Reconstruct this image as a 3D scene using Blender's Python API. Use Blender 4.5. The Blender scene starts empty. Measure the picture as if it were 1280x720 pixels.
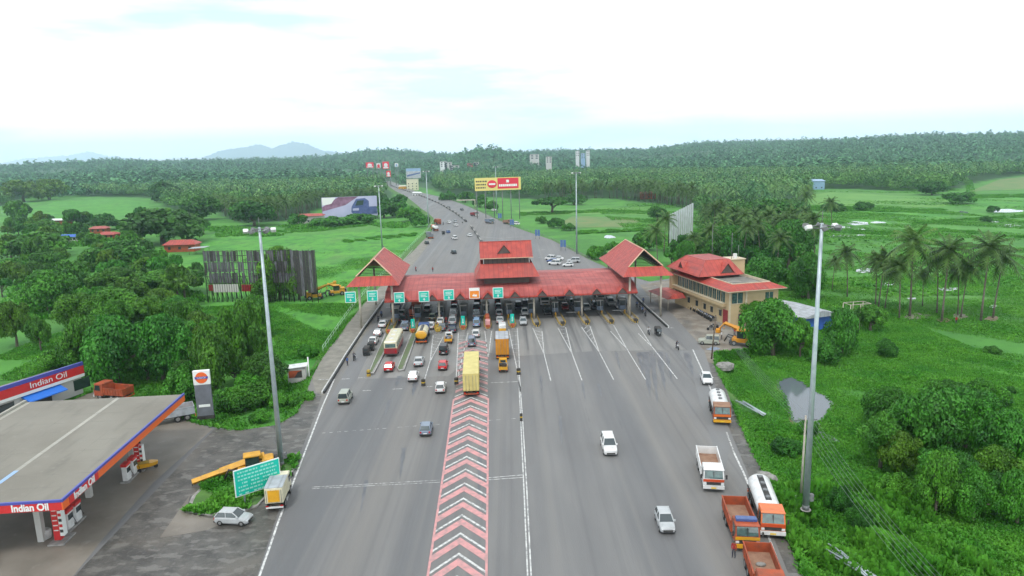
import bpy, bmesh, math, random
import numpy as np
from mathutils import Vector, Matrix
PI = math.pi; R = math.radians
rnd = random.Random(7); nr = np.random.default_rng(11)
scn = bpy.context.scene; COL = scn.collection
# ------------------------------------------------------------------ surveying: the drone camera and ground points seen by it
FPX = 873.; PITCH = R(10.8); ROLL = R(1.5); CAMH = 38.
cr, sr = math.cos(ROLL), math.sin(ROLL); cp, sp = math.cos(PITCH), math.sin(PITCH)
def ray(px, py):
    a = (px-640)/FPX; b = -(py-360)/FPX
    x = a*cr+b*sr; u = -a*sr+b*cr
    return (x, cp+u*sp, -sp+u*cp)
def G(px, py, z=0.):
    d = ray(px, py); t = (z-CAMH)/d[2]; return Vector((d[0]*t, d[1]*t, z))
def at(px, py, Y):
    d = ray(px, py); t = Y/d[1]; return Vector((d[0]*t, Y, CAMH+d[2]*t))
def Pn(x, y, z):
    z = z-CAMH; c = cp*y-sp*z; u = sp*y+cp*z
    a = x/c; b = u/c
    return 640+FPX*(a*cr-b*sr), 360-FPX*(a*sr+b*cr)
ZF = -1.5
# ------------------------------------------------------------------ materials
MATS = {}
def nd(nt, t, **k):
    n = nt.nodes.new(t)
    for a, v in k.items(): setattr(n, a, v)
    return n
def mat(name, c1, c2=None, scale=.5, rough=.6, metal=0., bump=0., stretch=(1,1,1), detail=4, lo=.35, hi=.65, coord='Object', spec=.5, bscale=None, tint=False, trans=0., island=0., extra=None, coat=0.):
    m = bpy.data.materials.new(name); m.use_nodes = True; nt = m.node_tree; L = nt.links
    b = nt.nodes['Principled BSDF']; b.inputs['Roughness'].default_value = rough; b.inputs['Metallic'].default_value = metal
    b.inputs['Specular IOR Level'].default_value = spec
    b.inputs['Coat Weight'].default_value = coat; b.inputs['Coat Roughness'].default_value = .25
    b.inputs['Base Color'].default_value = (*c1, 1)
    tc = nd(nt, 'ShaderNodeTexCoord'); mp = nd(nt, 'ShaderNodeMapping'); mp.inputs['Scale'].default_value = stretch
    L.new(tc.outputs[coord], mp.inputs['Vector']); vec = mp.outputs[0]
    out = None
    if c2 is not None:
        n = nd(nt, 'ShaderNodeTexNoise'); n.inputs['Scale'].default_value = scale; n.inputs['Detail'].default_value = detail
        L.new(vec, n.inputs['Vector'])
        r = nd(nt, 'ShaderNodeMapRange'); r.inputs[1].default_value = lo; r.inputs[2].default_value = hi; L.new(n.outputs[0], r.inputs[0])
        x = nd(nt, 'ShaderNodeMix', data_type='RGBA'); x.inputs[6].default_value = (*c1, 1); x.inputs[7].default_value = (*c2, 1)
        L.new(r.outputs[0], x.inputs[0]); out = x.outputs[2]
    if island:
        g = nd(nt, 'ShaderNodeNewGeometry'); h = nd(nt, 'ShaderNodeHueSaturation')
        r2 = nd(nt, 'ShaderNodeMapRange'); r2.inputs[3].default_value = 1-island; r2.inputs[4].default_value = 1+island
        L.new(g.outputs['Random Per Island'], r2.inputs[0]); L.new(r2.outputs[0], h.inputs['Value'])
        if out: L.new(out, h.inputs['Color'])
        else: h.inputs['Color'].default_value = (*c1, 1)
        out = h.outputs[0]
    if tint:
        oi = nd(nt, 'ShaderNodeObjectInfo'); x = nd(nt, 'ShaderNodeMix', data_type='RGBA', blend_type='MULTIPLY'); x.inputs[0].default_value = 1
        if out: L.new(out, x.inputs[6])
        else: x.inputs[6].default_value = (*c1, 1)
        L.new(oi.outputs['Color'], x.inputs[7]); out = x.outputs[2]
    if extra: out = extra(nt, L, vec, out, b)
    if out: L.new(out, b.inputs['Base Color'])
    if bump:
        n = nd(nt, 'ShaderNodeTexNoise'); n.inputs['Scale'].default_value = bscale or scale*6; n.inputs['Detail'].default_value = 5
        L.new(vec, n.inputs['Vector']); bp = nd(nt, 'ShaderNodeBump'); bp.inputs['Strength'].default_value = min(1, bump); bp.inputs['Distance'].default_value = .1
        L.new(n.outputs[0], bp.inputs['Height']); L.new(bp.outputs[0], b.inputs['Normal'])
    if trans:
        t = nd(nt, 'ShaderNodeBsdfTranslucent'); mx = nd(nt, 'ShaderNodeMixShader'); mx.inputs[0].default_value = trans
        if out: L.new(out, t.inputs[0])
        o = nt.nodes['Material Output']; L.new(b.outputs[0], mx.inputs[1]); L.new(t.outputs[0], mx.inputs[2]); L.new(mx.outputs[0], o.inputs[0])
    MATS[name] = m; return m
def noise_over(col, scale, lo, hi, stretch=(1,1,1), rough=None, amt=1., detail=5):
    """extra colour patches of their own shape (stains, wear, damp)"""
    def f(nt, L, vec, out, b):
        mp = nd(nt, 'ShaderNodeMapping'); mp.inputs['Scale'].default_value = stretch; L.new(vec, mp.inputs['Vector'])
        n = nd(nt, 'ShaderNodeTexNoise'); n.inputs['Scale'].default_value = scale; n.inputs['Detail'].default_value = detail; L.new(mp.outputs[0], n.inputs['Vector'])
        r = nd(nt, 'ShaderNodeMapRange'); r.inputs[1].default_value = lo; r.inputs[2].default_value = hi; r.inputs[4].default_value = amt; L.new(n.outputs[0], r.inputs[0])
        x = nd(nt, 'ShaderNodeMix', data_type='RGBA'); x.inputs[7].default_value = (*col, 1); L.new(out, x.inputs[6]); L.new(r.outputs[0], x.inputs[0])
        if rough is not None:
            q = nd(nt, 'ShaderNodeMapRange'); q.inputs[3].default_value = b.inputs['Roughness'].default_value; q.inputs[4].default_value = rough
            L.new(r.outputs[0], q.inputs[0]); L.new(q.outputs[0], b.inputs['Roughness'])
        return x.outputs[2]
    return f
def chain(*fs):
    def f(nt, L, vec, out, b):
        for g in fs: out = g(nt, L, vec, out, b)
        return out
    return f
def ribs(scale, dark=.8, axis='X'):
    def f(nt, L, vec, out, b):
        w = nd(nt, 'ShaderNodeTexWave', bands_direction=axis); w.inputs['Scale'].default_value = scale; w.inputs['Distortion'].default_value = .3
        L.new(vec, w.inputs['Vector'])
        bp = nd(nt, 'ShaderNodeBump'); bp.inputs['Strength'].default_value = .5; bp.inputs['Distance'].default_value = .05
        L.new(w.outputs['Fac'], bp.inputs['Height']); L.new(bp.outputs[0], b.inputs['Normal'])
        w2 = nd(nt, 'ShaderNodeTexWave', bands_direction=axis); w2.inputs['Scale'].default_value = .28; w2.inputs['Distortion'].default_value = .15; L.new(vec, w2.inputs['Vector'])
        r2 = nd(nt, 'ShaderNodeMapRange'); r2.inputs[1].default_value = .86; r2.inputs[2].default_value = .97; r2.inputs[4].default_value = .38; L.new(w2.outputs['Fac'], r2.inputs[0])
        x2 = nd(nt, 'ShaderNodeMix', data_type='RGBA', blend_type='MULTIPLY'); x2.inputs[7].default_value = (.45,.4,.4,1); L.new(out, x2.inputs[6]); L.new(r2.outputs[0], x2.inputs[0])
        return x2.outputs[2]
    return f
mat('asphalt', (.143,.142,.143), (.19,.186,.181), .32, rough=.72, stretch=(1,.12,1), bump=.25, bscale=9, coord='Object', lo=.3, hi=.7,
    extra=chain(noise_over((.085,.087,.093), .09, .5, .66, (1.2,.22,1), rough=.35, amt=.65), noise_over((.2,.18,.155), .045, .52, .7, (1.6,.35,1), amt=.55), noise_over((.085,.085,.09), .8, .52, .7, (1.5,.045,1), amt=.3), noise_over((.21,.2,.185), .35, .54, .7, (1.3,.05,1), amt=.6), noise_over((.07,.07,.07), 1.1, .7, .8, (1,.5,1), amt=.5)))
mat('wet_asphalt', (.085,.09,.1), (.13,.13,.135), 1.2, rough=.4, stretch=(1,.2,1))
mat('asphalt_far', (.15,.15,.155), (.19,.19,.188), .2, rough=.75, stretch=(1,.1,1))
mat('tarmac_wet', (.055,.052,.048), (.1,.094,.085), .45, rough=.5, bump=.4, bscale=6, lo=.4, hi=.6,
    extra=chain(noise_over((.19,.182,.165), .55, .54, .6, (1,1.6,1), rough=.3, amt=.5, detail=9), noise_over((.12,.11,.1), 2.2, .55, .62, (1,1.4,1), amt=.6, detail=8), noise_over((.15,.13,.105), .12, .5, .7, amt=.5)))
mat('concrete', (.165,.145,.12), (.22,.195,.165), .25, rough=.55, bump=.15, extra=chain(noise_over((.11,.095,.08), .16, .52, .75, (1,.6,1), rough=.35, amt=.7), noise_over((.3,.28,.25), .8, .6, .75, amt=.4)))
mat('concrete_apron', (.185,.182,.175), (.235,.228,.215), .3, rough=.7, stretch=(1,.2,1), bump=.15,
    extra=chain(noise_over((.085,.085,.088), .5, .5, .68, (1.6,.1,1), rough=.45, amt=.75), noise_over((.3,.29,.26), .22, .6, .72, amt=.5)))
mat('footpath', (.18,.17,.145), (.25,.235,.2), .5, rough=.85, bump=.3, extra=noise_over((.15,.14,.12), .9, .58, .7, amt=.6))
mat('dirt', (.17,.14,.11), (.26,.235,.2), .3, rough=.9, bump=.5, extra=chain(noise_over((.1,.095,.09), .25, .5, .66, (1,.4,1), amt=.7, rough=.5), noise_over((.33,.31,.28), .6, .62, .72, amt=.6)))
mat('red_earth', (.2,.085,.045), (.27,.15,.09), 1., rough=.9, bump=.5)
mat('verge', (.05,.13,.025), (.09,.2,.035), .5, rough=.9, bump=.6, extra=noise_over((.16,.14,.09), .35, .62, .75, amt=.7))
mat('white_paint', (.62,.62,.6), (.27,.27,.27), 2.2, rough=.6, lo=.44, hi=.64)
mat('worn_paint', (.5,.5,.48), (.2,.2,.2), 3., rough=.7, lo=.42, hi=.58)
mat('pink_paint', (.6,.28,.275), (.36,.23,.225), 1.4, rough=.65, lo=.42, hi=.7)
mat('pink_worn', (.52,.25,.245), (.27,.21,.205), 1.5, rough=.65, lo=.45, hi=.65)
mat('field_bright', (.045,.23,.018), (.09,.31,.025), .06, rough=.9, bump=.4, bscale=1.2, extra=chain(noise_over((.03,.14,.018), .35, .48, .66, (1,.5,1), amt=.8), noise_over((.025,.12,.015), 1.6, .55, .7, amt=.5), noise_over((.1,.22,.045), .06, .55, .72, (1,.5,1), amt=.6)))
mat('field_pale', (.075,.23,.035), (.13,.29,.05), .05, rough=.9, bump=.3, bscale=1)
mat('field_brown', (.17,.2,.07), (.09,.2,.05), .08, rough=.9)
mat('water', (.2,.23,.25), None, rough=.06, spec=.8)
mat('pond', (.12,.14,.16), None, .3, rough=.08, spec=.5)
mat('mud', (.2,.13,.09), (.13,.11,.06), .6, rough=.8)
def paint(n, c, rough=.3, metal=0.): return mat(n, c, tuple(v*.8 for v in c), 1.2, rough=rough, metal=metal, coat=.35, lo=.3, hi=.8, extra=noise_over(tuple(v*.4+.05 for v in c), .9, .52, .78, (1,1,1.5), rough=.7, amt=.55, detail=8))
for n, c in dict(p_white=(.75,.75,.74), p_silver=(.47,.49,.5), p_grey=(.2,.22,.24), p_blue=(.05,.1,.28), p_bluegrey=(.2,.25,.33), p_black=(.02,.022,.025), p_red=(.62,.02,.025), p_maroon=(.28,.02,.03),
                 p_green=(.16,.2,.06), p_beige=(.38,.4,.33), p_yellow=(.75,.38,.02), p_orange=(.7,.15,.02), p_redorange=(.6,.075,.02), p_cream=(.72,.67,.48), p_navy=(.03,.045,.09), p_sky=(.25,.4,.6)).items(): paint(n, c)
mat('crane_yellow', (.68,.34,.02), (.5,.25,.02), 1.2, rough=.55, extra=noise_over((.25,.15,.05), 1.5, .58, .76, amt=.5))
mat('yellow_box', (.62,.53,.2), (.53,.45,.16), .8, rough=.55, extra=noise_over((.3,.24,.1), 1.6, .62, .8, (1,1,.3), amt=.6))
mat('orange_box', (.62,.26,.01), (.5,.2,.01), .8, rough=.55, extra=noise_over((.25,.1,.02), 1.6, .62, .8, (1,1,.3), amt=.6))
mat('rust_orange', (.4,.075,.025), (.24,.06,.028), 1.2, rough=.6)
mat('bin_brown', (.24,.13,.085), (.33,.2,.13), 1.2, rough=.9, bump=.3)
mat('glass', (.03,.045,.05), None, rough=.05, spec=1.)
mat('glass_teal', (.08,.16,.15), (.04,.07,.07), 2, rough=.07, spec=1.)
mat('tyre', (.018,.018,.018), None, rough=.85)
mat('rim', (.3,.3,.3), None, rough=.35, metal=.6)
mat('dark', (.025,.025,.027), (.05,.045,.04), 2, rough=.7)
mat('chassis', (.05,.045,.04), (.1,.07,.05), 2, rough=.7)
mat('lamp_clear', (.7,.72,.72), None, rough=.1)
mat('lamp_red', (.45,.01,.01), None, rough=.2)
mat('lamp_amber', (.8,.25,.01), None, rough=.2)
mat('plate_yellow', (.75,.5,.03), None); mat('plate_white', (.8,.8,.8), None)
mat('galvanised', (.44,.5,.53), (.36,.42,.45), 2, rough=.45, metal=.4)
mat('steel_grey', (.2,.21,.22), (.12,.12,.12), 3, rough=.6)
mat('roof_red', (.46,.065,.045), (.34,.045,.035), .7, rough=.5, extra=chain(ribs(2.2), noise_over((.2,.045,.04), .55, .52, .74, (1.8,.2,.2), amt=.7), noise_over((.6,.24,.22), .7, .66, .8, amt=.4)))
mat('roof_red_side', (.46,.065,.045), (.34,.045,.035), .7, rough=.5, extra=chain(ribs(2.2, axis='Y'), noise_over((.2,.045,.04), .55, .52, .74, (.3,1.6,.3), amt=.6)))
mat('roof_red_faded', (.45,.105,.09), (.31,.06,.055), .4, rough=.6, extra=chain(ribs(2.2), noise_over((.2,.05,.05), .3, .5, .72, (.35,1.8,1), amt=.75), noise_over((.25,.08,.07), 1.3, .58, .75, (1.5,.3,1), amt=.5), noise_over((.62,.25,.24), .25, .58, .75, (.3,1.5,1), amt=.45)))
mat('roof_trim', (.62,.42,.3), (.5,.3,.2), 2)
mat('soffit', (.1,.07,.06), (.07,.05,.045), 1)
mat('cream_wall', (.52,.4,.23), (.46,.35,.2), .5, rough=.85, extra=noise_over((.28,.22,.14), .8, .6, .8, (1,1,.25), amt=.6))
mat('cream_trim', (.6,.52,.38), (.5,.43,.3), 1, rough=.8)
mat('roof_concrete', (.16,.15,.135), (.25,.23,.2), .4, rough=.9, extra=noise_over((.08,.08,.07), .5, .5, .7, amt=.7))
mat('white_wall', (.5,.49,.47), (.5,.49,.46), .6, rough=.8)
mat('col_cream', (.5,.46,.38), (.38,.34,.28), 1, rough=.8)
mat('kerb_black', (.03,.03,.03), None); mat('kerb_white', (.6,.6,.58), (.4,.4,.39), 2)
mat('kerb_stone', (.33,.32,.3), (.22,.21,.2), 1.5, rough=.9)
mat('island_soil', (.13,.14,.09), (.1,.15,.06), .8, rough=.9, bump=.5)
mat('hazard_yellow', (.5,.33,.03), (.28,.19,.04), 2, rough=.6)
mat('sign_teal', (.0,.52,.4), (.0,.44,.33), .8, rough=.45)
mat('sign_text', (.3,.68,.58), None, rough=.5)
mat('totem_grey', (.17,.18,.21), (.13,.14,.16), 1, rough=.4)
mat('sign_white', (.78,.8,.78), None, rough=.5)
mat('sign_orange', (.8,.24,.02), None, rough=.5)
mat('sign_blue', (.05,.13,.35), (.1,.16,.3), 1.)
mat('oil_red', (.62,.03,.035), (.55,.03,.03), 1, rough=.4); mat('oil_orange', (.78,.14,.03), None, rough=.4); mat('oil_blue', (.07,.08,.36), None, rough=.4)
mat('deck_grey', (.19,.175,.145), (.235,.22,.185), .12, rough=.8, extra=chain(noise_over((.14,.13,.11), .3, .52, .72, (1.5,.3,1), amt=.7), noise_over((.28,.265,.23), 1.5, .62, .72, amt=.3)))
mat('deck_stripe', (.38,.36,.31), (.3,.29,.25), 1); mat('sky_panel', (.28,.42,.66), None)
mat('awning_blue', (.02,.16,.62), None, rough=.5)
mat('tin', (.45,.48,.52), (.32,.34,.36), .8, rough=.5, extra=ribs(3)); mat('tarp_blue', (.03,.13,.5), (.03,.09,.35), 1)
mat('tin_rust', (.07,.07,.08), (.17,.17,.19), .8, rough=.7, stretch=(3,3,.6), extra=chain(noise_over((.04,.035,.04), 1., .5, .62, (2,2,.5), amt=.9), noise_over((.3,.12,.08), .6, .64, .72, amt=.6)))
mat('panel_silver', (.62,.64,.68), (.45,.45,.46), 1.5, rough=.4, stretch=(1,1,.2))
mat('skin', (.2,.1,.06), None); mat('cloth_dark', (.03,.035,.06), (.05,.05,.06), 4, rough=.9); mat('cloth_red', (.35,.03,.03), None, rough=.9); mat('cloth_white', (.6,.6,.6), None, rough=.9); mat('cloth_blue', (.06,.12,.3), None, rough=.9)
mat('rubble', (.3,.29,.27), (.17,.165,.15), 1.5, rough=.9, bump=.5)
mat('wood', (.09,.065,.045), (.16,.12,.09), 2, rough=.9)
mat('bark', (.11,.09,.07), (.18,.15,.12), 3, rough=.95, bump=.5)
mat('bark_palm', (.2,.17,.14), (.12,.1,.08), 3, rough=.95)
mat('leaf', (.095,.255,.03), (.026,.095,.012), .9, rough=.55, tint=True, trans=.2, island=.4, spec=.3, lo=.35, hi=.65)  # darker second green paints deeper shadow into the foliage colour
mat('leaf_palm', (.12,.23,.045), (.06,.15,.028), .6, rough=.5, trans=.22, island=.3, spec=.35, tint=True)
mat('leaf_broad', (.11,.25,.055), (.05,.15,.035), .04, rough=.7, trans=.15, island=.5, spec=.2, lo=.42, hi=.58)
mat('leaf_forest', (.15,.28,.09), (.07,.19,.07), .05, rough=.7, trans=.15, island=.6, spec=.2, lo=.42, hi=.58)
mat('leaf_far', (.1,.24,.1), (.055,.16,.075), .02, rough=.8, island=.6, spec=.1)
mat('grass_blade', (.06,.24,.02), (.11,.32,.03), .12, rough=.6, trans=.25, island=.3, spec=.25)
mat('weed_leaf', (.06,.25,.022), (.11,.33,.03), .2, rough=.55, trans=.25, island=.35, spec=.3)
mat('mountain', (.05,.09,.08), (.1,.12,.07), .001, rough=1)
# ------------------------------------------------------------------ mesh builder
class MB:
    def __init__(s): s.v = []; s.f = []; s.m = []; s.sm = []
    def add(s, vs, fs, m, smooth=False):
        o = len(s.v); s.v += [tuple(v) for v in vs]
        for f in fs: s.f.append(tuple(o+i for i in f)); s.m.append(m); s.sm.append(smooth)
        return s
    def box(s, x0, x1, y0, y1, z0, z1, m, ti=0., tx=0., ty=0.):
        """ti: inset of the top; tx/ty inset per axis"""
        a, b = ti+tx, ti+ty
        vs = [(x0,y0,z0),(x1,y0,z0),(x1,y1,z0),(x0,y1,z0),(x0+a,y0+b,z1),(x1-a,y0+b,z1),(x1-a,y1-b,z1),(x0+a,y1-b,z1)]
        return s.add(vs, [(3,2,1,0),(4,5,6,7),(0,1,5,4),(1,2,6,5),(2,3,7,6),(3,0,4,7)], m)
    def bevbox(s, x0, x1, y0, y1, z0, z1, m, b=.05):
        def ring(z, i):
            c = b
            return [(x0+i+c,y0+i,z),(x1-i-c,y0+i,z),(x1-i,y0+i+c,z),(x1-i,y1-i-c,z),(x1-i-c,y1-i,z),(x0+i+c,y1-i,z),(x0+i,y1-i-c,z),(x0+i,y0+i+c,z)]
        rs = [ring(z0, b*.5), ring(z0+b, 0), ring(z1-b, 0), ring(z1, b*.8)]
        return s.loft(rs, m)
    def quad(s, a, b, c, d, m): return s.add([a,b,c,d], [(0,1,2,3)], m)
    def poly(s, pts, m): return s.add(pts, [tuple(range(len(pts)))], m)
    def prism(s, pts, dz, m):
        """pts 3D polygon extruded by vector or dz"""
        d = Vector((0,0,dz)) if not hasattr(dz, '__len__') else Vector(dz)
        n = len(pts); P = [Vector(p) for p in pts]; Q = [p+d for p in P]
        return s.add(P+Q, [tuple(range(n))[::-1], tuple(range(n,2*n))]+[(i,(i+1)%n,n+(i+1)%n,n+i) for i in range(n)], m)
    def loft(s, rings, m, cap=True, smooth=False, close=True):
        n = len(rings[0]); vs = [p for r in rings for p in r]; fs = []
        for k in range(len(rings)-1):
            for i in range(n if close else n-1):
                j = (i+1)%n; fs.append((k*n+i, k*n+j, (k+1)*n+j, (k+1)*n+i))
        if cap: fs.append(tuple(range(n))[::-1]); fs.append(tuple((len(rings)-1)*n+i for i in range(n)))
        return s.add(vs, fs, m, smooth)
    def tube(s, pts, rad, m, n=8, smooth=True, cap=True):
        P = [Vector(p) for p in pts]; rs = rad if hasattr(rad, '__len__') else [rad]*len(P); rings = []
        for i, p in enumerate(P):
            t = (P[min(i+1,len(P)-1)]-P[max(i-1,0)]).normalized()
            u = t.cross(Vector((0,0,1)) if abs(t.z) < .95 else Vector((0,1,0))).normalized(); w = t.cross(u)
            rings.append([p+(u*math.cos(2*PI*k/n)+w*math.sin(2*PI*k/n))*rs[i] for k in range(n)])
        return s.loft(rings, m, cap, smooth)
    def ell(s, c, r, m, n=10, k=6, z0=-1., z1=1.):
        rings = []
        for j in range(k+1):
            t = math.asin(max(-1, min(1, z0)))+(math.asin(z1)-math.asin(z0))*j/k; q = max(math.cos(t), .01)
            rings.append([(c[0]+r[0]*q*math.cos(2*PI*i/n), c[1]+r[1]*q*math.sin(2*PI*i/n), c[2]+r[2]*math.sin(t)) for i in range(n)])
        return s.loft(rings, m, True, True)
    def build(s, name, parent=None, loc=None, rz=0.):
        me = bpy.data.meshes.new(name); me.from_pydata(s.v, [], s.f)
        ks = list(dict.fromkeys(s.m)); 
        for k in ks: me.materials.append(MATS[k])
        me.polygons.foreach_set('material_index', [ks.index(k) for k in s.m]); me.polygons.foreach_set('use_smooth', s.sm)
        bm = bmesh.new(); bm.from_mesh(me); bmesh.ops.recalc_face_normals(bm, faces=bm.faces); bm.to_mesh(me); bm.free()
        o = bpy.data.objects.new(name, me); COL.objects.link(o)
        if parent: o.parent = parent
        if loc is not None: o.location = loc
        o.rotation_euler.z = rz
        return o
def npmesh(name, V, F, m, parent=None, smooth=False):
    me = bpy.data.meshes.new(name); V = np.asarray(V, np.float32); F = np.asarray(F, np.int32); k = F.shape[1]
    me.vertices.add(len(V)); me.vertices.foreach_set('co', V.ravel()); me.loops.add(F.size); me.loops.foreach_set('vertex_index', F.ravel())
    me.polygons.add(len(F)); me.polygons.foreach_set('loop_start', np.arange(0, F.size, k, dtype=np.int32)); me.polygons.foreach_set('loop_total', np.full(len(F), k, np.int32))
    me.update(calc_edges=True); me.materials.append(MATS[m])
    if smooth: me.polygons.foreach_set('use_smooth', [True]*len(F))
    o = bpy.data.objects.new(name, me); COL.objects.link(o)
    if parent: o.parent = parent
    return o
def tag(o, label, cat, group=None):
    o['label'] = label; o['category'] = cat
    if group: o['group'] = group
    return o
def empty(name, label=None, cat=None, loc=(0,0,0), rz=0., group=None):
    o = bpy.data.objects.new(name, None); COL.objects.link(o); o.location = loc; o.rotation_euler.z = rz; o.empty_display_size = .3
    if label: tag(o, label, cat, group)
    return o
def struct(o): o['kind'] = 'structure'; return o
def stuff(o, label=None, cat=None):
    o['kind'] = 'stuff'
    if label: tag(o, label, cat)
    return o
KIDS = {}
def kids(o):
    return [c for c in bpy.data.objects if c.parent == o]
def copy_tree(o, parent=None):
    if o.name not in KIDS:
        def rec(x): return [x, [rec(c) for c in kids(x)]]
        KIDS[o.name] = rec(o)
    def cp_(t, par):
        c = t[0].copy(); COL.objects.link(c); c.parent = par
        for q in t[1]: cp_(q, c)
        return c
    return cp_(KIDS[o.name], parent)
USED = set()
def place(proto, loc, rz=0., label=None, cat=None, group=None, scale=None):
    if proto.name in USED: o = copy_tree(proto)
    else:
        if proto.name not in KIDS:
            def rec(x): return [x, [rec(c) for c in kids(x)]]
            KIDS[proto.name] = rec(proto)
        USED.add(proto.name); o = proto
    o.location = loc; o.rotation_euler.z = rz
    if scale is not None: o.scale = scale if hasattr(scale, '__len__') else (scale,)*3
    if 'group' in o and not group: del o['group']
    if label: tag(o, label, cat, group)
    return o
def sheet(name, pts, m, z=None):
    """flat ground sheet from a closed outline, triangulated"""
    from mathutils.geometry import tessellate_polygon
    P = [Vector((p[0], p[1], p[2] if z is None else z)) for p in pts]
    tr = tessellate_polygon([P]); mb = MB(); mb.add(P, [tuple(t) for t in tr], m)
    o = mb.build(name)
    me = o.data
    if sum(p.normal.z*p.area for p in me.polygons) < 0: me.flip_normals()
    return struct(o)
def ribbon(mb, pts, w, z, m):
    P = [Vector((p[0], p[1], z)) for p in pts]; L_, R_ = [], []
    for i, p in enumerate(P):
        t = (P[min(i+1,len(P)-1)]-P[max(i-1,0)]); t.z = 0; t.normalize(); n = Vector((-t.y, t.x, 0))*w/2
        L_.append(p+n); R_.append(p-n)
    n = len(P)
    mb.add(L_+R_, [(i, n+i, n+i+1, i+1) for i in range(n-1)], m)
def kerb(mb, pts, w, z0, z1, m, m2=None, seg=2.):
    """raised band along a path; alternate colours when m2"""
    P = [Vector((p[0], p[1], 0)) for p in pts]; k = 0
    for a, b in zip(P, P[1:]):
        L_ = (b-a).length; n = max(1, int(L_/seg)) if m2 else 1; t = (b-a)/L_; s_ = Vector((-t.y, t.x, 0))*w/2
        for i in range(n):
            p = a+t*L_*i/n; q = a+t*L_*(i+1)/n; mm = m if (k%2 == 0 or not m2) else m2; k += 1
            vs = [p-s_, p+s_, q+s_, q-s_]
            mb.add([Vector((v.x,v.y,z0)) for v in vs]+[Vector((v.x,v.y,z1)) for v in vs], [(4,5,6,7),(0,1,5,4),(1,2,6,5),(2,3,7,6),(3,0,4,7)], mm)
def text_mesh(name, body, size, m, parent, loc, rot, ext=.02, bold=0., align='CENTER', sx=1.):
    c = bpy.data.curves.new(name, 'FONT'); c.body = body; c.size = size; c.extrude = ext; c.offset = bold; c.align_x = align; c.align_y = 'CENTER'
    t = bpy.data.objects.new(name+'_c', c); COL.objects.link(t); bpy.context.view_layer.update()
    me = bpy.data.meshes.new_from_object(t.evaluated_get(bpy.context.evaluated_depsgraph_get())); bpy.data.objects.remove(t)
    me.materials.clear(); me.materials.append(MATS[m])
    o = bpy.data.objects.new(name, me); COL.objects.link(o); o.parent = parent; o.location = loc; o.rotation_euler = rot; o.scale = (sx,1,1); return o
SKYW, EXPO, HAZE = 1.0, 0.42, 1.45e-4
# ------------------------------------------------------------------ camera, light, air
cam = bpy.data.cameras.new('camera'); camo = bpy.data.objects.new('camera', cam); COL.objects.link(camo); scn.camera = camo
cam.sensor_width = 36; cam.lens = 36*FPX/1280; cam.clip_start = .5; cam.clip_end = 60000
M = Matrix(((1,0,0),(0,sp,-cp),(0,cp,sp)))   # columns: right, up, back
M = Matrix(((1,0,0),(0,sp,-cp),(0,cp,sp)))
right = Vector((1,0,0)); up = Vector((0,sp,cp)); fw = Vector((0,cp,-sp))
# image x axis and y axis after the roll
X_ = right*cr-up*sr; Y_ = right*sr+up*cr
mw = Matrix((( X_.x,Y_.x,-fw.x,0),(X_.y,Y_.y,-fw.y,0),(X_.z,Y_.z,-fw.z,CAMH),(0,0,0,1)))
camo.matrix_world = mw
w = bpy.data.worlds.new('World'); scn.world = w; w.use_nodes = True; nt = w.node_tree; L = nt.links
for n in list(nt.nodes): nt.nodes.remove(n)
out = nd(nt, 'ShaderNodeOutputWorld'); bg = nd(nt, 'ShaderNodeBackground'); bg2 = nd(nt, 'ShaderNodeBackground'); mixs = nd(nt, 'ShaderNodeMixShader')
SUN_EL, SUN_AZ = R(58), R(200)
sky = nd(nt, 'ShaderNodeTexSky', sky_type='NISHITA'); sky.sun_disc = False; sky.sun_elevation = SUN_EL; sky.sun_rotation = SUN_AZ; sky.air_density = 1; sky.dust_density = 2
L.new(sky.outputs[0], bg.inputs[0]); bg.inputs[1].default_value = .12
tc = nd(nt, 'ShaderNodeTexCoord'); mp = nd(nt, 'ShaderNodeMapping'); mp.inputs['Scale'].default_value = (1.6,1.6,9); mp.inputs['Location'].default_value = (.35,.1,.55)
no = nd(nt, 'ShaderNodeTexNoise'); no.inputs['Scale'].default_value = 1.7; no.inputs['Detail'].default_value = 5; no.inputs['Roughness'].default_value = .5
L.new(tc.outputs['Generated'], mp.inputs[0]); L.new(mp.outputs[0], no.inputs[0])
mr = nd(nt, 'ShaderNodeMapRange'); mr.inputs[1].default_value = .34; mr.inputs[2].default_value = .52; mr.inputs[3].default_value = 0; mr.inputs[4].default_value = 1.; L.new(no.outputs[0], mr.inputs[0])
cmx = nd(nt, 'ShaderNodeMix', data_type='RGBA'); cmx.inputs[6].default_value = (.5,.68,.76,1); cmx.inputs[7].default_value = (1.02,1.03,1.04,1); L.new(mr.outputs[0], cmx.inputs[0])
sx = nd(nt, 'ShaderNodeSeparateXYZ'); L.new(tc.outputs['Generated'], sx.inputs[0])
hr = nd(nt, 'ShaderNodeMapRange'); hr.inputs[1].default_value = .0; hr.inputs[2].default_value = .3; hr.inputs[3].default_value = 2.1; hr.inputs[4].default_value = 1.; hr.interpolation_type = 'SMOOTHSTEP'; L.new(sx.outputs[2], hr.inputs[0])
L.new(cmx.outputs[2], bg2.inputs[0])
sm_ = nd(nt, 'ShaderNodeMath', operation='MULTIPLY'); sm_.inputs[1].default_value = SKYW; L.new(hr.outputs[0], sm_.inputs[0]); L.new(sm_.outputs[0], bg2.inputs[1]); 
mixs.inputs[0].default_value = .9
L.new(bg.outputs[0], mixs.inputs[1]); L.new(bg2.outputs[0], mixs.inputs[2]); L.new(mixs.outputs[0], out.inputs[0])
sl = bpy.data.lights.new('sun', 'SUN'); sl.energy = 1.5; sl.angle = R(11); sl.color = (1,.97,.92); so = bpy.data.objects.new('sun', sl); COL.objects.link(so)
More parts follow.
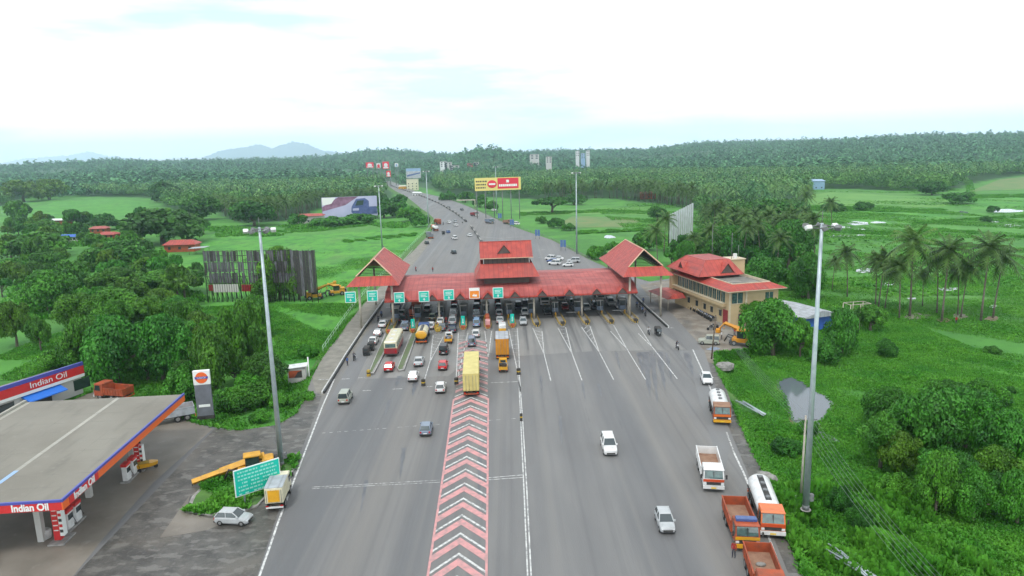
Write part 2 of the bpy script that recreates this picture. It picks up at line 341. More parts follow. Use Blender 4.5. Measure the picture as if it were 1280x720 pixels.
sd = Vector((math.sin(SUN_AZ)*math.cos(SUN_EL), math.cos(SUN_AZ)*math.cos(SUN_EL), math.sin(SUN_EL)))
so.rotation_euler = sd.to_track_quat('Z', 'Y').to_euler(); so.location = (0,0,200)
vs = scn.view_settings; vs.view_transform = 'Standard'; vs.look = 'None'; vs.gamma = 1; vs.use_curve_mapping = False; vs.exposure = EXPO
c = scn.cycles; c.use_denoising = True; c.max_bounces = 6; c.diffuse_bounces = 2; c.glossy_bounces = 2; c.transmission_bounces = 2; c.volume_bounces = 3; c.transparent_max_bounces = 4
c.caustics_reflective = False; c.caustics_refractive = False; c.use_adaptive_sampling = True; c.adaptive_threshold = .02
hz = MB().box(-15000,15000,-700,16800,-3.2,560,'dark').build('haze'); hz['kind'] = 'stuff'; hz['label'] = 'thin pale humid air over the fields and hills'; hz['category'] = 'haze'
hm = bpy.data.materials.new('air'); hm.use_nodes = True; nt = hm.node_tree
for n in list(nt.nodes): nt.nodes.remove(n)
o_ = nd(nt, 'ShaderNodeOutputMaterial'); pv = nd(nt, 'ShaderNodeVolumePrincipled'); pv.inputs['Color'].default_value = (.7,.87,1.,1); pv.inputs['Density'].default_value = HAZE; pv.inputs['Anisotropy'].default_value = .65
nt.links.new(pv.outputs[0], o_.inputs['Volume']); hz.data.materials.clear(); hz.data.materials.append(hm)
# ------------------------------------------------------------------ terrain
def bumpf(x, c, s): return math.exp(-((x-c)/s)**2)
def sst(a, b, x):
    t = max(0., min(1., (x-a)/(b-a))); return t*t*(3-2*t)
def hills(x, y):
    d = math.hypot(x, y); a = math.degrees(math.atan2(x, y)); h = ZF
    if d < 900: return h
    ring = 31*sst(1300, 3200, d)
    h += ring
    h += 20*sst(10, 16, a)*sst(1200, 2500, d)
    h += 34*bumpf(a, -2., 2.8)*bumpf(d, 1900, 450)
    h += 27*bumpf(a, -9.5, 3.6)*bumpf(d, 3100, 700)+8*bumpf(a, -27, 4)*bumpf(d, 3500, 800)
    h += (5*math.sin(x*.004+1)*math.sin(y*.003)+3*math.sin(x*.011+y*.007))*sst(1200, 2400, d)
    return h
FB = [(-200,262),(0,258),(35,246),(60,244),(130,246),(190,247),(215,262),(262,262),(300,280),(360,276),(400,260),(470,258),(488,250),(490,238),(500,231),(540,236),(560,246),(600,246),(640,248),(700,250),(760,248),(830,256),(868,262),(873,296),(925,304),(1000,318),(1004,300),(1008,262),(1012,236),(1060,236),(1130,239),(1180,240),(1215,230),(1240,224),(1290,218),(1500,214)]
def forest_line(px):
    for (a, b), (c_, d) in zip(FB, FB[1:]):
        if a <= px < c_: return b+(d-b)*(px-a)/(c_-a)
    return 262 if px < 0 else 216
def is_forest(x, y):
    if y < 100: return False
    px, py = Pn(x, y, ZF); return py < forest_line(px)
na, nrr = 300, 120
rad = np.concatenate([np.linspace(12, 900, 60), np.geomspace(930, 8000, nrr-60)]); ang = np.radians(np.linspace(-70, 70, na))
V = []; FO = []
for r_ in rad:
    for a_ in ang:
        x, y = r_*math.sin(a_), r_*math.cos(a_); V.append((x, y, hills(x, y))); FO.append(1. if is_forest(x, y) else 0.)
idx = np.arange(len(rad)*na).reshape(len(rad), na)
F = np.stack([idx[:-1,:-1], idx[:-1,1:], idx[1:,1:], idx[1:,:-1]], -1).reshape(-1, 4)
# nearest fan behind and below the camera
V += [(-400,-300,ZF),(400,-300,ZF)]; 
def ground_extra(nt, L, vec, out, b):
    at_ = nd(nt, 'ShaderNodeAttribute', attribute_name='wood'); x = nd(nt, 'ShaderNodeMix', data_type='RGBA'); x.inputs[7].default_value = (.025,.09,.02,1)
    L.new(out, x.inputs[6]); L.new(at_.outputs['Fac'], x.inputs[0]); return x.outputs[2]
mat('ground_green', (.045,.18,.02), (.075,.26,.025), .05, rough=.9, bump=.5, bscale=1.5, lo=.38, hi=.62,
    extra=chain(noise_over((.03,.12,.018), .35, .52, .68, amt=.6), noise_over((.085,.22,.04), .018, .55, .7, (1,.5,1), amt=.8), noise_over((.12,.15,.06), .11, .68, .78, amt=.5), ground_extra))
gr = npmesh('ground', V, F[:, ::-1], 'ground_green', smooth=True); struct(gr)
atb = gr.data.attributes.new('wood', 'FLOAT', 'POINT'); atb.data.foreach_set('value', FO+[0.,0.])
g2 = MB(); g2.quad((-500,-500,ZF-.02),(500,-500,ZF-.02),(500,30,ZF-.02),(-500,30,ZF-.02),'ground_green'); struct(g2.build('ground'))
# blue mountains far behind, a height field with real depth
def range_(prof, dist, depth, name):
    n = 140; k = 12; V = []; px0, px1 = prof[0][0], prof[-1][0]; rr = random.Random(5)
    for j in range(k):
        v = j/(k-1)*2-1
        for i in range(n):
            px = px0+(px1-px0)*i/(n-1)
            for (a, b), (c_, d_) in zip(prof, prof[1:]):
                if a <= px <= c_: py = b+(d_-b)*(px-a)/(c_-a); break
            hor = 360-math.tan(PITCH)*FPX-(px-640)*math.tan(ROLL)
            top = CAMH+(hor-py)*dist/FPX
            dd = dist+v*depth; az = math.atan((px-640)/FPX)
            h = top*max(0, 1-abs(v)**1.3)*(1+.03*math.sin(i*.7+j*2)+.03*math.sin(i*1.9-j))
            V.append((dd*math.tan(az)+v*200*math.sin(i*.3), dd, max(h, 20 if abs(v) < .9 else -1)))
    idx = np.arange(k*n).reshape(k, n); F = np.stack([idx[:-1,:-1], idx[:-1,1:], idx[1:,1:], idx[1:,:-1]], -1).reshape(-1, 4)
    struct(npmesh(name, V, F, 'mountain', smooth=True))
range_([(225,202),(262,199),(275,193),(285,189),(300,186),(318,184),(330,181),(337,180),(345,184),(352,185),(362,181),(378,177),(390,179),(398,182),(412,188),(430,190),(470,194)], 12500, 1100, 'mountain')
range_([(-60,206),(20,203),(45,198),(60,197),(85,195),(100,194),(112,192),(125,189),(135,191),(145,194),(165,197),(200,200),(250,203)], 15500, 900, 'mountain')
# ------------------------------------------------------------------ fields, ponds
for pts, m in [
    ([(35,262),(70,252),(140,249),(187,252),(186,262),(160,270),(100,274),(45,274)], 'field_bright'),
    ([(0,292),(35,285),(36,300),(0,312)], 'field_bright'),
    ([(190,345),(215,333),(255,320),(252,305),(270,291),(330,296),(420,292),(460,288),(520,284),(541,277),(534,288),(500,322),(462,358),(432,397),(404,438),(392,462),(370,470),(340,440),(330,400),(300,385),(262,385),(256,352),(215,352)], 'field_bright'),
    ([(700,279),(716,270),(790,272),(800,277),(780,284),(712,284)], 'field_brown'),
    ([(640,262),(700,262),(822,258),(826,268),(710,268),(655,270)], 'field_pale'),
    ([(1005,245),(1040,240),(1130,245),(1190,250),(1180,258),(1080,262),(1010,262)], 'field_pale'),
    ([(1210,240),(1250,224),(1290,220),(1290,236),(1230,238)], 'field_brown'),
    ([(1205,247),(1290,240),(1290,262),(1215,262)], 'field_bright'),
    ([(1040,262),(1180,262),(1190,275),(1120,283),(1045,276)], 'field_bright')]:
    sheet('field', [G(x, y, ZF+.06) for x, y in pts], m)
def blob(px, py, rx, ry, n=26, z=ZF+.1, seed=1, rough=.25):
    r0 = random.Random(seed); ph = [r0.uniform(0, 6.3) for _ in range(4)]
    return [G(px+rx*math.cos(t)*(1+rough*(math.sin(2*t+ph[0])*.5+math.sin(3*t+ph[1])*.5+math.sin(6*t+ph[2])*.35)), py+ry*math.sin(t)*(1+rough*(math.sin(3*t+ph[3])*.6+math.sin(5*t+ph[1])*.4)), z) for t in [2*PI*i/n for i in range(n)]]
for i, (x, y, a, b) in enumerate([(1073,279,15,2.2),(1098,278,9,1.2),(1056,284,9,1.2),(1074,287.5,9,1.6),(1050,295,16,1.2),(1076,294,7,1),(1204,266.5,8,2.6),(1259,263.5,18,2.2),(1262,282,12,2),(1244,277,5,1),(1110,355,10,1.8),(1186,361,13,2.2),(1082,338,12,3),(1242,383,5,2),(1205,277,4,1),(762,296,7,2),(811,290,4,1),(1140,373,6,1.2)]):
    sheet('pond', blob(x, y, a, b, seed=i), 'water')
pp0 = [(970,476),(978,471),(990,470),(998,474),(1006,480),(1015,484),(1026,492),(1034,496),(1041,502),(1040,512),(1034,524),(1026,531),(1016,532),(1008,530),(1000,527),(993,529),(988,522),(985,514),(984,508),(980,498),(975,488)]
pp = []
for (ax, ay), (bx, by) in zip(pp0, pp0[1:]+pp0[:1]):
    for k in range(3): pp.append((ax+(bx-ax)*k/3+rnd.uniform(-1.6,1.6)*(k > 0), ay+(by-ay)*k/3+rnd.uniform(-1.2,1.2)*(k > 0)))
sheet('puddle', [G(x, y, ZF+.12) for x, y in pp], 'pond'); sheet('puddle', [G(x, y, ZF+.12) for x, y in [(1019,538),(1030,540),(1042,546),(1050,552),(1040,552),(1026,548)]], 'pond')
sheet('mud_bank', [G(x+(4 if x > 1000 else -2), y+2, ZF+.08) for x, y in pp], 'mud')
for i, (x, y, a, b) in enumerate([(1145,395,16,4),(1180,400,8,3),(1200,395,9,3),(1240,398,9,3),(960,545,10,12),(951,536,7,9),(275,622,10,5)]):
    if i < 6: sheet('bare_soil', blob(x, y, a, b, seed=i+50, z=ZF+.13), 'dirt' if i in(0,2) else 'mud')
# ------------------------------------------------------------------ raised pavement with a sloping verge round it
OUT = [Vector((-160,22,0)), Vector((22.5,22,0)), G(1003,718), G(985,672), G(966,612), G(944,572), G(925,530), G(908,487), G(892,455), G(893,440), G(935,436), G(968,426), Vector((66,150,0)), Vector((66,182,0)), Vector((52,192,0)),
       G(838,348), G(812,352), G(772,341), G(738,325), G(690,300), G(642,283.5), G(610,269), G(585,258), G(560,248.5), G(533,242), G(516,238), G(503,232), G(489,226.5),
       G(482,226.5), G(486,233), G(494,238.6), G(507,245), G(516,252), G(527,261), G(536,267), G(545,276), G(539,290), G(520,310), G(503,327), G(486,347), G(463,371), G(438,400), G(410,437), G(399,455), G(388,475), G(382,497), G(370,517), G(347,531),
       G(300,538), G(268,534), G(240,528), G(205,515), G(150,497), G(118,489), G(60,512), Vector((-92,92,0)), Vector((-160,75,0))]
mb = MB(); n = len(OUT); area = sum(a.x*b.y-b.x*a.y for a, b in zip(OUT, OUT[1:]+OUT[:1])); sg = 1 if area > 0 else -1
OFF = []
for i in range(n):
    a, b, c_ = OUT[i-1], OUT[i], OUT[(i+1)%n]
    t1 = (b-a).normalized(); t2 = (c_-b).normalized(); nn = Vector((t1.y+t2.y, -t1.x-t2.x, 0)).normalized()*sg
    OFF.append(b+nn*(2.2+2.5*(b.y > 200))+Vector((0,0,ZF-.1)))
mb.add(OUT+OFF, [(i, (i+1)%n, n+(i+1)%n, n+i) for i in range(n)], 'verge'); struct(mb.build('verge'))
sheet('road', OUT, 'asphalt')
# forecourt, paths, aprons
sheet('forecourt_tarmac', [Vector((-43,30,.004)), Vector((-19.5,30,.004))]+[G(x, y, .004) for x, y in [(322,718),(343,655),(362,598),(384,545),(398,508),(403,492),(386,492),(370,517),(347,531),(300,538),(268,536)]]+[G(95,718,.004)], 'tarmac_wet')
sheet('forecourt_concrete', [Vector((-160,24,.004)), Vector((-44,24,.004)), G(93,718,.004), G(130,672,.004), G(190,605,.004), G(266,536,.004), G(240,528,.004), G(205,515,.004), G(150,497,.004), G(118,489,.004), G(60,512,.004), Vector((-92,92,.004)), Vector((-159,74,.004))], 'concrete')
sheet('road_apron', [G(x, y, .004) for x, y in [(428,475),(470,402),(560,396),(700,391),(790,390),(800,395),(858,437),(740,439),(648,445),(600,440),(560,470),(500,472)]], 'concrete_apron')
sheet('footpath', [G(x, y, .008) for x, y in [(404,495),(425,460),(452,423),(482,377),(505,345),(520,326),(543,296),(539,290),(520,310),(503,327),(486,347),(463,371),(438,400),(410,437),(399,455),(390,474),(395,490)]], 'footpath')
sheet('yard_dirt', [G(x, y, .004) for x, y in [(838,350),(800,356),(812,372),(840,392),(858,412),(870,425),(878,436),(884,452),(892,455),(893,440),(935,436),(968,426)]]+[Vector((64,150,.004)), Vector((48,151,.004)), Vector((41,180,.004))], 'dirt')
sheet('road_shoulder', [G(x, y, .004) for x, y in [(866,440),(884,452),(892,455),(908,487),(925,530),(944,572),(966,612),(985,672),(1000,716),(985,716),(960,655),(930,580),(905,520),(885,472)]], 'tarmac_wet')
# repaired asphalt bands
for pts in [[(405,512),(456,420),(470,405),(478,405),(462,440),(446,475),(412,512)], [(848,438),(880,437),(900,500),(912,560),(905,600),(880,520),(866,470)]]:
    sheet('road_patch', [G(x, y, .012) for x, y in pts], 'asphalt_far')
# ------------------------------------------------------------------ painted markings
wl = MB(); Z = .016
def ln(pts, w, m='white_paint', z=None): ribbon(wl, [G(*p) for p in pts], w, Z if z is None else z, m)
ln([(325,718),(335,690),(348,652),(385,555),(403,508),(418,474)], .22); ln([(299,790),(325,718)], .22)
ln([(1003,790),(977,716),(955,655),(930,592),(918,567)], .22); ln([(890,490),(866,437)], .22); ln([(918,567),(908,540)], .2, 'worn_paint')
for d in (-1.6, 1.9): ln([(649.5+d*.4,483),(652+d*.7,525),(656.5+d,610),(661.5+d*1.25,718),(663.8+d*1.4,790)], .14)
ln([(648.5,466),(650.3,490)], .3)
ln([(390,609),(550,600.2)], .14, 'worn_paint'); ln([(390,611),(550,602.8)], .12, 'worn_paint'); ln([(608,597.6),(655,593.6)], .14); ln([(608,600),(655,596.8)], .12)
ln([(614,478.5),(648,477)], .22, 'worn_paint')
for i in range(26):
    a = 402+i*9.5; 
    if rnd.random() < .8: ln([(a,541.5-i*.72),(a+5,541.1-i*.72)], .13, 'worn_paint')
for a in [((398,474.5),(421,474)),((426,474),(437,473.4)),((448,472.4),(456,471.6)),((453,488.5),(464,488)),((490,486.5),(503,486)),((534,483.5),(541,483)),((461,441.5),(469,441)),((492,442),(504,441)),((800,371),(822,370.5)),((832,410),(842,409.8))]: ln(list(a), .3, 'worn_paint')
V_ = [((641,412),(641.5,436),(646.5,462),(648.5,466)),((647,410),(649,440),(649.5,466))]
for pts in [[(636,412),(641,436),(646,460),(649.5,483)],[(646.5,410),(648.6,440),(649.5,466)],
            [(666,410),(680,442)],[(677.5,414),(680,442)],[(680,442),(688.5,476)],
            [(697.5,410),(715,442)],[(707,409),(715,442)],[(715,442),(727.5,475.5)],
            [(727,409),(749,440)],[(735,401),(749,440)],[(749,440),(767,474.5)],
            [(763,414),(783.5,436)],[(764.5,402),(783.5,436)],[(783.5,436),(807,474.5)],
            [(798,417),(815.5,434)],[(796,404),(815.5,434)],[(815.5,434),(846.5,473.5)],
            [(606,414),(610,446)],[(614.5,414),(610.5,446)],
            [(573,416),(571.5,448),(570,478)],[(585,416),(577,450),(571,478)],
            [(541.5,419),(537.5,452)],[(554,421),(537.5,452)],[(537.5,452),(529,480)]]: ln(pts, .16)
# short bars inside the gores
for a, b, c_, d, k in [((667,411),(677,414),(680,442),(680,442),7),((698,411),(707,410),(715,442),(715,442),7),((728,410),(736,404),(749,440),(749,440),7),((573,418),(584,418),(570,476),(571,476),13),((542,420),(553,422),(537,450),(538,450),7),((637,413),(646,412),(646,460),(649,460),9)]:
    for i in range(k):
        t = (i+.4)/k; p = (a[0]+(c_[0]-a[0])*t, a[1]+(c_[1]-a[1])*t); q = (b[0]+(d[0]-b[0])*t, b[1]+(d[1]-b[1])*t)
        ln([p, q], .22, 'worn_paint', .020)
# beyond the plaza
ln([(598,296),(628,298)], .5, 'worn_paint'); ln([(500,330),(516,312)], .25, 'worn_paint')
for a in [((655,296),(632,297)),((642,307),(655,307)),((672,312.5),(682,312)),((672,322),(684,321.6))]: ln(list(a), .3, 'worn_paint')
struct(wl.build('road_marking'))
ws_ = MB()
for px, y0_, y1_, w0 in [(806,440,496,1.6),(815,442,505,1.1),(824,440,488,1.3),(833,441,480,.7),(798,441,470,.8),(858,441,470,1.4),(770,440,462,.6),(728,478,500,.5),(748,480,497,.5),(676,470,492,.5),(500,470,484,1.2),(520,478,495,1.),(487,500,520,.7),(600,560,640,.5),(505,560,600,.6),(458,600,640,.5),(700,520,560,.5)]:
    a, b = G(px,y0_), G(px+(px-640)*.04,y1_); n_ = 9; Lp, Rp = [], []
    for i in range(n_): t = i/(n_-1); c2 = a+(b-a)*t; hw = w0*(1-t)**.6*.5*(1+.3*math.sin(i*2.1+px)); Lp.append((c2.x-hw,c2.y,.014)); Rp.append((c2.x+hw,c2.y,.014))
    ws_.add(Lp+Rp, [(i,i+1,n_+i+1,n_+i) for i in range(n_-1)], 'wet_asphalt')
struct(ws_.build('damp_road_streak'))
pk = MB()
def lerpx(pts, y):
    P = [G(*p) for p in pts]; P.sort(key=lambda v: v.y)
    for a, b in zip(P, P[1:]):
        if y <= b.y: break
    return a.x+(b.x-a.x)*(y-a.y)/(b.y-a.y)
LB = [(535,718),(553,600),(570,478),(573,418)]; RB = [(608,718),(609.5,600),(610.5,478),(611,446),(608,418)]
y0 = G(577,690.8).y-3.72*8
for k in range(0, 33):
    ya = y0+k*3.72
    if ya > 146: break
    fad = ya > 112
    for off, th, m in ((0, .42, 'white_paint' if not fad else 'worn_paint'), (-.95, 1.25, 'pink_paint' if not fad else 'pink_worn')):
        def pt(t, yy):
            y = yy-3.1*abs(t); l, r_ = lerpx(LB, y), lerpx(RB, y); c_ = (l+r_)/2; h = (r_-l)/2-.12; return Vector((c_+h*t, y, .020 if m[0] == 'w' else .016))
        a = ya+off
        for s in (-1, 1): pk.add([pt(0,a), pt(s,a), pt(s,a-th), pt(0,a-th)], [(0,1,2,3)], m)
for B_ in (LB, RB): ribbon(pk, [(lerpx(B_, y), y) for y in (40,55,65,75,85,95,106)], .24, .024, 'pink_paint')
struct(pk.build('road_chevrons'))
mb = pk = None
# ------------------------------------------------------------------ vehicles
def add_wheel(par, x, y, r, wdt, detail=True, dual=False):
    s = 1 if x > 0 else -1
    mb = MB(); mb.tube([(x-wdt/2,y,r),(x+wdt/2,y,r)], r, 'tyre', n=14, smooth=False)
    o = mb.build('wheel', par)
    if detail:
        h = MB(); h.tube([(x+s*(wdt/2-.01),y,r),(x+s*(wdt/2+.015),y,r)], [r*.62,r*.5], 'rim', n=10, smooth=False); h.build('rim', o)
    return o
def car(name, col, kind='hatch', lod=0):
    """front towards +y"""
    L_, W, H = dict(hatch=(3.75,1.62,1.5), sedan=(4.35,1.7,1.47), suv=(4.55,1.8,1.82), van=(3.9,1.6,1.88), jeep=(4.0,1.75,1.9))[kind]
    e = empty(name); f, r = L_/2, -L_/2; w_ = W/2
    hood = dict(hatch=.92, sedan=.92, suv=1.05, van=1.0, jeep=1.1)[kind]; belt = hood+.05
    mb = MB()
    def ring(y, w, zb, zt): return [(-w*.9,y,zb),(-w,y,zb+.16),(-w,y,zt-.16),(-w*.93,y,zt-.03),(-w*.6,y,zt+.02),(w*.6,y,zt+.02),(w*.93,y,zt-.03),(w,y,zt-.16),(w,y,zb+.16),(w*.9,y,zb)]
    fz = dict(hatch=.74, sedan=.72, suv=.9, van=.92, jeep=1.0)[kind]; rz = dict(hatch=.9, sedan=.86, suv=.98, van=.98, jeep=1.0)[kind]
    mb.loft([ring(r,w_*.86,.36,rz-.1), ring(r+.14,w_*.97,.26,rz+.0), ring(r+.6,w_,.22,belt-.02), ring(0,w_,.22,belt), ring(f-L_*.29,w_,.22,belt-.02), ring(f-.22,w_*.95,.25,fz+.04), ring(f,w_*.82,.34,fz-.12)], 'P', smooth=False)
    # cabin rectangle at the belt and at the roof: rear y, front y
    b0, b1, t0, t1 = dict(hatch=(r+.1,f-L_*.25,r+.5,f-L_*.44), sedan=(r+.72,f-L_*.27,r+1.15,f-L_*.46), suv=(r+.06,f-L_*.26,r+.3,f-L_*.4), van=(r+.05,f-.55,r+.2,f-1.25), jeep=(r+.05,f-1.3,r+.1,f-1.5))[kind]
    wb, wt = w_*.92, w_*.74; zb, zt = belt-.02, H-.06
    B = [(-wb,b0,zb),(wb,b0,zb),(wb,b1,zb),(-wb,b1,zb)]; T = [(-wt,t0,zt),(wt,t0,zt),(wt,t1,zt),(-wt,t1,zt)]
    # roof
    mb.loft([[(x*1.03,y,zt-.03) for x, y, z in T], [(x*1.03,y,zt+.01) for x, y, z in T], [(x*.85,y*.0+ (y-(t0+t1)/2)*.93+(t0+t1)/2,zt+.06) for x, y, z in T]], 'P')
    for i in range(4):                                    # pillars
        b, t = Vector(B[i]), Vector(T[i]); mb.tube([b,t], .055, 'P', n=4, smooth=False)
    for s in (0, 1):                                      # mid pillars
        b = Vector(((-wb if s == 0 else wb)*1.0, (b0+b1)/2-.1, zb)); t = Vector(((-wt if s == 0 else wt)*1.01, (t0+t1)/2, zt)); mb.tube([b,t], .045, 'P', n=4, smooth=False)
    mb.m = [col if m == 'P' else m for m in mb.m]
    mb.build('body', e)
    def glass(nm, q):
        c_ = sum((Vector(p) for p in q), Vector())/4; mb = MB(); mb.quad(*[c_+(Vector(p)-c_)*.97 for p in q], 'glass'); return mb.build(nm, e)
    glass('windscreen', [B[3],B[2],T[2],T[3]]); glass('rear_window', [B[0],B[1],T[1],T[0]]); glass('side_window', [B[1],B[2],T[2],T[1]]); glass('side_window', [B[0],B[3],T[3],T[0]])
    wr = .3 if kind in ('hatch','sedan','van') else .37
    for x in (-w_+.09, w_-.09):
        for y in (r+L_*.18, f-L_*.18): add_wheel(e, x, y, wr, .2, lod == 0)
    if lod == 0:
        for s in (-1, 1):
            MB().box(s*w_*.62-.16,s*w_*.62+.16,f-.16,f-.015,fz-.26,fz-.08,'lamp_clear').build('headlight', e)
            MB().box(s*w_*.74-.11,s*w_*.74+.11,r-.02,r+.1,rz-.32,rz-.08,'lamp_red').build('tail_light', e)
            MB().box(s*(w_+.02)-.09,s*(w_+.02)+.09,b1-.22,b1-.06,belt-.02,belt+.13,col).build('mirror', e)
        MB().box(-w_*.6,w_*.6,f-.04,f+.03,.38,.55,'dark').build('grille', e)
        MB().box(-w_*.9,w_*.9,r-.06,r+.05,.3,.46,'dark').build('bumper', e)
        MB().box(-.25,.25,r-.08,r-.055,.5,.62,'plate_white').build('number_plate', e)
    return e
def cab(e, col, w=2.3, y0=0., y1=1.9, h=2.75, stripe=None, bump='p_white', roof=None):
    hw = w/2; mb = MB(); zb = .75
    mb.loft([[(-hw,y0,zb),(hw,y0,zb),(hw,y1,zb),(-hw,y1,zb)], [(-hw,y0,1.6),(hw,y0,1.6),(hw,y1+.02,1.6),(-hw,y1+.02,1.6)], [(-hw*.97,y0,h-.12),(hw*.97,y0,h-.12),(hw*.95,y1-.28,h-.12),(-hw*.95,y1-.28,h-.12)]], col)
    mb.build('cab', e)
    rf = MB(); rf.loft([[(-hw,y0-.05,h-.12),(hw,y0-.05,h-.12),(hw,y1-.1,h-.12),(-hw,y1-.1,h-.12)], [(-hw*.95,y0,h+.04),(hw*.95,y0,h+.04),(hw*.93,y1-.25,h+.04),(-hw*.93,y1-.25,h+.04)]], roof or col); rf.build('cab_roof', e)
    def pt(x, z, o=.03):
        t = (z-1.6)/(h-.12-1.6); return (x*(1-.05*t), y1+.02-.3*t+o, z)
    g = MB(); g.quad(pt(-hw*.88,1.66), pt(hw*.88,1.66), pt(hw*.88,h-.24), pt(-hw*.88,h-.24), 'glass_teal'); ws = g.build('windscreen', e)
    MB().box(-.02,.02,y1-.12,y1+.04,1.66,h-.3,'dark').build('divider', ws)
    if stripe: MB().box(-hw*.99,hw*.99,y1+.02,y1+.06,1.28,1.58,stripe).build('front_stripe', e)
    MB().box(-hw*.7,hw*.7,y1+.02,y1+.07,.92,1.24,'dark').build('grille', e)
    MB().box(-hw*1.02,hw*1.02,y1,y1+.22,.5,.84,bump).build('bumper', e)
    for s in (-1, 1):
        MB().box(s*hw*.82-.16,s*hw*.82+.16,y1+.05,y1+.1,.95,1.17,'lamp_clear').build('headlight', e)
        g = MB(); g.quad((s*(hw+.012),y0+.5,1.62),(s*(hw+.012),y1-.16,1.62),(s*(hw*.975+.012),y1-.36,h-.26),(s*(hw*.975+.012),y0+.5,h-.26),'glass'); g.build('side_window', e)
        m = MB(); m.tube([(s*hw,y1-.05,2.0),(s*(hw+.22),y1+.12,2.05)], .02, 'dark', n=4); m.box(s*(hw+.22)-.09,s*(hw+.22)+.09,y1+.08,y1+.14,1.7,2.2,'dark'); m.build('mirror', e)
    MB().box(-.28,.28,y1+.22,y1+.24,.56,.72,'plate_yellow').build('number_plate', e)
def chassis(e, y0, y1, w=2.3, axles=(), r=.5, tail='p_orange'):
    mb = MB(); mb.box(-.5,-.35,y0,y1,.62,.85,'chassis'); mb.box(.35,.5,y0,y1,.62,.85,'chassis')
    for y in np.arange(y0+.3, y1, 1.2): mb.box(-.5,.5,y-.06,y+.06,.66,.8,'chassis')
    mb.build('chassis', e)
    for y in axles:
        for s in (-1, 1): add_wheel(e, s*(w/2-.2), y, r, .42 if y < axles[-1] else .28)
    MB().box(-w/2*.95,w/2*.95,y0-.1,y0+.02,.5,.68,tail).build('bumper', e)
    for s in (-1, 1): MB().box(s*w/2*.8-.15,s*w/2*.8+.15,y0-.13,y0-.09,.72,.86,'lamp_red').build('tail_light', e)
def tipper(name, ccol, bcol, stripe, bumpc, L_=7.6, floor='bin_brown', roof=None, sides=None):
    e = empty(name); w = 2.45; y0, y1 = -L_/2, L_/2; cy = y1-2.0
    if roof == 'p_blue':
        roof = None; MB().bevbox(-1.0,1.0,cy+.5,cy+1.15,2.79,3.1,'p_blue',.05).build('name_board', e)
    cab(e, ccol, 2.3, cy, y1-.2, 2.75, stripe, bumpc, roof); chassis(e, y0, cy+.5, 2.4, (y0+1.1, y0+2.4, y1-1.25))
    b = MB(); hw = w/2; t = .07; z0, z1 = 1.05, 2.15; q = cy-.15
    b.box(-hw,hw,y0,q,z0-.1,z0,bcol)
    fl = MB(); fl.box(-hw+t,hw-t,y0+t,q-t,z0,z0+.09,floor)
    for s in (-1, 1):
        b.box(s*hw-(t if s > 0 else 0), s*hw+(t if s < 0 else 0), y0, q, z0, z1, bcol)
        b.box(min(s*hw,s*(hw+.05)), max(s*hw,s*(hw+.05)), y0, q, z1-.1, z1+.02, sides or bcol)
        for k in range(7): y = y0+.3+k*(q-y0-.6)/6; b.box(min(s*hw,s*(hw+.05)), max(s*hw,s*(hw+.05)), y-.05, y+.05, z0, z1-.1, bcol)
    b.box(-hw+t,hw-t,q-t,q,z0,z1+.25,bcol); b.box(-hw+t,hw-t,y0,y0+t,z0,z1-.05,bcol)
    c_ = b.build('cargo_bed', e); fl.build('bed_floor', c_)
    return e
def tanker(name, ccol, tcol, stripe, bumpc, L_=9, band='dark', roof=None, endcol=None, wlk='dark'):
    e = empty(name); w = 2.4; y0, y1 = -L_/2, L_/2; cy = y1-2.0
    cab(e, ccol, 2.35, cy, y1-.2, 2.8, stripe, bumpc, roof); chassis(e, y0, cy+.5, 2.4, (y0+1.2, y0+2.5, y1-1.3))
    def ell(y, k): return [(1.18*k*math.cos(t), y, 1.95+.85*k*math.sin(t)) for t in [2*PI*i/20 for i in range(20)]]
    tk = MB(); tk.loft([ell(y0+.1,.8), ell(y0+.2,.97), ell(y0+.4,1), ell(cy-.5,1), ell(cy-.3,.97), ell(cy-.2,.8)], tcol, smooth=True)
    if endcol: tk.loft([ell(y0+.02,.72), ell(y0+.12,.985), ell(y0+1.1,1.015)], endcol, smooth=True)
    t = tk.build('tank', e)
    m = MB(); m.box(-.3,.3,y0+.6,cy-.8,2.79,2.84,wlk)
    for k in range(4): y = y0+1.1+k*(cy-y0-2.4)/3; m.tube([(0,y,2.8),(0,y,2.98)], .27, 'steel_grey', n=12, smooth=False)
    m.build('walkway', t)
    m = MB(); 
    for s in (-1, 1): m.box(s*1.15-.06,s*1.15+.06,y0+.3,cy-.4,1.3,1.5,'dark')
    m.build('side_rail', e)
    return e
def box_truck(name, ccol, bcol, L_=9., H=3.9, w=2.45, roof=None, w_cab=2.3, tail='p_orange', axles=None):
    e = empty(name); y0, y1 = -L_/2, L_/2; cy = y1-1.9; hw = w/2
    cab(e, ccol, w_cab, cy, y1-.2, 2.6, 'p_white'); chassis(e, y0, cy+.4, w, axles or (y0+1.1, y0+2.4, y1-1.2), tail=tail)
    b = MB(); b.bevbox(-hw,hw,y0,cy-.2,1.05,H-.06,bcol,.05); bo = b.build('cargo_box', e)
    r_ = MB(); r_.box(-hw,hw,y0,cy-.2,H-.06,H,roof or bcol); r_.build('box_roof', bo)
    d = MB(); d.box(-hw*.93,-.02,y0-.05,y0,1.2,H-.25,bcol); d.box(.02,hw*.93,y0-.05,y0,1.2,H-.25,bcol)
    for x in (-.3,.3,-.8,.8): d.tube([(x,y0-.08,1.2),(x,y0-.08,H-.25)], .025, 'steel_grey', n=4)
    d.build('rear_door', bo)
    f = MB()
    for k in range(int(L_)): y = y0+.5+k*(cy-y0-1)/int(L_); f.box(-hw-.03,hw+.03,y-.03,y+.03,1.1,H-.1,bcol)
    f.build('side_rib', bo)
    return e
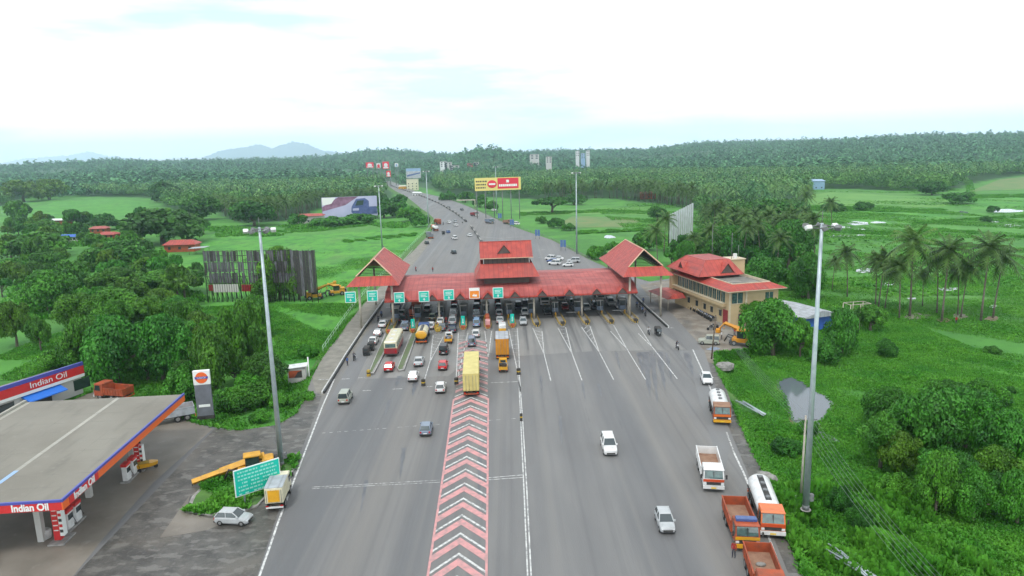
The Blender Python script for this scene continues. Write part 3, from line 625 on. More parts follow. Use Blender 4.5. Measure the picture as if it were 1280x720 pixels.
def bus(name, col, low, L_=10.5, rear='p_maroon'):
    e = empty(name); hw = 1.25; y0, y1 = -L_/2, L_/2
    b = MB(); b.bevbox(-hw,hw,y0,y1,.45,1.4,low,.08); b.bevbox(-hw,hw,y0,y1,1.4,3.05,col,.12); b.build('body', e)
    r_ = MB(); r_.loft([[(-hw*.95,y0+.1,3.03),(hw*.95,y0+.1,3.03),(hw*.95,y1-.1,3.03),(-hw*.95,y1-.1,3.03)],[(-hw*.75,y0+.3,3.2),(hw*.75,y0+.3,3.2),(hw*.75,y1-.3,3.2),(-hw*.75,y1-.3,3.2)]], col)
    for y in (y0+2,y0+5,y0+8): r_.box(-.4,.4,y-.4,y+.4,3.2,3.27,'p_white')
    r_.build('roof', e)
    for s in (-1, 1):
        for k in range(7): y = y0+.6+k*1.38; MB().box(min(s*hw,s*(hw+.015)),max(s*hw,s*(hw+.015)),y,y+1.15,1.75,2.55,'glass').build('side_window', e)
    MB().box(-1.0,1.0,y0-.02,y0+.02,1.85,2.6,'glass_teal').build('rear_window', e); MB().box(-1.1,1.1,y1-.02,y1+.03,1.5,2.7,'glass').build('windscreen', e)
    MB().box(-1.22,1.22,y0-.05,y0+.01,.5,1.75,rear).build('rear_panel', e)
    for s in (-1, 1): MB().box(s*1.05-.12,s*1.05+.12,y0-.08,y0-.04,.9,1.3,'lamp_red').build('tail_light', e)
    MB().box(-1.2,1.2,y0-.14,y0-.02,.45,.65,'dark').build('bumper', e)
    for y in (y0+2.4, y1-2.3):
        for s in (-1, 1): add_wheel(e, s*1.08, y, .48, .3)
    return e
def pickup(name, ccol, bcol, load=None, L_=4.2, lod=0):
    e = empty(name); hw = .78; y0, y1 = -L_/2, L_/2; cy = y1-1.6
    c_ = MB(); c_.loft([[(-hw,cy,.4),(hw,cy,.4),(hw,y1,.4),(-hw,y1,.4)],[(-hw,cy,1.05),(hw,cy,1.05),(hw,y1-.05,1.0),(-hw,y1-.05,1.0)],[(-hw*.88,cy,1.8),(hw*.88,cy,1.8),(hw*.85,y1-.75,1.8),(-hw*.85,y1-.75,1.8)]], ccol); c_.build('cab', e)
    g = MB(); g.quad((-hw*.85,y1-.08,1.06),(hw*.85,y1-.08,1.06),(hw*.78,y1-.66,1.72),(-hw*.78,y1-.66,1.72),'glass'); g.build('windscreen', e)
    MB().box(-hw*.6,hw*.6,cy-.03,cy-.005,1.2,1.65,'glass').build('rear_window', e)
    b = MB(); t = .05; z0, z1 = .7, 1.15
    b.box(-hw,hw,y0,cy-.08,z0-.08,z0,bcol); b.box(-hw,-hw+t,y0,cy-.08,z0,z1,bcol); b.box(hw-t,hw,y0,cy-.08,z0,z1,bcol); b.box(-hw+t,hw-t,y0,y0+t,z0,z1,bcol); b.box(-hw+t,hw-t,cy-.13,cy-.08,z0,z1+.1,bcol)
    bo = b.build('cargo_bed', e)
    if load == 'dark':
        m = MB()
        for i in range(7): x, y = rnd.uniform(-.4,.4), rnd.uniform(y0+.5,cy-.6); m.bevbox(x-.3,x+.3,y-.3,y+.3,z0,z0+rnd.uniform(.3,.8),rnd.choice(['dark','steel_grey','p_bluegrey']),.05)
        m.build('load', bo)
    if load == 'cover': m = MB(); m.bevbox(-hw*.98,hw*.98,y0+.05,cy-.12,z0+.1,1.95,'p_white',.1); m.build('cargo_cover', bo)
    for x in (-hw+.1, hw-.1):
        for y in (y0+.8, y1-.65): add_wheel(e, x, y, .29, .18, lod == 0)
    for s in (-1, 1):
        MB().box(s*.6-.12,s*.6+.12,y0-.03,y0,.5,.62,'lamp_red').build('tail_light', e); MB().box(s*.55-.13,s*.55+.13,y1-.02,y1+.03,.7,.88,'lamp_clear').build('headlight', e)
    return e
def auto(name, col='p_black', top='dark'):
    e = empty(name)
    b = MB(); b.loft([[(-.6,-1.25,.3),(.6,-1.25,.3),(.6,.3,.3),(.25,1.2,.3),(-.25,1.2,.3),(-.6,.3,.3)],[(-.65,-1.3,.9),(.65,-1.3,.9),(.62,.4,.9),(.3,1.15,.95),(-.3,1.15,.95),(-.62,.4,.9)]], col); b.build('body', e)
    r_ = MB(); r_.loft([[(-.64,-1.3,.9),(.64,-1.3,.9),(.64,-.5,.9),(-.64,-.5,.9)],[(-.62,-1.25,1.55),(.62,-1.25,1.55),(.62,.0,1.6),(-.62,.0,1.6)]], top)
    r_.loft([[(-.64,-1.28,1.55),(.64,-1.28,1.55),(.58,.75,1.58),(-.58,.75,1.58)],[(-.5,-1.1,1.74),(.5,-1.1,1.74),(.45,.55,1.72),(-.45,.55,1.72)]], top); r_.build('canopy', e)
    g = MB(); g.quad((-.5,.98,.98),(.5,.98,.98),(.5,.7,1.56),(-.5,.7,1.56),'glass'); g.build('windscreen', e)
    MB().box(-.35,.35,-1.31,-1.27,1.15,1.4,'glass').build('rear_window', e)
    MB().box(-.5,.5,-.75,-.35,.75,.95,'dark').build('seat', e)
    for x, y in ((-.55,-.8),(.55,-.8),(0,.95)): add_wheel(e, x, y, .21, .12, False)
    MB().box(-.11,.11,1.14,1.22,.72,.9,'lamp_clear').build('headlight', e)
    return e
def bike(name, col, white=False):
    e = empty(name)
    for y in (-.62, .66):
        mb = MB(); mb.tube([(-.05,y,.3),(.05,y,.3)], .3, 'tyre', n=14, smooth=False); mb.build('wheel', e)
    f = MB(); f.tube([(0,-.62,.32),(0,-.1,.42),(0,.25,.45),(0,.45,.85)], .045, 'steel_grey', n=6); f.tube([(0,.66,.3),(0,.42,.95)], .035, 'steel_grey', n=6); f.bevbox(-.13,.13,-.15,.25,.25,.52,'steel_grey',.04); f.tube([(.14,-.1,.3),(.14,-.8,.36)], .04, 'rim', n=6); f.build('frame', e)
    t = MB(); t.ell((0,.2,.76), (.16,.3,.14), col, 10, 5); t.build('fuel_tank', e)
    s = MB(); s.bevbox(-.13,.13,-.75,0,.7,.82,'dark',.03); s.build('seat', e)
    h = MB(); h.tube([(-.35,.3,1.0),(-.2,.42,.98),(.2,.42,.98),(.35,.3,1.0)], .02, 'dark', n=5); h.build('handlebar', e)
    l = MB(); l.ell((0,.55,.86), (.09,.08,.1), 'lamp_clear' if not white else 'p_white', 8, 5); l.build('headlight', e)
    m = MB(); m.bevbox(-.07,.07,-.95,-.4,.5,.64,col,.02); m.build('tail', e)
    return e
# ------------------------------------------------------------------ people: one skinned body each
def person(name, joints, edges, radii, shirt='cloth_white', trousers='cloth_dark', split=.95, hair='dark'):
    me = bpy.data.meshes.new(name); me.from_pydata(joints, edges, []); o = bpy.data.objects.new(name, me); COL.objects.link(o)
    sk = o.modifiers.new('s', 'SKIN'); 
    for i, r_ in enumerate(radii): me.skin_vertices[0].data[i].radius = (r_, r_)
    me.skin_vertices[0].data[0].use_root = True
    o.modifiers.new('u', 'SUBSURF').levels = 1
    bpy.context.view_layer.update()
    m2 = bpy.data.meshes.new_from_object(o.evaluated_get(bpy.context.evaluated_depsgraph_get())); bpy.data.objects.remove(o)
    m2.materials.clear()
    for k in (shirt, trousers, 'skin'): m2.materials.append(MATS[k])
    head = Vector(joints[3])
    for p in m2.polygons:
        z = p.center.z; hd = (p.center-head).length < .17 or z > head.z-.08
        p.material_index = 2 if hd else (0 if z > split else 1)
        for j in (7, 11):
            if (p.center-Vector(joints[j])).length < .14: p.material_index = 2
    o = bpy.data.objects.new(name, m2); COL.objects.link(o)
    h = MB(); h.ell((head.x,head.y-.015,head.z+.03), (.1,.115,.11), hair, 10, 5, -.1, 1.); h.build('hair', o)
    return o
EDG = [(0,1),(1,2),(2,3),(2,4),(4,5),(5,6),(6,7),(2,8),(8,9),(9,10),(10,11),(0,12),(12,13),(13,14),(14,15),(0,16),(16,17),(17,18),(18,19)]
RAD = [.14,.14,.06,.105,.07,.055,.042,.04,.07,.055,.042,.04,.095,.07,.05,.045,.095,.07,.05,.045]
STAND = [(0,0,.95),(0,0,1.25),(0,.01,1.48),(0,.03,1.63),(.17,0,1.42),(.22,-.02,1.15),(.23,.05,.92),(.23,.08,.83),(-.17,0,1.42),(-.22,-.02,1.15),(-.23,.03,.92),(-.23,.06,.83),(.1,0,.9),(.11,.03,.5),(.12,0,.08),(.12,.14,.04),(-.1,0,.9),(-.11,.0,.5),(-.12,-.05,.08),(-.12,.09,.04)]
RIDE = [(0,-.35,.88),(0,-.25,1.15),(0,-.15,1.38),(0,-.1,1.53),(.17,-.15,1.33),(.27,.02,1.15),(.32,.22,1.05),(.33,.3,1.03),(-.17,-.15,1.33),(-.27,.02,1.15),(-.32,.22,1.05),(-.33,.3,1.03),(.12,-.28,.85),(.22,.05,.72),(.2,-.1,.34),(.2,.04,.3),(-.12,-.28,.85),(-.22,.05,.72),(-.2,-.1,.34),(-.2,.04,.3)]
PP = {}
def person_of(pose, shirt, trousers='cloth_dark'):
    k = (pose, shirt, trousers)
    if k not in PP: PP[k] = person('person', STAND if pose == 'stand' else RIDE, EDG, RAD, shirt, trousers, .95 if pose == 'stand' else .95)
    return PP[k]
# ------------------------------------------------------------------ traffic
PROT = {}
def proto(fn, name, *a, **k):
    key = (fn.__name__, name, str(a), str(k))
    if key not in PROT: PROT[key] = fn(name, *a, **k)
    return PROT[key]
AW, TO = 0., PI
def heading(p, q):
    a, b = G(*p), G(*q); return math.atan2(-(b.x-a.x), b.y-a.y)
def vehicle(pr, px, py, rz, label, cat, group=None, z=.02):
    g = G(px, py, z); return place(pr, g, rz, label, cat, group)
c_ = lambda n, col, kind='hatch', lod=0: proto(car, n, col, kind, lod)
QL = 'cars queueing at the toll booths'
cars = [
 (c_('parked_car','p_beige','jeep'), 432,501, AW+.03, 'pale green boxy jeep driving alone behind the left median tip', 'jeep', None),
 (c_('hatchback_car','p_bluegrey'), 533,540, AW+.03, 'blue grey hatchback beside the pink chevrons, last car driving up to the plaza', 'car', None),
 (c_('hatchback_car','p_white'), 551,488, AW+.03, 'white hatchback driving just left of the big yellow container truck', 'car', QL),
 (c_('hatchback_car','p_white'), 517,474, AW+.03, 'white hatchback nearest the short dashed line left of the black barrel', 'car', QL),
 (c_('sedan_car','p_silver','sedan'), 524,455, AW+.03, 'silver sedan behind the blue and yellow tank lorry', 'car', QL),
 (c_('hatchback_car','p_red'), 554,460, AW+.02, 'bright red hatchback on the open lane behind the black jeep', 'car', QL),
 (c_('jeep','p_black','jeep'), 555,441, AW+.02, 'black jeep ahead of the bright red hatchback', 'jeep', QL),
 (c_('hatchback_car','p_red'), 487,462, AW+.03, 'red hatchback right behind the cream and maroon bus', 'car', QL),
 (c_('sedan_car','p_white','sedan'), 467,429, AW+.03, 'white sedan on the outer left lane beside the bus', 'car', QL),
 (c_('hatchback_car','p_silver'), 473,419, AW+.03, 'silver hatchback ahead of the white sedan on the outer left lane', 'car', QL),
 (c_('sedan_car','p_white','sedan'), 479,408, AW+.03, 'white sedan at the booth beside the leftmost cream column', 'car', QL),
 (c_('suv','p_bluegrey','suv'), 507,411, AW+.03, 'blue grey suv waiting right of the bus roof', 'car', QL),
 (c_('hatchback_car','p_white'), 539,410, AW+.03, 'white hatchback just ahead of the blue and yellow tank lorry', 'car', QL),
 (c_('hatchback_car','p_green'), 541,399, AW+.03, 'olive green hatchback ahead of the white one in the tank lorry lane', 'car', QL),
 (c_('hatchback_car','p_navy'), 566,414, AW+.03, 'dark navy hatchback behind the silver suv in a booth lane', 'car', QL),
 (c_('suv','p_silver','suv'), 566,404, AW+.03, 'silver suv in a booth lane between the barrel island and the teal panel island', 'car', QL),
 (c_('suv','p_white','suv'), 567,395, AW+.03, 'white suv second from the canopy eave left of the teal panel island', 'car', QL),
 (c_('sedan_car','p_bluegrey','sedan'), 568,387, AW+.03, 'blue grey sedan under the canopy eave left of the teal panel island', 'car', QL),
 (c_('van','p_sky','van'), 596,407, AW+.02, 'pale blue van waiting left of the orange booth front', 'van', QL),
 (c_('suv','p_grey','suv'), 596,396, AW+.02, 'grey suv ahead of the pale blue van', 'car', QL),
 (c_('suv','p_navy','suv'), 596,387, AW+.02, 'dark navy suv ahead of the grey suv under the canopy eave', 'car', QL),
 (c_('hatchback_car','p_white'), 595,420, AW+.03, 'small white hatchback between two gores ahead of the yellow container truck', 'car', QL),
 (c_('van','p_bluegrey','van'), 590,431, AW+.02, 'blue grey van close ahead of the yellow container truck', 'van', QL),
 (c_('sedan_car','p_silver','sedan'), 625,403, AW+.02, 'silver sedan right of the orange booth front ahead of the yellow tailed pickup', 'car', QL),
 (c_('hatchback_car','p_silver'), 624,394, AW+.02, 'silver hatchback second in the lane right of the orange booth front', 'car', QL),
 (c_('hatchback_car','p_bluegrey'), 623,386, AW+.02, 'blue grey hatchback third in the lane right of the orange booth front', 'car', QL),
 (c_('suv','p_navy','suv'), 648,386, TO+.01, 'dark blue suv coming out of the first booth right of the teal panel islands', 'car', QL),
 (c_('hatchback_car','p_silver'), 654,405, TO+.01, 'small silver hatchback just clear of the booths beside the first right island', 'car', None),
 (c_('sedan_car','p_maroon','sedan'), 706,386, TO+.01, 'maroon sedan coming out of the third booth on the right side', 'car', None),
 (c_('sedan_car','p_silver','sedan'), 733,387, TO+.01, 'silver sedan beside the cream column right of the third right island', 'car', None),
 (c_('suv','p_silver','suv'), 763,381, TO+.01, 'silver suv coming out of the booth left of the outermost island', 'car', None),
 (c_('suv','p_white','suv'), 761,562, TO-.02, 'white suv driving alone on the wide right carriageway', 'car', None),
 (c_('hatchback_car','p_silver'), 831,657, TO-.04, 'silver hatchback driving nearest the camera on the right carriageway', 'car', None),
 (c_('sedan_car','p_white','sedan'), 883,477, TO-.15, 'white sedan parked at the right edge behind the white tank lorry', 'car', None),
 (c_('hatchback_car','p_silver'), 293,653, R(-97), 'silver white hatchback parked on the wet forecourt beside the weedy traffic island', 'car', None),
]
for col, kd, x, y, lab in [('p_grey','hatch',553,412,'grey hatchback beside the yellow barrels of the barrel island'),('p_white','sedan',551,404,'white sedan level with the yellow barrels, one lane left of the silver suv'),('p_bluegrey','hatch',549,396,'blue grey hatchback second from the eave in the barrel island lane'),
  ('p_silver','suv',535,389,'silver suv ahead of the olive green hatchback'),('p_black','sedan',504,401,'black sedan ahead of the blue grey suv right of the bus'),('p_silver','hatch',503,394,'silver hatchback two ahead of the blue grey suv right of the bus'),
  ('p_black','suv',597,380,'black suv deepest under the canopy in the pale blue van lane'),('p_red','hatch',568,380,'red hatchback deepest in the lane left of the teal panel island'),('p_black','hatch',622,379,'black hatchback deepest in the lane right of the orange booth front'),
  ('p_white','hatch',656,393,'white hatchback leaving the booth ahead of the small silver one'),('p_grey','suv',657,384,'grey suv still under the eave behind the small silver hatchback'),('p_black','sedan',684,392,'black sedan leaving the lane of the white fronted truck'),
  ('p_bluegrey','sedan',716,381,'blue grey sedan under the eave right of the maroon sedan'),('p_black','suv',745,386,'black suv beside the silver sedan near the tall cream column'),('p_white','hatch',773,384,'white hatchback under the eave in the second lane from the right'),('p_grey','hatch',779,379,'grey hatchback under the eave in the second lane from the right')]:
    cars.append((c_({'hatch':'hatchback_car','sedan':'sedan_car','suv':'suv'}[kd],col,kd), x, y, (AW if x < 642 else TO)+.03, lab, 'car', QL))
for a in cars: vehicle(*a)
vehicle(proto(box_truck,'container_truck','p_orange','yellow_box',L_=15.,H=3.95,w=2.55,tail='rust_orange',axles=(-6.3,-5.1,-3.9,3.2,6.2)), 590,478, AW+.04, 'long truck with a plain pale yellow container standing on the chevrons', 'truck')
vehicle(proto(box_truck,'covered_truck','p_orange','orange_box',L_=8.,H=4.2,roof='tin',tail='orange_box'), 628,443, AW+.02, 'truck with orange rear doors and a grey roof right of the yellow container truck', 'truck')
vehicle(proto(pickup,'pickup','p_yellow','p_yellow','dark'), 629,462, AW+.02, 'small yellow pickup carrying dark goods behind the orange doored truck', 'pickup')
vehicle(proto(pickup,'pickup','p_white','p_yellow','cover'), 628,414, AW+.02, 'white pickup with a yellow tail ahead of the orange doored truck', 'pickup')
vehicle(proto(pickup,'pickup','p_white','p_yellow','dark'), 561,427, AW+.03, 'white pickup with a yellow tailboard ahead of the black jeep', 'pickup')
vehicle(proto(tanker,'tank_lorry','p_blue','p_cream','p_blue','p_white',L_=8.4,roof='p_blue',endcol='p_yellow'), 529,424, AW+.03, 'tank lorry with a blue cab and bright yellow rear end', 'tank lorry')
vehicle(proto(bus,'bus','p_cream','p_maroon'), 493,437, AW+.03, 'cream bus with a maroon rear between two long medians', 'bus')
for x, y, a, t in [(459,443,-.3,'black autorickshaw tailing the pair on the outer left lane'),(464.5,437,-.3,'black autorickshaw ahead of its pair on the outer left lane')]: vehicle(proto(auto,'autorickshaw'), x, y, AW+.04, t, 'autorickshaw', 'autorickshaws on the outer left lane')
vehicle(proto(auto,'autorickshaw'), 823,419, TO+.01, 'black autorickshaw on the outer right lane beside the long kerb', 'autorickshaw')
# trucks on the right shoulder
vehicle(proto(tanker,'tank_lorry','rust_orange','p_white','p_orange','p_yellow',L_=8.2,wlk='p_white',roof='bin_brown'), 899,519, TO-.19, 'white tank lorry with a brown topped orange cab parked behind the white tipper', 'tank lorry')
vehicle(proto(tipper,'tipper_truck','p_white','p_white','p_redorange','p_white',L_=8.2,floor='bin_brown'), 887,596, TO-.17, 'white tipper truck with an empty brown bed and a red front stripe', 'tipper truck')
vehicle(proto(tipper,'tipper_truck','rust_orange','rust_orange','p_yellow','p_yellow',L_=7.4,roof='p_blue'), 925,666, TO-.13, 'red orange tipper truck with a yellow front and a blue cab roof', 'tipper truck')
vehicle(proto(tipper,'tipper_truck','rust_orange','rust_orange','p_orange','p_orange',L_=7.4), 955,733, TO-.15, 'red orange tipper truck cut by the picture edge, carrying a pale sack', 'tipper truck')
vehicle(proto(tanker,'tank_lorry','p_orange','p_white','p_redorange','p_white',L_=9.,roof='p_orange'), 956,646, TO-.18, 'white tank lorry with a bright orange cab and a black walkway on its tank', 'tank lorry')
s_ = MB(); s_.ell((0,0,.12), (.5,.35,.16), 'rubble', 10, 5); tag(s_.build('sack', None, G(951,707,1.1)), 'pale sack lying in the bed of the nearest red orange tipper', 'sack')
# trucks coming out of the booths
vehicle(proto(box_truck,'container_truck','p_white','tin',L_=9,H=3.3,w=2.4), 680,379, TO+.02, 'white fronted truck coming out between the first and second right islands', 'truck')
vehicle(proto(tipper,'tipper_truck','p_white','p_blue','p_blue','p_white'), 700,374, TO+.02, 'truck with a white cab and blue bed under the eave behind the second right island', 'truck')
vehicle(proto(tipper,'tipper_truck','p_white','p_grey','p_grey','p_white'), 749,372, TO+.02, 'truck with a white cab and grey bed under the eave near the fourth right island', 'truck')
vehicle(proto(tipper,'tipper_truck','rust_orange','rust_orange','p_yellow','p_yellow',L_=7.4,roof='p_blue'), 520,393, AW+.03, 'rust orange tipper deep under the canopy in the left half', 'tipper truck')
vehicle(proto(bus,'bus','p_navy','p_navy',L_=9.5,rear='p_navy'), 498,389, AW+.03, 'dark navy bus under the canopy ahead of the cream bus', 'bus')
# beyond the plaza
FAR = 'cars on the road beyond the toll plaza'
for pr, x, y, rz, lab, cat in [
 (c_('hatchback_car','p_black','hatch',1), 567,317,AW+.35,'black car alone closest behind the red tower on the far carriageway','car'),
 (c_('suv','p_white','suv',1), 568,299,AW+.35,'white suv between the black car and the blue car on the far road','car'),
 (c_('hatchback_car','p_white','hatch',1), 587,295.5,AW+.35,'white car just left of the dark median gap on the far road','car'),
 (c_('hatchback_car','p_blue','hatch',1), 560,291,AW+.35,'blue car beside a dark autorickshaw on the far road','car'),
 (c_('sedan_car','p_white','sedan',1), 561,279,AW+.4,'white car left of two others just past the far apron','car'),
 (c_('hatchback_car','p_white','hatch',1), 570,282.5,AW+.4,'white car nearest of the trio just past the far apron','car'),
 (c_('hatchback_car','p_silver','hatch',1), 569,278,AW+.4,'silver car farthest of the trio just past the far apron','car'),
 (c_('hatchback_car','p_black','hatch',1), 577.5,263,TO+.45,'black car on the oncoming side of the far median','car'),
 (c_('hatchback_car','p_black','hatch',1), 560.5,260.5,AW+.45,'black car hugging the far median barrier','car'),
 (c_('sedan_car','p_white','sedan',1), 618,263.5,TO+.9,'white car parked on the verge below the red and yellow hoarding','car'),
 (c_('hatchback_car','p_black','hatch',1), 533.5,305,AW+.3,'black car at the rear of the parked line left of the far road','car'),
 (c_('van','p_white','van',1), 688,325,R(60),'white van at the left end of the cars parked beyond the canopy','van'),
 (c_('suv','p_white','suv',1), 693,331,R(70),'white suv nearest the canopy edge among the cars parked beyond','car'),
 (c_('sedan_car','p_white','sedan',1), 697,325,R(75),'white sedan in the middle of the cars parked beyond the canopy','car'),
 (c_('hatchback_car','p_blue','hatch',1), 690,328,R(65),'blue car between white ones parked beyond the canopy','car'),
 (c_('hatchback_car','p_white','hatch',1), 710,333,R(80),'white hatchback close behind the canopy edge right of the other parked ones','car'),
 (c_('suv','p_silver','suv',1), 717,328,R(80),'silver suv at the right end of the cars parked beyond the canopy','car'),
 ]: vehicle(pr, x, y, rz, lab, cat, FAR)
vehicle(proto(auto,'autorickshaw'), 554,293, AW+.35, 'dark autorickshaw beside the blue car on the far road', 'autorickshaw')
vehicle(proto(tanker,'tank_lorry','p_orange','p_white','p_redorange','p_white',L_=9.,roof='p_orange'), 543.5,288, AW+.3, 'white tank lorry parked left on the far road', 'tank lorry')
vehicle(proto(box_truck,'covered_truck','rust_orange','rust_orange',L_=8.,H=3.), 547,280, AW+.35, 'rusty red truck ahead of the white tank lorry on the far road', 'truck')
vehicle(proto(tipper,'tipper_truck','p_grey','p_grey','p_grey','p_grey'), 537,297.5, AW+.3, 'grey tipper truck parked behind the white tank lorry on the far road', 'truck')
vehicle(proto(tipper,'tipper_truck','p_maroon','p_maroon','p_white','p_white'), 593,270, TO+.5, 'maroon truck standing at the right edge of the far road under the gantry', 'truck')
vehicle(proto(tipper,'tipper_truck','p_bluegrey','p_bluegrey','p_grey','p_grey'), 612,279, TO+.5, 'blue grey truck seen over the tower roof, left of the brown one', 'truck')
vehicle(proto(tipper,'tipper_truck','bin_brown','bin_brown','p_grey','p_grey',L_=7.), 635,280, TO+.6, 'brown truck seen over the right end of the tower roof', 'truck')
vehicle(c_('van','p_white','van',1), 646,281, TO+.7, 'white van beside the brown truck beyond the tower roof', 'van')
# left forecourt
vehicle(proto(box_truck,'delivery_van','p_cream','p_cream',L_=5.2,H=2.9,w=1.95,roof='tin',w_cab=1.8,axles=(-1.6,1.7),tail='p_white'), 350,626, AW+.12, 'cream box van with a yellow rear door parked by the green direction board', 'van')
d_ = MB(); g = G(344.5,640,0); d_.box(-.62,.62,0,.05,1.25,2.6,'p_yellow')
vanr = [o for o in bpy.data.objects if o.get('label','').startswith('cream box van')][0]
dd = d_.build('door_panel', vanr); dd.location = (0,-2.72,0)
vehicle(proto(tipper,'tipper_truck','rust_orange','rust_orange','p_white','p_white',L_=6.), 143,498, R(75), 'orange truck parked under trees behind the fuel station canopy', 'truck')
vehicle(proto(tipper,'tipper_truck','p_silver','tin','p_grey','p_grey',L_=7.), 212,527, R(120), 'silver grey truck half hidden behind the far end of the station canopy', 'truck')
vehicle(c_('jeep','p_beige','jeep'), 886,430, R(75), 'pale jeep with a dark window parked by the black leaning pole', 'jeep')
# motorbikes and riders
for i, (x, y, rz, col, sh, lab) in enumerate([
 (811,418,TO,'p_black','cloth_white','just left of the black autorickshaw on the outer right lane'),(846.5,436,TO+.1,'p_white','cloth_dark','alone right of the long kerb near the yard'),
 (796,384,AW,'p_black','cloth_blue','first of four beside the long right kerb'),(799.5,387,AW,'p_black','cloth_dark','second of four beside the long right kerb'),(803,391,AW,'p_black','cloth_blue','third of four beside the long right kerb'),(806.5,395,AW,'p_black','cloth_dark','last of four beside the long right kerb'),
 (443,450,AW+.04,'p_black','cloth_dark','behind the autorickshaw pair on the outer left lane'),(477,396,AW+.04,'p_black','cloth_blue','at the mouth of the outer left lane'),(473,402,AW+.04,'p_black','cloth_dark','left of the white sedan at the outer left booth'),
 (558,404,AW,'p_red','cloth_red','left of the silver suv in a booth lane'),(559,410,AW,'p_red','cloth_dark','left of the navy hatchback in a booth lane'),(520,339,TO+.3,'p_red','cloth_red','on the far road left of the tower'),(554,281,AW+.4,'p_black','cloth_dark','near the parked lorries on the far road'),(578,279,AW+.3,'p_black','cloth_white','beside the far median barrier')]):
    g = G(x, y, .02)
    place(proto(bike,'motorcycle',col), g, rz, ('white' if col == 'p_white' else 'red' if col == 'p_red' else 'black')+' motorcycle ridden '+lab, 'motorcycle', 'motorcycles on the road')
    place(person_of('ride', sh), g, rz, 'rider in '+{'cloth_white':'white','cloth_dark':'dark clothes','cloth_blue':'blue','cloth_red':'red'}[sh]+' '+lab, 'person', 'motorcycle riders')
for i, (x, y, sh, rz, lab) in enumerate([(434.5,457,'cloth_blue',1.,'person in blue walking by the low kerb left of the outer lane'),(917,697,'cloth_red',2.5,'person in red standing before the red orange tipper'),(541,340,'cloth_red',0,'person walking on the far road behind the canopy'),
     (902,424,'cloth_white',1.,'person in white standing in the yard beside the orange crane'),(918,420,'cloth_red',2,'person in red standing by the crane boom foot'),(804,380,'cloth_blue',0,'person in blue standing on the long right kerb'),(1195,405,'cloth_red',0,'person in red alone in the field below the palms')]):
    place(person_of('stand', sh), G(x, y, ZF if x > 1100 else .02), rz, lab, 'person')
for i in range(34):
    t = i/33; row = i%2; x, y = 862+t*31+row*5+rnd.uniform(-.6,.6), 384+t*18-row*4.5
    g = G(x, y, .02); place(proto(bike,'motorcycle',['p_blue','p_navy','p_black','p_silver','p_blue','p_red'][i%6]), g, R(118)+rnd.uniform(-.25,.25), 'motorcycle parked in the tight rows along the toll office wall', 'motorcycle', 'motorcycles parked by the toll office', 1.12)
for x, y, rz, cl in [(893,410,1.,'p_black'),(889,413,1.2,'p_black')]: place(proto(bike,'motorcycle',cl), G(x,y,.02), rz, 'black motorcycle parked by the pole, '+('right' if x > 891 else 'left')+' of the two', 'motorcycle')
vehicle(c_('sedan_car','p_white','sedan'), 855,366, R(20), 'white sedan parked at the far end of the yard near the red porch', 'car')
# ------------------------------------------------------------------ toll plaza canopy
PL = empty('toll_plaza', 'long red roofed toll plaza canopy with a central tower and open gabled ends', 'toll plaza', (0,156.8,0), R(3.2))
m = MB()
E0, E1, HX = (-.3, 6.2), (2.6, 7.6), 29.
m.loft([[(-HX,-.3,6.2),(-HX,2.6,7.75),(-HX,15,8.9),(-HX,27.4,7.4),(-HX,29,6.2)],[(HX,-.3,6.2),(HX,2.6,7.75),(HX,15,8.9),(HX,27.4,7.4),(HX,29,6.2)]], 'roof_red_faded', cap=False, close=False)
m.build('roof', PL)
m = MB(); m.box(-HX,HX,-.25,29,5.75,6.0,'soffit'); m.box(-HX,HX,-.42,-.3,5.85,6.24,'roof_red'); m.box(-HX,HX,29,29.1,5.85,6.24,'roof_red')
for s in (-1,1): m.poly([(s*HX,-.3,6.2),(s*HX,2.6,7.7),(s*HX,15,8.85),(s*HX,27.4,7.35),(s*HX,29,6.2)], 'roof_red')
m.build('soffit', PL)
for x in (-24.6,-18.2,-11.9,-5.6,.6,6.9,13.1,19.4,25.4):        # little gablets on the eave
    g = MB(); g.poly([(x-1.15,-.75,6.05),(x+1.15,-.75,6.05),(x,-.65,7.3)], 'soffit')
    for s in (-1,1): g.quad((x+s*1.25,-.85,6.02),(x,-.9,7.42),(x,1.9,7.44),(x+s*1.25,.6,6.66),'roof_red')
    g.build('gablet', PL)
for u in (27.3,16.3,5.1,-5.9,-16.9,-27.5):
    for v in (1.6, 14.5, 27): m = MB(); m.tube([(u,v,0),(u,v,5.8)], .24, 'col_cream', n=10); m.build('column', PL)
# tower
m = MB(); tx0, tx1, q0, q1 = -6.9, 5.3, 5.5, 14.
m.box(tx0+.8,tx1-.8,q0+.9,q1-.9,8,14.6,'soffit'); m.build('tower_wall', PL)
m = MB(); a = [(tx0-1.5,q0-2,9.9),(tx1+1.5,q0-2,9.9),(tx1+1.5,q1+2,9.9),(tx0-1.5,q1+2,9.9)]; b = [(tx0,q0+.6,12.9),(tx1,q0+.6,12.9),(tx1,q1-.6,12.9),(tx0,q1-.6,12.9)]
m.loft([a,b],'roof_red',cap=False); m.build('tower_skirt_roof', PL)
m = MB(); yc = (q0+q1)/2; m.quad((tx0-.1,q0-.2,14.3),(tx1+.1,q0-.2,14.3),(tx1+.1,yc,17.7),(tx0-.1,yc,17.7),'roof_red'); m.quad((tx0-.1,q1+.2,14.3),(tx1+.1,q1+.2,14.3),(tx1+.1,yc,17.7),(tx0-.1,yc,17.7),'roof_red')
for x in (tx0+.15, tx1-.15): m.poly([(x,q0+.3,14.3),(x,q1-.3,14.3),(x,yc,17.4)],'dark')
m.build('tower_roof', PL)
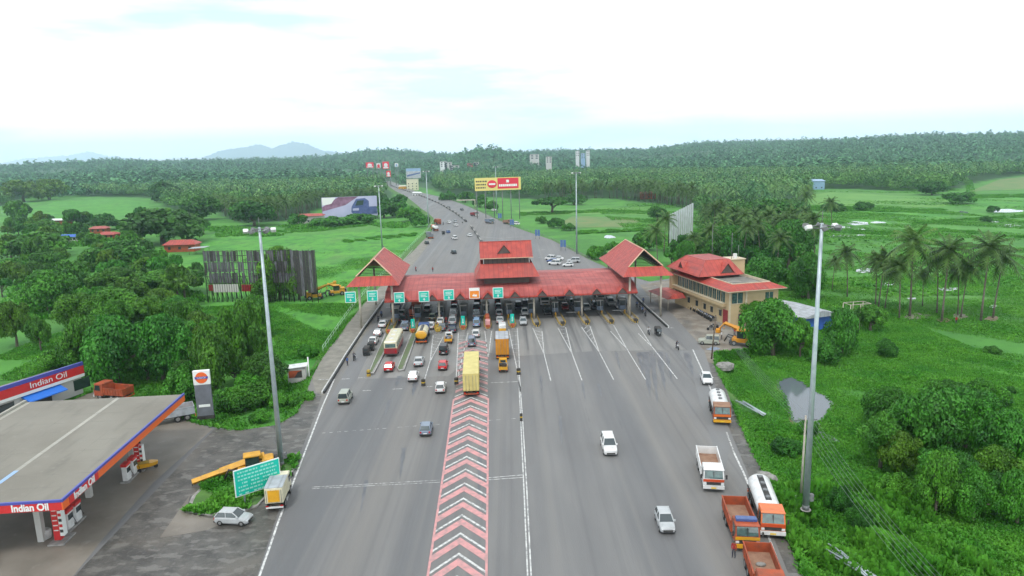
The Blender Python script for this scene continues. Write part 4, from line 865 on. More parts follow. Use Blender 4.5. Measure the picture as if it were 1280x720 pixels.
m = MB(); m.box(tx0-.15,tx1+.15,q0-.28,q0-.2,14.18,14.36,'roof_trim'); m.box(tx0-.2,tx1+.2,yc-.15,yc+.15,17.66,17.78,'roof_red')
for k in range(11): x = tx0+.7+k*(tx1-tx0-1.4)/10; m.box(x-.08,x+.08,q0+.75,q0+.85,12.9,14.4,'p_white' if k in(0,10) else 'dark')
m.build('tower_trim', PL)
m = MB(); x = -1.3; m.poly([(x-1.6,q0+.9,15.2),(x+1.6,q0+.9,15.2),(x,q0+.9,17.1)],'soffit')
for s in (-1,1): m.quad((x+s*1.75,q0+.75,15.05),(x,q0+.7,17.25),(x,yc-.4,17.25),(x+s*1.75,q0+1.2,15.05),'roof_red')
m.build('tower_gablet', PL)
# open gabled ends
for s in (-1, 1):
    c0 = s*31.3; W_ = 5.9; ze, zr = 9.9, 15.4; v0, v1 = -1.4, 29
    def p(u, v, z): return (c0+u, v, z)
    m = MB()
    for t in (-1, 1):
        outer = [p(t*W_,v0,ze), p(t*4.0,1.6,11.7), p(0,3.4,zr), p(0,23,zr), p(t*4.0,26,11.7), p(t*W_,v1,ze)]
        m.add(outer, [(0,1,4,5),(1,2,3,4)], 'roof_red_side'); ins = [(q[0],q[1],q[2]-.12) for q in outer]; m.add(ins, [(0,1,4,5),(1,2,3,4)], 'soffit')
    m.build('gable_roof', PL)
    m = MB(); m.quad(p(-W_,v0,ze),p(W_,v0,ze),p(4.0,1.6,11.7),p(-4.0,1.6,11.7),'roof_red'); m.build('hip_roof', PL); m = MB(); m.quad(p(-W_,v1,ze),p(W_,v1,ze),p(4.0,26,11.7),p(-4.0,26,11.7),'roof_red'); m.build('hip_roof', PL)
    m = MB()
    for v in (3.4, 23):
        for t in (-1, 1): m.tube([p(t*4.05,1.55 if v < 9 else 26,11.75),p(0,v,zr+.05)], .16, 'roof_trim', n=4, smooth=False)
    m.tube([p(0,3.4,zr+.06),p(0,23,zr+.06)], .16, 'roof_trim', n=4, smooth=False)
    m.build('barge_board', PL)
    m = MB()
    for v in np.arange(4, 26, 2.2):
        for t in (-1, 1): m.tube([p(t*3.9,v,11.6),p(0,v,15.1)], .06, 'dark', n=4)
        m.tube([p(-3.8,v,11.6),p(3.8,v,11.6)], .06, 'dark', n=4)
    for x in np.arange(-3, 3.1, .75): m.tube([p(x,25,11.6),p(x,24,14.9-abs(x)*.85)], .05, 'dark', n=4)
    m.build('roof_truss', PL)
    m = MB(); 
    for q in ([p(-5.4,0,9.8),p(5.4,0,9.8)],[p(-5.4,27,9.8),p(5.4,27,9.8)],[p(-5.4,0,9.8),p(-5.4,27,9.8)],[p(5.4,0,9.8),p(5.4,27,9.8)]): m.tube(q, .16, 'col_cream', n=4, smooth=False)
    m.build('ring_beam', PL)
    for u in (-4.0*s, 3.3*s):
        for v in (.2, 25.5): m = MB(); m.tube([p(u,v,0),p(u,v,9.8)], .26, 'col_cream', n=10); m.build('column', PL)
# ------------------------------------------------------------------ lane signs on the canopy edge
def lane_sign(px, py, col, Y, lab, hang=False):
    g = at(px, py, Y); e = empty('lane_sign', lab, 'sign', g, R(3), 'square lane signs along the canopy edge')
    MB().box(-1.18,1.18,-.06,.06,-1.22,1.22,'sign_white').build('frame', e)
    f = MB(); f.box(-1.05,1.05,-.09,-.06,-1.08,(.55 if col == 'sign_orange' else 1.08),col); p_ = f.build('face', e)
    t = MB(); 
    if col == 'sign_orange': t.box(-.45,-.1,-.12,-.09,-.7,-.35,'sign_white'); t.bevbox(-.05,.55,-.12,-.09,-.75,-.3,'sign_white',.01); t.box(-.2,-.05,-.12,-.09,-.35,-.1,'sign_white')
    else:
        for k in range(3): t.box(-.75,.75-.25*(k%2),-.12,-.09,.55-k*.32,.66-k*.32,'sign_white')
        t.box(-.1,.1,-.12,-.09,-.85,-.35,'sign_white'); t.poly([(-.3,-.12,-.6),(.3,-.12,-.6),(0,-.12,-.98)],'sign_white')
    t.build('legend', p_)
    for s in (-.7,.7): m = MB(); m.tube([(s,.1,-.9),(s,1.6 if not hang else .2,-.9 if not hang else 2.2)], .05, 'steel_grey', n=5); m.build('bracket', e)
lane_sign(438,371.5,'sign_teal',151.5,'teal sign at the left end, under the outer half of the left gabled roof',True)
lane_sign(465.5,370,'sign_teal',152.5,'teal sign under the inner half of the left gabled roof',True)
lane_sign(499,372,'sign_teal',154.4,'teal sign on the canopy eave just right of the leftmost tall column')
lane_sign(530,370.5,'sign_teal',154.6,'teal sign between the first and second little gablets of the eave')
lane_sign(561,368.5,'sign_teal',154.9,'teal sign on the eave left of the orange sign')
lane_sign(593,366.5,'sign_orange',155.2,'orange and white sign on the eave below the tower')
lane_sign(622.5,366,'sign_teal',155.4,'teal sign on the eave right of the orange sign')
# ------------------------------------------------------------------ toll islands and booths
ISL = [27.3,21.8,16.3,10.8,5.1,-.4,-5.9,-11.4,-16.9,-22.4,-27.6]
ORD = ['outermost right','second from the right end','third from the right end','fourth from the right end','fifth from the right end','middle, with a teal arrow panel','orange and pink fronted','teal panelled, left of the orange fronted one','yellow barrel fronted','teal panelled, nearest the blue tank lorry','outermost left']
ca, sa = math.cos(R(3.2)), math.sin(R(3.2))
def loc(u, v, z=0): return Vector((u*ca-v*sa, 156.8+u*sa+v*ca, z))
for i, u in enumerate(ISL):
    e = empty('toll_island', ORD[i]+' toll island with its nose towards the camera', 'toll island', loc(u,0), R(3.2), 'toll islands')
    hw = .85; n0 = -6.8 if i < 8 else -8.
    b = MB(); out_ = [(-hw,30),(-hw,n0+1.5),(-hw*.5,n0+.3),(hw*.5,n0+.3),(hw,n0+1.5),(hw,30)]
    b.prism([(x,y,0) for x, y in out_], .28, 'kerb_stone'); b.build('kerb', e)
    g = MB()
    for s in (-1,1):
        g.tube([(s*hw*.9,4,.95),(s*hw*.9,n0+1.8,.95),(s*.22,n0+.4,.55)], .09, 'hazard_yellow', n=5); g.tube([(s*hw*.9,4,.6),(s*hw*.9,n0+1.8,.6),(s*.22,n0+.4,.4)], .09, 'hazard_yellow', n=5)
        for y in (n0+1.8,-2,1,4): g.tube([(s*hw*.9,y,.2),(s*hw*.9,y,1.0)], .06, 'steel_grey', n=5)
    g.build('guard_rail', e)
    b = MB(); b.bevbox(-.45,.45,n0+.6,n0+1.6,.28,1.15,'dark' if i < 5 else ('hazard_yellow' if i == 8 else 'rust_orange'),.08); b.build('nose_block', e)
    if i in (5,7,9):
        p_ = MB(); p_.box(-.42,.42,n0+2.0,n0+2.1,.9,3.1,'sign_teal'); po = p_.build('arrow_panel', e); a = MB(); a.box(-.06,.06,n0+1.97,n0+2.0,1.6,2.5,'sign_white'); a.poly([(-.2,n0+1.97,1.7),(.2,n0+1.97,1.7),(0,n0+1.97,1.3)],'sign_white'); a.build('arrow', po)
    if i == 6:
        p_ = MB(); p_.bevbox(-.55,.55,n0+.8,n0+2.6,.28,2.1,'pink_paint',.1); p_.bevbox(-.45,.45,n0+2.6,n0+5.4,.28,2.7,'rust_orange',.1); p_.build('crash_block', e)
    if i == 8:
        for k in range(6): x, y = (-.4,.4,0,-.4,.4,0)[k], n0+1.7+.55*k; c_b = MB(); c_b.tube([(x,y,.28),(x,y,1.25)], .3, 'hazard_yellow', n=10, smooth=False); c_b.build('barrel', e)
    # boom barriers and posts
    for v in (3.5, 17):
        b = MB(); b.bevbox(-.6,-.3,v-.15,v+.15,.28,1.2,'p_yellow',.03); b.build('barrier_housing', e)
        b = MB(); b.tube([(-.6,v,1.05),(-3.4,v,1.1)] if (i+int(v))%2 else [(-.6,v,1.05),(-.75,v,3.9)], .045, 'p_white', n=5); b.build('barrier_arm', e)
    t = empty('toll_booth', 'glazed toll booth on the '+ORD[i].split(',')[0]+' island', 'toll booth', loc(u,8), R(3.2), 'toll booths')
    b = MB(); b.bevbox(-.75,.75,0,2.6,.28,1.25,'p_bluegrey',.03); b.box(-.8,.8,-.1,2.7,2.6,2.8,'white_wall')
    for x in (-.7,.7):
        for y in (.05,2.55): b.box(x-.05,x+.05,y-.05,y+.05,1.25,2.6,'steel_grey')
    b.build('cabin', t)
    b = MB(); b.box(-.7,.7,.04,2.56,1.25,2.6,'glass'); b.build('glazing', t)
# barrels at gore tips
for x, y, m_, lab in [(529.3,482,'dark','dark barrel at the tip of the white gore left of the bright red car lane'),(570.5,480,'dark','dark barrel where the left pink line starts'),(648.3,468,'dark','dark barrel at the tip of the middle gore'),(461,470,'hazard_yellow','yellow and black barrel at the tip of the outer left median'),(651.7,526,'dark','dark stub on the double centre line')]:
    g = G(x, y, .02); b = MB(); s = .35 if y < 500 else .2
    b.loft([[(s*1.1*math.cos(t),s*1.1*math.sin(t),0) for t in [i*PI/6 for i in range(12)]],[(s*math.cos(t),s*math.sin(t),.15) for t in [i*PI/6 for i in range(12)]],[(s*math.cos(t),s*math.sin(t),1.05) for t in [i*PI/6 for i in range(12)]],[(s*.7*math.cos(t),s*.7*math.sin(t),1.15) for t in [i*PI/6 for i in range(12)]]], m_)
    o = empty('barrel', lab, 'barrel', g); b.build('drum', o); c_2 = MB(); c_2.tube([(0,0,.5),(0,0,.72)], s*1.03, 'hazard_yellow' if m_ == 'dark' else 'dark', n=12, smooth=False)
    c_2.build('band', o)
# long medians on the left approach
def median(pts, lab, z=.3):
    P = [G(*p) for p in pts]; e = empty('median', lab, 'median', P[0]); Q = [p-P[0] for p in P]
    b = MB(); b.prism([(q.x,q.y,0) for q in Q], z, 'kerb_stone'); k = b.build('kerb', e)
    c0 = sum(Q, Vector())/len(Q); b = MB(); b.poly([(c0.x+(q.x-c0.x)*.72,c0.y+(q.y-c0.y)*.97,z+.012) for q in Q], 'island_soil'); b.build('soil', e)
    b = MB(); 
    for i in range(len(Q)): a, c_ = Q[i], Q[(i+1)%len(Q)]; b.tube([(a.x,a.y,z+.02),(c_.x,c_.y,z+.02)], .07, 'kerb_white', n=4)
    b.build('painted_edge', e)
median([(461,468),(467,468.5),(481,442),(493,407),(486,407),(477,430)], 'long grassy median at the left of the cream bus')
median([(497,462),(499,465),(505,464),(520,422),(526,404),(520,404),(511,426)], 'long grassy median between the cream bus and the blue tank lorry')
for pts, lab in [([(405,492),(421,466),(433,446),(456,411),(481,376)],'black and white kerb along the footpath of the outer left lane'),([(786,364),(800,378),(815,392),(834,409.5)],'long dark kerb dividing the outer right lane from the service road')]:
    P = [G(*p) for p in pts]; e = empty('divider_kerb', lab, 'kerb', P[0]); b = MB(); kerb(b, [p-P[0] for p in P], .3, 0, .42, 'kerb_black', 'kerb_black'); b.build('black_side', e)
    b = MB(); kerb(b, [p-P[0]+Vector((-.3 if P[0].x < 0 else .28,0,0)) for p in P], .28, 0, .36, 'kerb_white'); b.build('white_side', e)
# far median barrier
P = [G(*p) for p in [(604,306),(592,288),(588,283)]]; P2 = [G(*p) for p in [(583,277.5),(570,267),(550,255),(530,246.5),(515,241),(500,236.5),(489,232)]]
for Q, lab in ((P,'short dark median barrier just behind the tower'),(P2,'long dark median barrier curving along the far road')):
    b = MB(); kerb(b, [q-Q[0] for q in Q], .8, 0, 1.0, 'dark', 'kerb_stone', 9); tag(b.build('median_barrier', None, Q[0]), lab, 'barrier')
# railings
def railing(pts, lab, h=1.3, step=3., col='p_white', z=0.):
    P = [G(x, y, z) for x, y in pts]; e = empty('railing', lab, 'railing', P[0]); m = MB(); pm = MB()
    for a, b in zip(P, P[1:]):
        a, b = a-P[0], b-P[0]; n = max(1, int((b-a).length/step))
        for q in (h, h*.55): m.tube([a+Vector((0,0,q)), b+Vector((0,0,q))], .05, col, n=4)
        for i in range(n): p = a+(b-a)*i/n; pm.tube([p, p+Vector((0,0,h))], .06, col, n=4)
    m.build('rail', e); pm.build('posts', e)['kind'] = 'stuff'
mat('rail_green', (.42,.62,.42), (.3,.45,.3), 1.)
railing([(404,441),(420,417),(441,387),(462,362),(484,340),(500,324)], 'pale green railing along the left embankment up to the plaza', 1.5, 3., 'rail_green')
railing([(500,325),(518,305),(536,287),(544,274)], 'pale railing along the left edge of the far road', 1.5, 6., 'rail_green')
railing([(738,325),(690,299.5),(642,283),(610,268.5),(585,257.5),(560,248)], 'low grey railing along the right edge of the far road', .9, 6., 'steel_grey')
# ------------------------------------------------------------------ high mast lights
def mast(px, py, lab, H_=30.5, z=0.):
    g = G(px, py, z); e = empty('high_mast_light', lab, 'mast light', g, 0, 'tall floodlight masts')
    b = MB(); b.tube([(0,0,0),(0,0,.05)], .55, 'kerb_stone', n=12, smooth=False); b.tube([(0,0,.05),(0,0,.55)], .36, 'steel_grey', n=12); b.build('base', e)
    b = MB(); b.tube([(0,0,.3),(0,0,H_*.5),(0,0,H_)], [.35,.25,.15], 'galvanised', n=12); b.build('pole', e)
    b = MB(); 
    for k in range(12): a, c_ = k*PI/6, (k+1)*PI/6; b.tube([(1.3*math.cos(a),1.3*math.sin(a),H_-.4),(1.3*math.cos(c_),1.3*math.sin(c_),H_-.4)], .05, 'steel_grey', n=5)
    for k in range(4): a = k*PI/2; b.tube([(0,0,H_-.1),(1.3*math.cos(a),1.3*math.sin(a),H_-.4)], .05, 'steel_grey', n=5)
    b.tube([(0,0,H_-.1),(0,0,H_+1.2)], .03, 'steel_grey', n=5)
    b.build('lamp_ring', e)
    for k in range(6):
        a = k*PI/3+.3; x, y = 1.55*math.cos(a), 1.55*math.sin(a)
        b = MB(); b.bevbox(-.3,.3,-.25,.25,-.12,.3,'p_white' if k%3 == 0 else 'steel_grey',.05); b.quad((-.25,-.2,-.13),(.25,-.2,-.13),(.25,.2,-.13),(-.25,.2,-.13),'lamp_clear')
        o = b.build('floodlight', e, (x,y,H_-.45), a); o.rotation_euler.x = .5
    b = MB(); b.bevbox(.3,.75,-.2,.2,1.,1.8,'steel_grey',.03); b.build('control_box', e)
mast(352,582,'tall floodlight mast at the left beside the green direction board', 30.3)
mast(1007,637,'tall floodlight mast at the right in the long grass by the tank lorry', 30.6)
mast(478,312,'floodlight mast left of the far road in front of the car hoarding', 28, ZF)
mast(721,322,'floodlight mast right of the plaza behind the right gabled roof', 32.5, ZF)
mast(536,286,'floodlight mast at the left edge of the far road curve', 32, ZF)
mast(621,267,'floodlight mast crossing the red and yellow hoarding', 32, ZF)
mast(489,232,'floodlight mast at the far end of the road', 30, ZF)
# ------------------------------------------------------------------ fuel station
cA = Vector((-43.8,62.3,0)); FS = empty('fuel_station_canopy', 'flat fuel station canopy with a red, orange and blue edge over the pumps', 'canopy', cA, R(4.2))
Wc, Lc = 21., 30.5
m = MB(); m.box(-Wc,0,0,Lc,5.75,6.5,'deck_grey'); m.build('roof_deck', FS)
m = MB()
for x, w_, k in ((-8.6,.5,0),(-Wc+.6,.6,0)): m.quad((x-w_/2,.6,6.504),(x+w_/2,.6,6.504),(x+w_/2,Lc-.3,6.504),(x-w_/2,Lc-.3,6.504),'deck_stripe')
m.quad((-8.85,4.6,6.508),(-8.35,4.6,6.508),(-8.35,7.6,6.508),(-8.85,7.6,6.508),'sky_panel')
m.box(-Wc-.1,-Wc+.25,0,Lc,6.5,6.8,'deck_stripe'); m.build('roof_stripe', FS)
m = MB()
for k in range(1,10): m.quad((-Wc+.4,k*3.05,6.506),(-.2,k*3.05,6.506),(-.2,k*3.05+.05,6.506),(-Wc+.4,k*3.05+.05,6.506),'roof_concrete')
for k in range(1,5): m.quad((-k*4.1,.3,6.5045),(-k*4.1+.04,.3,6.5045),(-k*4.1+.04,Lc-.3,6.5045),(-k*4.1,Lc-.3,6.5045),'roof_concrete')
m.build('deck_joint', FS)
m = MB(); m.box(-Wc-.1,.0,-.12,.0,5.55,6.38,'oil_red'); m.box(.0,.12,-.12,Lc,5.55,6.38,'oil_orange'); m.box(-Wc,.12,Lc,Lc+.1,5.55,6.38,'oil_orange'); f_ = m.build('fascia', FS)
m = MB(); m.box(-Wc-.1,.0,-.16,.05,6.38,6.62,'oil_blue'); m.box(-.05,.16,-.16,Lc+.12,6.38,6.66,'oil_blue'); m.build('blue_trim', f_)
m = MB(); m.box(.12,.15,1.0,6.6,5.56,6.37,'oil_red'); m.build('red_band', f_)
text_mesh('lettering', 'Indian Oil', 1.02, 'sign_white', f_, (-2.9,-.14,5.97), (R(90),0,0), .015, .03, sx=.86)
text_mesh('lettering', 'Indian Oil', 1.02, 'sign_white', f_, (.17,3.8,5.97), (R(90),0,R(90)), .015, .03, sx=1.)
for x in (-5.2,-17.5):
    for y in (4.5,14,25): m = MB(); m.box(x-.3,x+.3,y-.3,y+.3,0,5.75,'white_wall'); m.build('column', FS)
m = MB(); m.box(-Wc+.3,-.3,.3,Lc-.3,5.7,5.75,'white_wall'); m.build('ceiling', FS)
def pump(x, y, z, lab):
    c_, s_ = math.cos(R(4.2)), math.sin(R(4.2)); g = cA+Vector((x*c_-y*s_, x*s_+y*c_, 0)); e = empty('fuel_pump', lab, 'fuel pump', g, R(4.2), 'fuel pumps')
    MB().box(-.5,.5,-.9,.9,0,.18,'kerb_stone').build('plinth', e)
    m = MB(); m.bevbox(-.3,.3,-.55,.55,.18,2.0,'p_white',.05); m.build('cabinet', e); MB().box(.3,.33,-.45,.45,1.2,1.8,'glass').build('display', e); MB().box(-.34,.34,-.6,.6,2.0,2.35,'oil_red').build('top_panel', e)
    m = MB(); m.tube([(.34,.3,1.4),(.6,.35,.6),(.5,.3,1.0)], .03, 'dark', n=5); m.build('hose', e)
for x, y, l in [(-3.6,8.2,'fuel pump under the near corner of the canopy'),(-3.6,6.6,'fuel pump nearest the red pillar'),(-2.6,17.8,'nearer fuel pump beside the small yellow trailer'),(-2.6,19.6,'farther fuel pump beside the small yellow trailer')]: pump(x, y, 0, l)
def ecol(x, y, lab, h=5.5):
    c_, s_ = math.cos(R(4.2)), math.sin(R(4.2)); g = cA+Vector((x*c_-y*s_, x*s_+y*c_, 0)); e = empty('advertising_pillar', lab, 'pillar', g, R(4.2))
    MB().box(-.55,.1,-.3,.3,0.1,h,'oil_red').build('red_panel', e); MB().box(.1,.5,-.3,.3,.6,h-.3,'sign_white').build('white_panel', e)
    m = MB(); 
    for k in range(7): m.box(.15,.45,-.34,-.3,1.+k*.6,1.3+k*.6,'oil_red' if k%2 else 'dark'); m.box(-.45,.0,-.34,-.3,1.2+k*.55,1.3+k*.55,'sign_white')
    m.build('printed_text', e); MB().box(-.8,.8,-1.2,1.2,0,.15,'kerb_stone').build('plinth', e)
ecol(-3.2,4.4,'red and white printed pillar near the front corner of the fuel canopy', 5.5)
ecol(-2.5,21.4,'red and white printed pillar beside the pumps near the yellow trailer', 3.4)
b = MB(); b.loft([[(r_*math.cos(t),r_*math.sin(t),z) for t in [i*PI/7 for i in range(14)]] for r_, z in ((.55,0),(.6,.3),(.6,.8),(.45,.95))], 'kerb_white'); o = b.build('concrete_drum', None, G(57,672)); tag(o, 'round pale concrete drum at the foot of the red pillar', 'drum')
# shop
A, B = G(18,520,0), G(108,489,0); A = Vector((-79.5,97.5,0)); B = Vector((-73.5,114,0)); d = (B-A); Ls = d.length; az = math.atan2(d.y, d.x)
S = empty('station_shop', 'low station shop with a long red and blue sign band and a blue awning', 'shop', A, az)
m = MB(); m.box(-3,Ls,0.,7,0,3.2,'white_wall'); m.build('wall', S)
m = MB(); m.box(-3.2,Ls+.3,-.2,7.2,3.2,3.4,'roof_concrete'); m.build('roof', S)
m = MB(); m.box(-3.2,Ls+.3,-.5,-.2,3.0,3.5,'sign_white'); m.build('white_band', S)
m = MB(); m.box(-3.2,Ls+.3,-.5,-.2,3.5,4.9,'oil_red'); sb = m.build('sign_band', S); m = MB(); m.box(-3.2,Ls+.3,-.52,-.18,4.9,5.5,'oil_blue'); m.build('blue_trim', sb)
text_mesh('lettering', 'Indian Oil', 1.3, 'sign_white', sb, (Ls*.66,-.53,4.25), (R(90),0,0), .015, .0, sx=1.25)
for x in (3., 16.): m = MB(); m.box(x,x+3,-.05,.0,.8,2.6,'glass'); m.build('window', S)
m = MB(); m.box(8.6,12,-.04,.0,0,2.5,'dark'); m.build('door', S)
m = MB(); m.prism([(7.2,0,2.95),(7.2,-1.9,2.2),(7.2,-1.9,2.05),(7.2,0,2.6)], (6.3,0,0), 'awning_blue'); m.build('awning', S)
# totem
g = G(258,523,0); T = empty('totem_sign', 'tall grey totem sign with an orange disc emblem beside the hedge', 'totem sign', g, R(12))
MB().box(-1.2,1.2,-.3,.3,0,.5,'dark').build('plinth', T); m = MB(); m.bevbox(-1.15,1.15,-.22,.22,.5,5.4,'totem_grey',.04); m.build('panel', T)
m = MB(); m.bevbox(-1.18,1.18,-.25,.25,5.4,7.6,'sign_white',.04); hd = m.build('head_panel', T)
m = MB(); m.tube([(0,-.26,6.5),(0,-.29,6.5)], .86, 'oil_orange', n=28, smooth=False); dk = m.build('disc', hd); m = MB(); m.box(-.92,.92,-.32,-.29,6.34,6.68,'oil_blue'); m.build('band', dk)
text_mesh('lettering', 'IndianOil', .34, 'sign_white', dk, (0,-.325,6.51), (R(90),0,0), .004, 0)
m = MB(); m.box(-.8,.8,-.25,-.22,1.9,2.3,'sign_white'); m.build('price_strip', T)
# small yellow trailer
g = G(182,587,0); t = empty('hand_trailer', 'small yellow three wheeled cart parked beside the pumps', 'cart', g, R(-60))
m = MB(); m.loft([[(-.5,-1.2,.45),(.5,-1.2,.45),(.5,.7,.45),(.2,1.4,.5),(-.2,1.4,.5),(-.5,.7,.45)],[(-.65,-1.3,1.0),(.65,-1.3,1.0),(.6,.8,.95),(.25,1.5,.9),(-.25,1.5,.9),(-.6,.8,.95)]], 'p_yellow'); m.build('tub', t)
m = MB(); m.box(-.5,.5,-1.1,.5,1.0,1.03,'hazard_yellow'); m.box(-.55,.55,-1.25,-1.15,1.0,1.5,'p_yellow'); m.build('bench', t)
for x, y in ((-.6,-.7),(.6,-.7),(0,1.2)): add_wheel(t, x, y, .25, .12, False)
# ------------------------------------------------------------------ weedy island with direction board, crane, cabinet
IP = [(232,640),(240,622),(262,600),(290,590),(330,580),(352,574),(372,572),(368,588),(358,600),(338,616),(322,634),(296,642),(262,645)]
m = MB(); P = [G(*p) for p in IP]; m.prism([(p.x,p.y,.0) for p in P], .16, 'kerb_stone'); e = empty('traffic_island', 'weedy kerbed island holding the green direction board', 'traffic island', (0,0,0)); m.build('kerb', e)
cI = sum(P, Vector())/len(P); m = MB(); m.poly([(cI.x+(p.x-cI.x)*.93,cI.y+(p.y-cI.y)*.93,.18) for p in P], 'verge'); m.build('grass', e)
sheet('wet_patch', [G(x,y,.012) for x, y in [(200,672),(222,640),(238,618),(232,640),(262,648),(300,646),(260,662),(228,668)]], 'concrete')
g = G(325,626,.17); e = empty('direction_board', 'large green direction board with white lettering on two posts', 'sign board', g, R(40))
MB().box(-2.6,2.6,-.05,.05,1.3,4.45,'sign_white').build('frame', e); m = MB(); m.box(-2.5,2.5,-.08,-.05,1.4,4.35,'sign_teal'); p_ = m.build('face', e)
m = MB(); rr = random.Random(4)
for r_ in range(7):
    x = -2.2
    while x < 2.1:
        w_ = rr.uniform(.1,.4); z = 4.05-r_*.42
        if rr.random() < .9 and x+w_ < 2.3: m.box(x,x+w_,-.1,-.08,z-.1,z+.08,'sign_text')
        x += w_+.1
m.build('lettering', p_)
for x in (-1.6, 1.6): m = MB(); m.tube([(x,.12,-.1),(x,.12,4.2)], .12, 'galvanised', n=8); m.build('post', e)
g = G(351,608,.17); m = MB(); m.bevbox(-.5,.5,-.3,.3,0,1.1,'kerb_white',.04); o = empty('control_cabinet', 'small white cabinet between the green board and the left mast', 'cabinet', g); m.build('case', o); MB().box(-.4,.4,-.33,-.3,.15,.95,'p_white').build('door', o)
def crane(px, py, rz, lab, boom, rise, col='crane_yellow', arm=None, z=0.):
    g = G(px, py, z); e = empty('mobile_crane', lab, 'crane', g, rz)
    m = MB(); m.bevbox(-1.1,1.1,-2.6,1.6,.7,1.5,col,.08); m.bevbox(-1.0,1.0,-2.6,-1.2,1.5,2.3,col,.1); m.build('chassis', e)
    m = MB(); m.box(-.95,.1,-.9,.6,1.5,2.9,'glass'); 
    for x in (-.95,.1):
        for y in (-.9,.6): m.box(x-.05,x+.05,y-.05,y+.05,1.5,3.0,'dark')
    m.build('cabin', e); m = MB(); m.bevbox(-1.15,.3,-1.15,.85,2.95,3.15,col,.06); m.build('cabin_roof', e)
    a = Vector((.55,-1.6,2.3)); d = Vector((0,1,rise)).normalized(); b_ = a+d*boom
    m = MB(); m.tube([a, a+d*boom*.62], .5, col, n=4, smooth=False); m.tube([a+d*boom*.6, b_], .38, col, n=4, smooth=False); bo = m.build('boom', e)
    m = MB(); m.tube([b_, b_+Vector((0,.1,-.9))], .05, 'dark', n=5); m.ell((b_.x,b_.y+.1,b_.z-1.), (.16,.16,.2), col, 8, 5); m.build('hook', bo)
    if arm: m = MB(); m.tube([b_, b_+Vector(arm)], [.22,.16], col, n=4, smooth=False); q = b_+Vector(arm); m.bevbox(q.x-.5,q.x+.5,q.y-.5,q.y+.4,q.z-.5,q.z+.3,col,.08); m.build('bucket_arm', bo)
    m = MB(); m.bevbox(-1.2,1.2,1.5,2.1,.35,1.0,'dark',.05)
    for x in (-.9,.9): m.tube([(x,1.2,1.3),(x*.8,2.6,1.7),(x*.7,3.1,.6)], .13, 'dark', n=5)
    m.bevbox(-1.3,1.3,-3.1,-2.6,.8,1.9,'dark',.08); m.build('loader_frame', e)
    m = MB(); m.tube([(.55,.9,1.2),(.55,1.8,2.3+rise*2.2)], .1, 'steel_grey', n=6); m.build('hydraulic_ram', e)
    for x, y, r_ in ((-1.1,-1.7,.62),(1.1,-1.7,.62),(-1.1,1.1,.5),(1.1,1.1,.5)): add_wheel(e, x, y, r_, .4)
    return e
crane(316,596,R(110),'yellow mobile crane with its long boom lowered to the left behind the green board',8.6,-.23,z=.1)
crane(926,431,R(62),'orange excavator with a raised folded boom beside the toll office',5.2,.35,'orange_box',(0,1.3,-1.6))
crane(395,374,R(-75),'yellow excavator lying low in the grass beside the rusty hoarding',5.,.35,'crane_yellow',(0,2.5,.8),ZF)
crane(420,369,R(110),'small yellow loader with a white cab left of the plaza gable',4,.3,'crane_yellow',None,ZF)
# kiosk board
g = G(372,480,ZF); e = empty('roadside_kiosk', 'tilted white kiosk with a printed picture panel in the greenery', 'kiosk', g, R(8))
m = MB(); m.bevbox(-1.6,1.6,0,2,.2,2.9,'white_wall',.05); m.build('cabin', e); m = MB(); m.prism([(-1.9,-.3,2.9),(1.9,-.3,3.2),(1.9,2.3,3.2),(-1.9,2.3,2.9)], .12, 'p_white'); m.build('roof', e)
m = MB(); m.box(-1.4,.9,-.04,0,1.2,2.5,'rust_orange'); m.poly([(-.5,-.06,1.2),(.9,-.06,1.2),(.9,-.06,2.5),(.2,-.06,2.2)],'dark'); m.build('picture_panel', e)
m = MB(); m.tube([(2.2,-.4,0),(2.2,-.4,5)], .12, 'p_white', n=8); m.build('post', e)
# ------------------------------------------------------------------ toll office
C = Vector((47.1,147.9,0)); OF = empty('toll_office', 'two storey cream toll office with red hip roofs beside the service road', 'office building', C, R(13.1))
w_, l_ = 11.8, 26.
m = MB(); m.box(0,w_,0,l_,0,8.0,'cream_wall'); m.build('wall', OF)
m = MB(); o_ = 1.3
outer = [(-o_,-o_),(w_+o_,-o_),(w_+o_,l_+.6),(-o_,l_+.6)]; inner = [(1.3,1.3),(w_-1.3,1.3),(w_-1.3,l_-1.3),(1.3,l_-1.3)]
m.loft([[(x,y,7.95) for x,y in outer],[(x,y,9.0) for x,y in inner]],'roof_red',cap=False); m.loft([[(x,y,7.8) for x,y in outer],[(x,y,7.95) for x,y in outer]],'cream_trim',cap=False); m.poly([(x,y,7.8) for x,y in outer],'soffit'); m.build('skirt_roof', OF)
m = MB(); m.box(1.3,w_-1.3,1.3,l_-1.3,8.4,8.6,'roof_concrete'); m.build('terrace', OF)
m = MB()
for x0,x1,y0,y1 in ((1.25,w_-1.25,1.25,1.45),(1.25,1.45,1.45,l_-1.4),(w_-1.45,w_-1.25,1.45,l_-1.4)): m.box(x0,x1,y0,y1,8.6,9.12,'cream_trim')
m.build('parapet', OF)
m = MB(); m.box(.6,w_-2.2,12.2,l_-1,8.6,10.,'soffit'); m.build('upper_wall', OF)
m = MB(); b0 = [(-1.9,10.4,9.3),(9.6,10.4,9.3),(9.6,l_+1,9.3),(-1.9,l_+1,9.3)]; t0 = [(1.6,14.2,12.4),(7.9,14.2,12.4),(7.9,l_-2.5,12.4),(1.6,l_-2.5,12.4)]
m.loft([b0,t0],'roof_red',cap=False); m.build('hip_roof', OF); m = MB(); m.loft([t0,[(x*.98+.1,y,z+.12) for x,y,z in t0]],'roof_red_faded'); m.build('roof_cap', OF)
m = MB()
for a, b in zip(b0, t0): m.tube([a,b], .12, 'roof_red_faded', n=4, smooth=False)
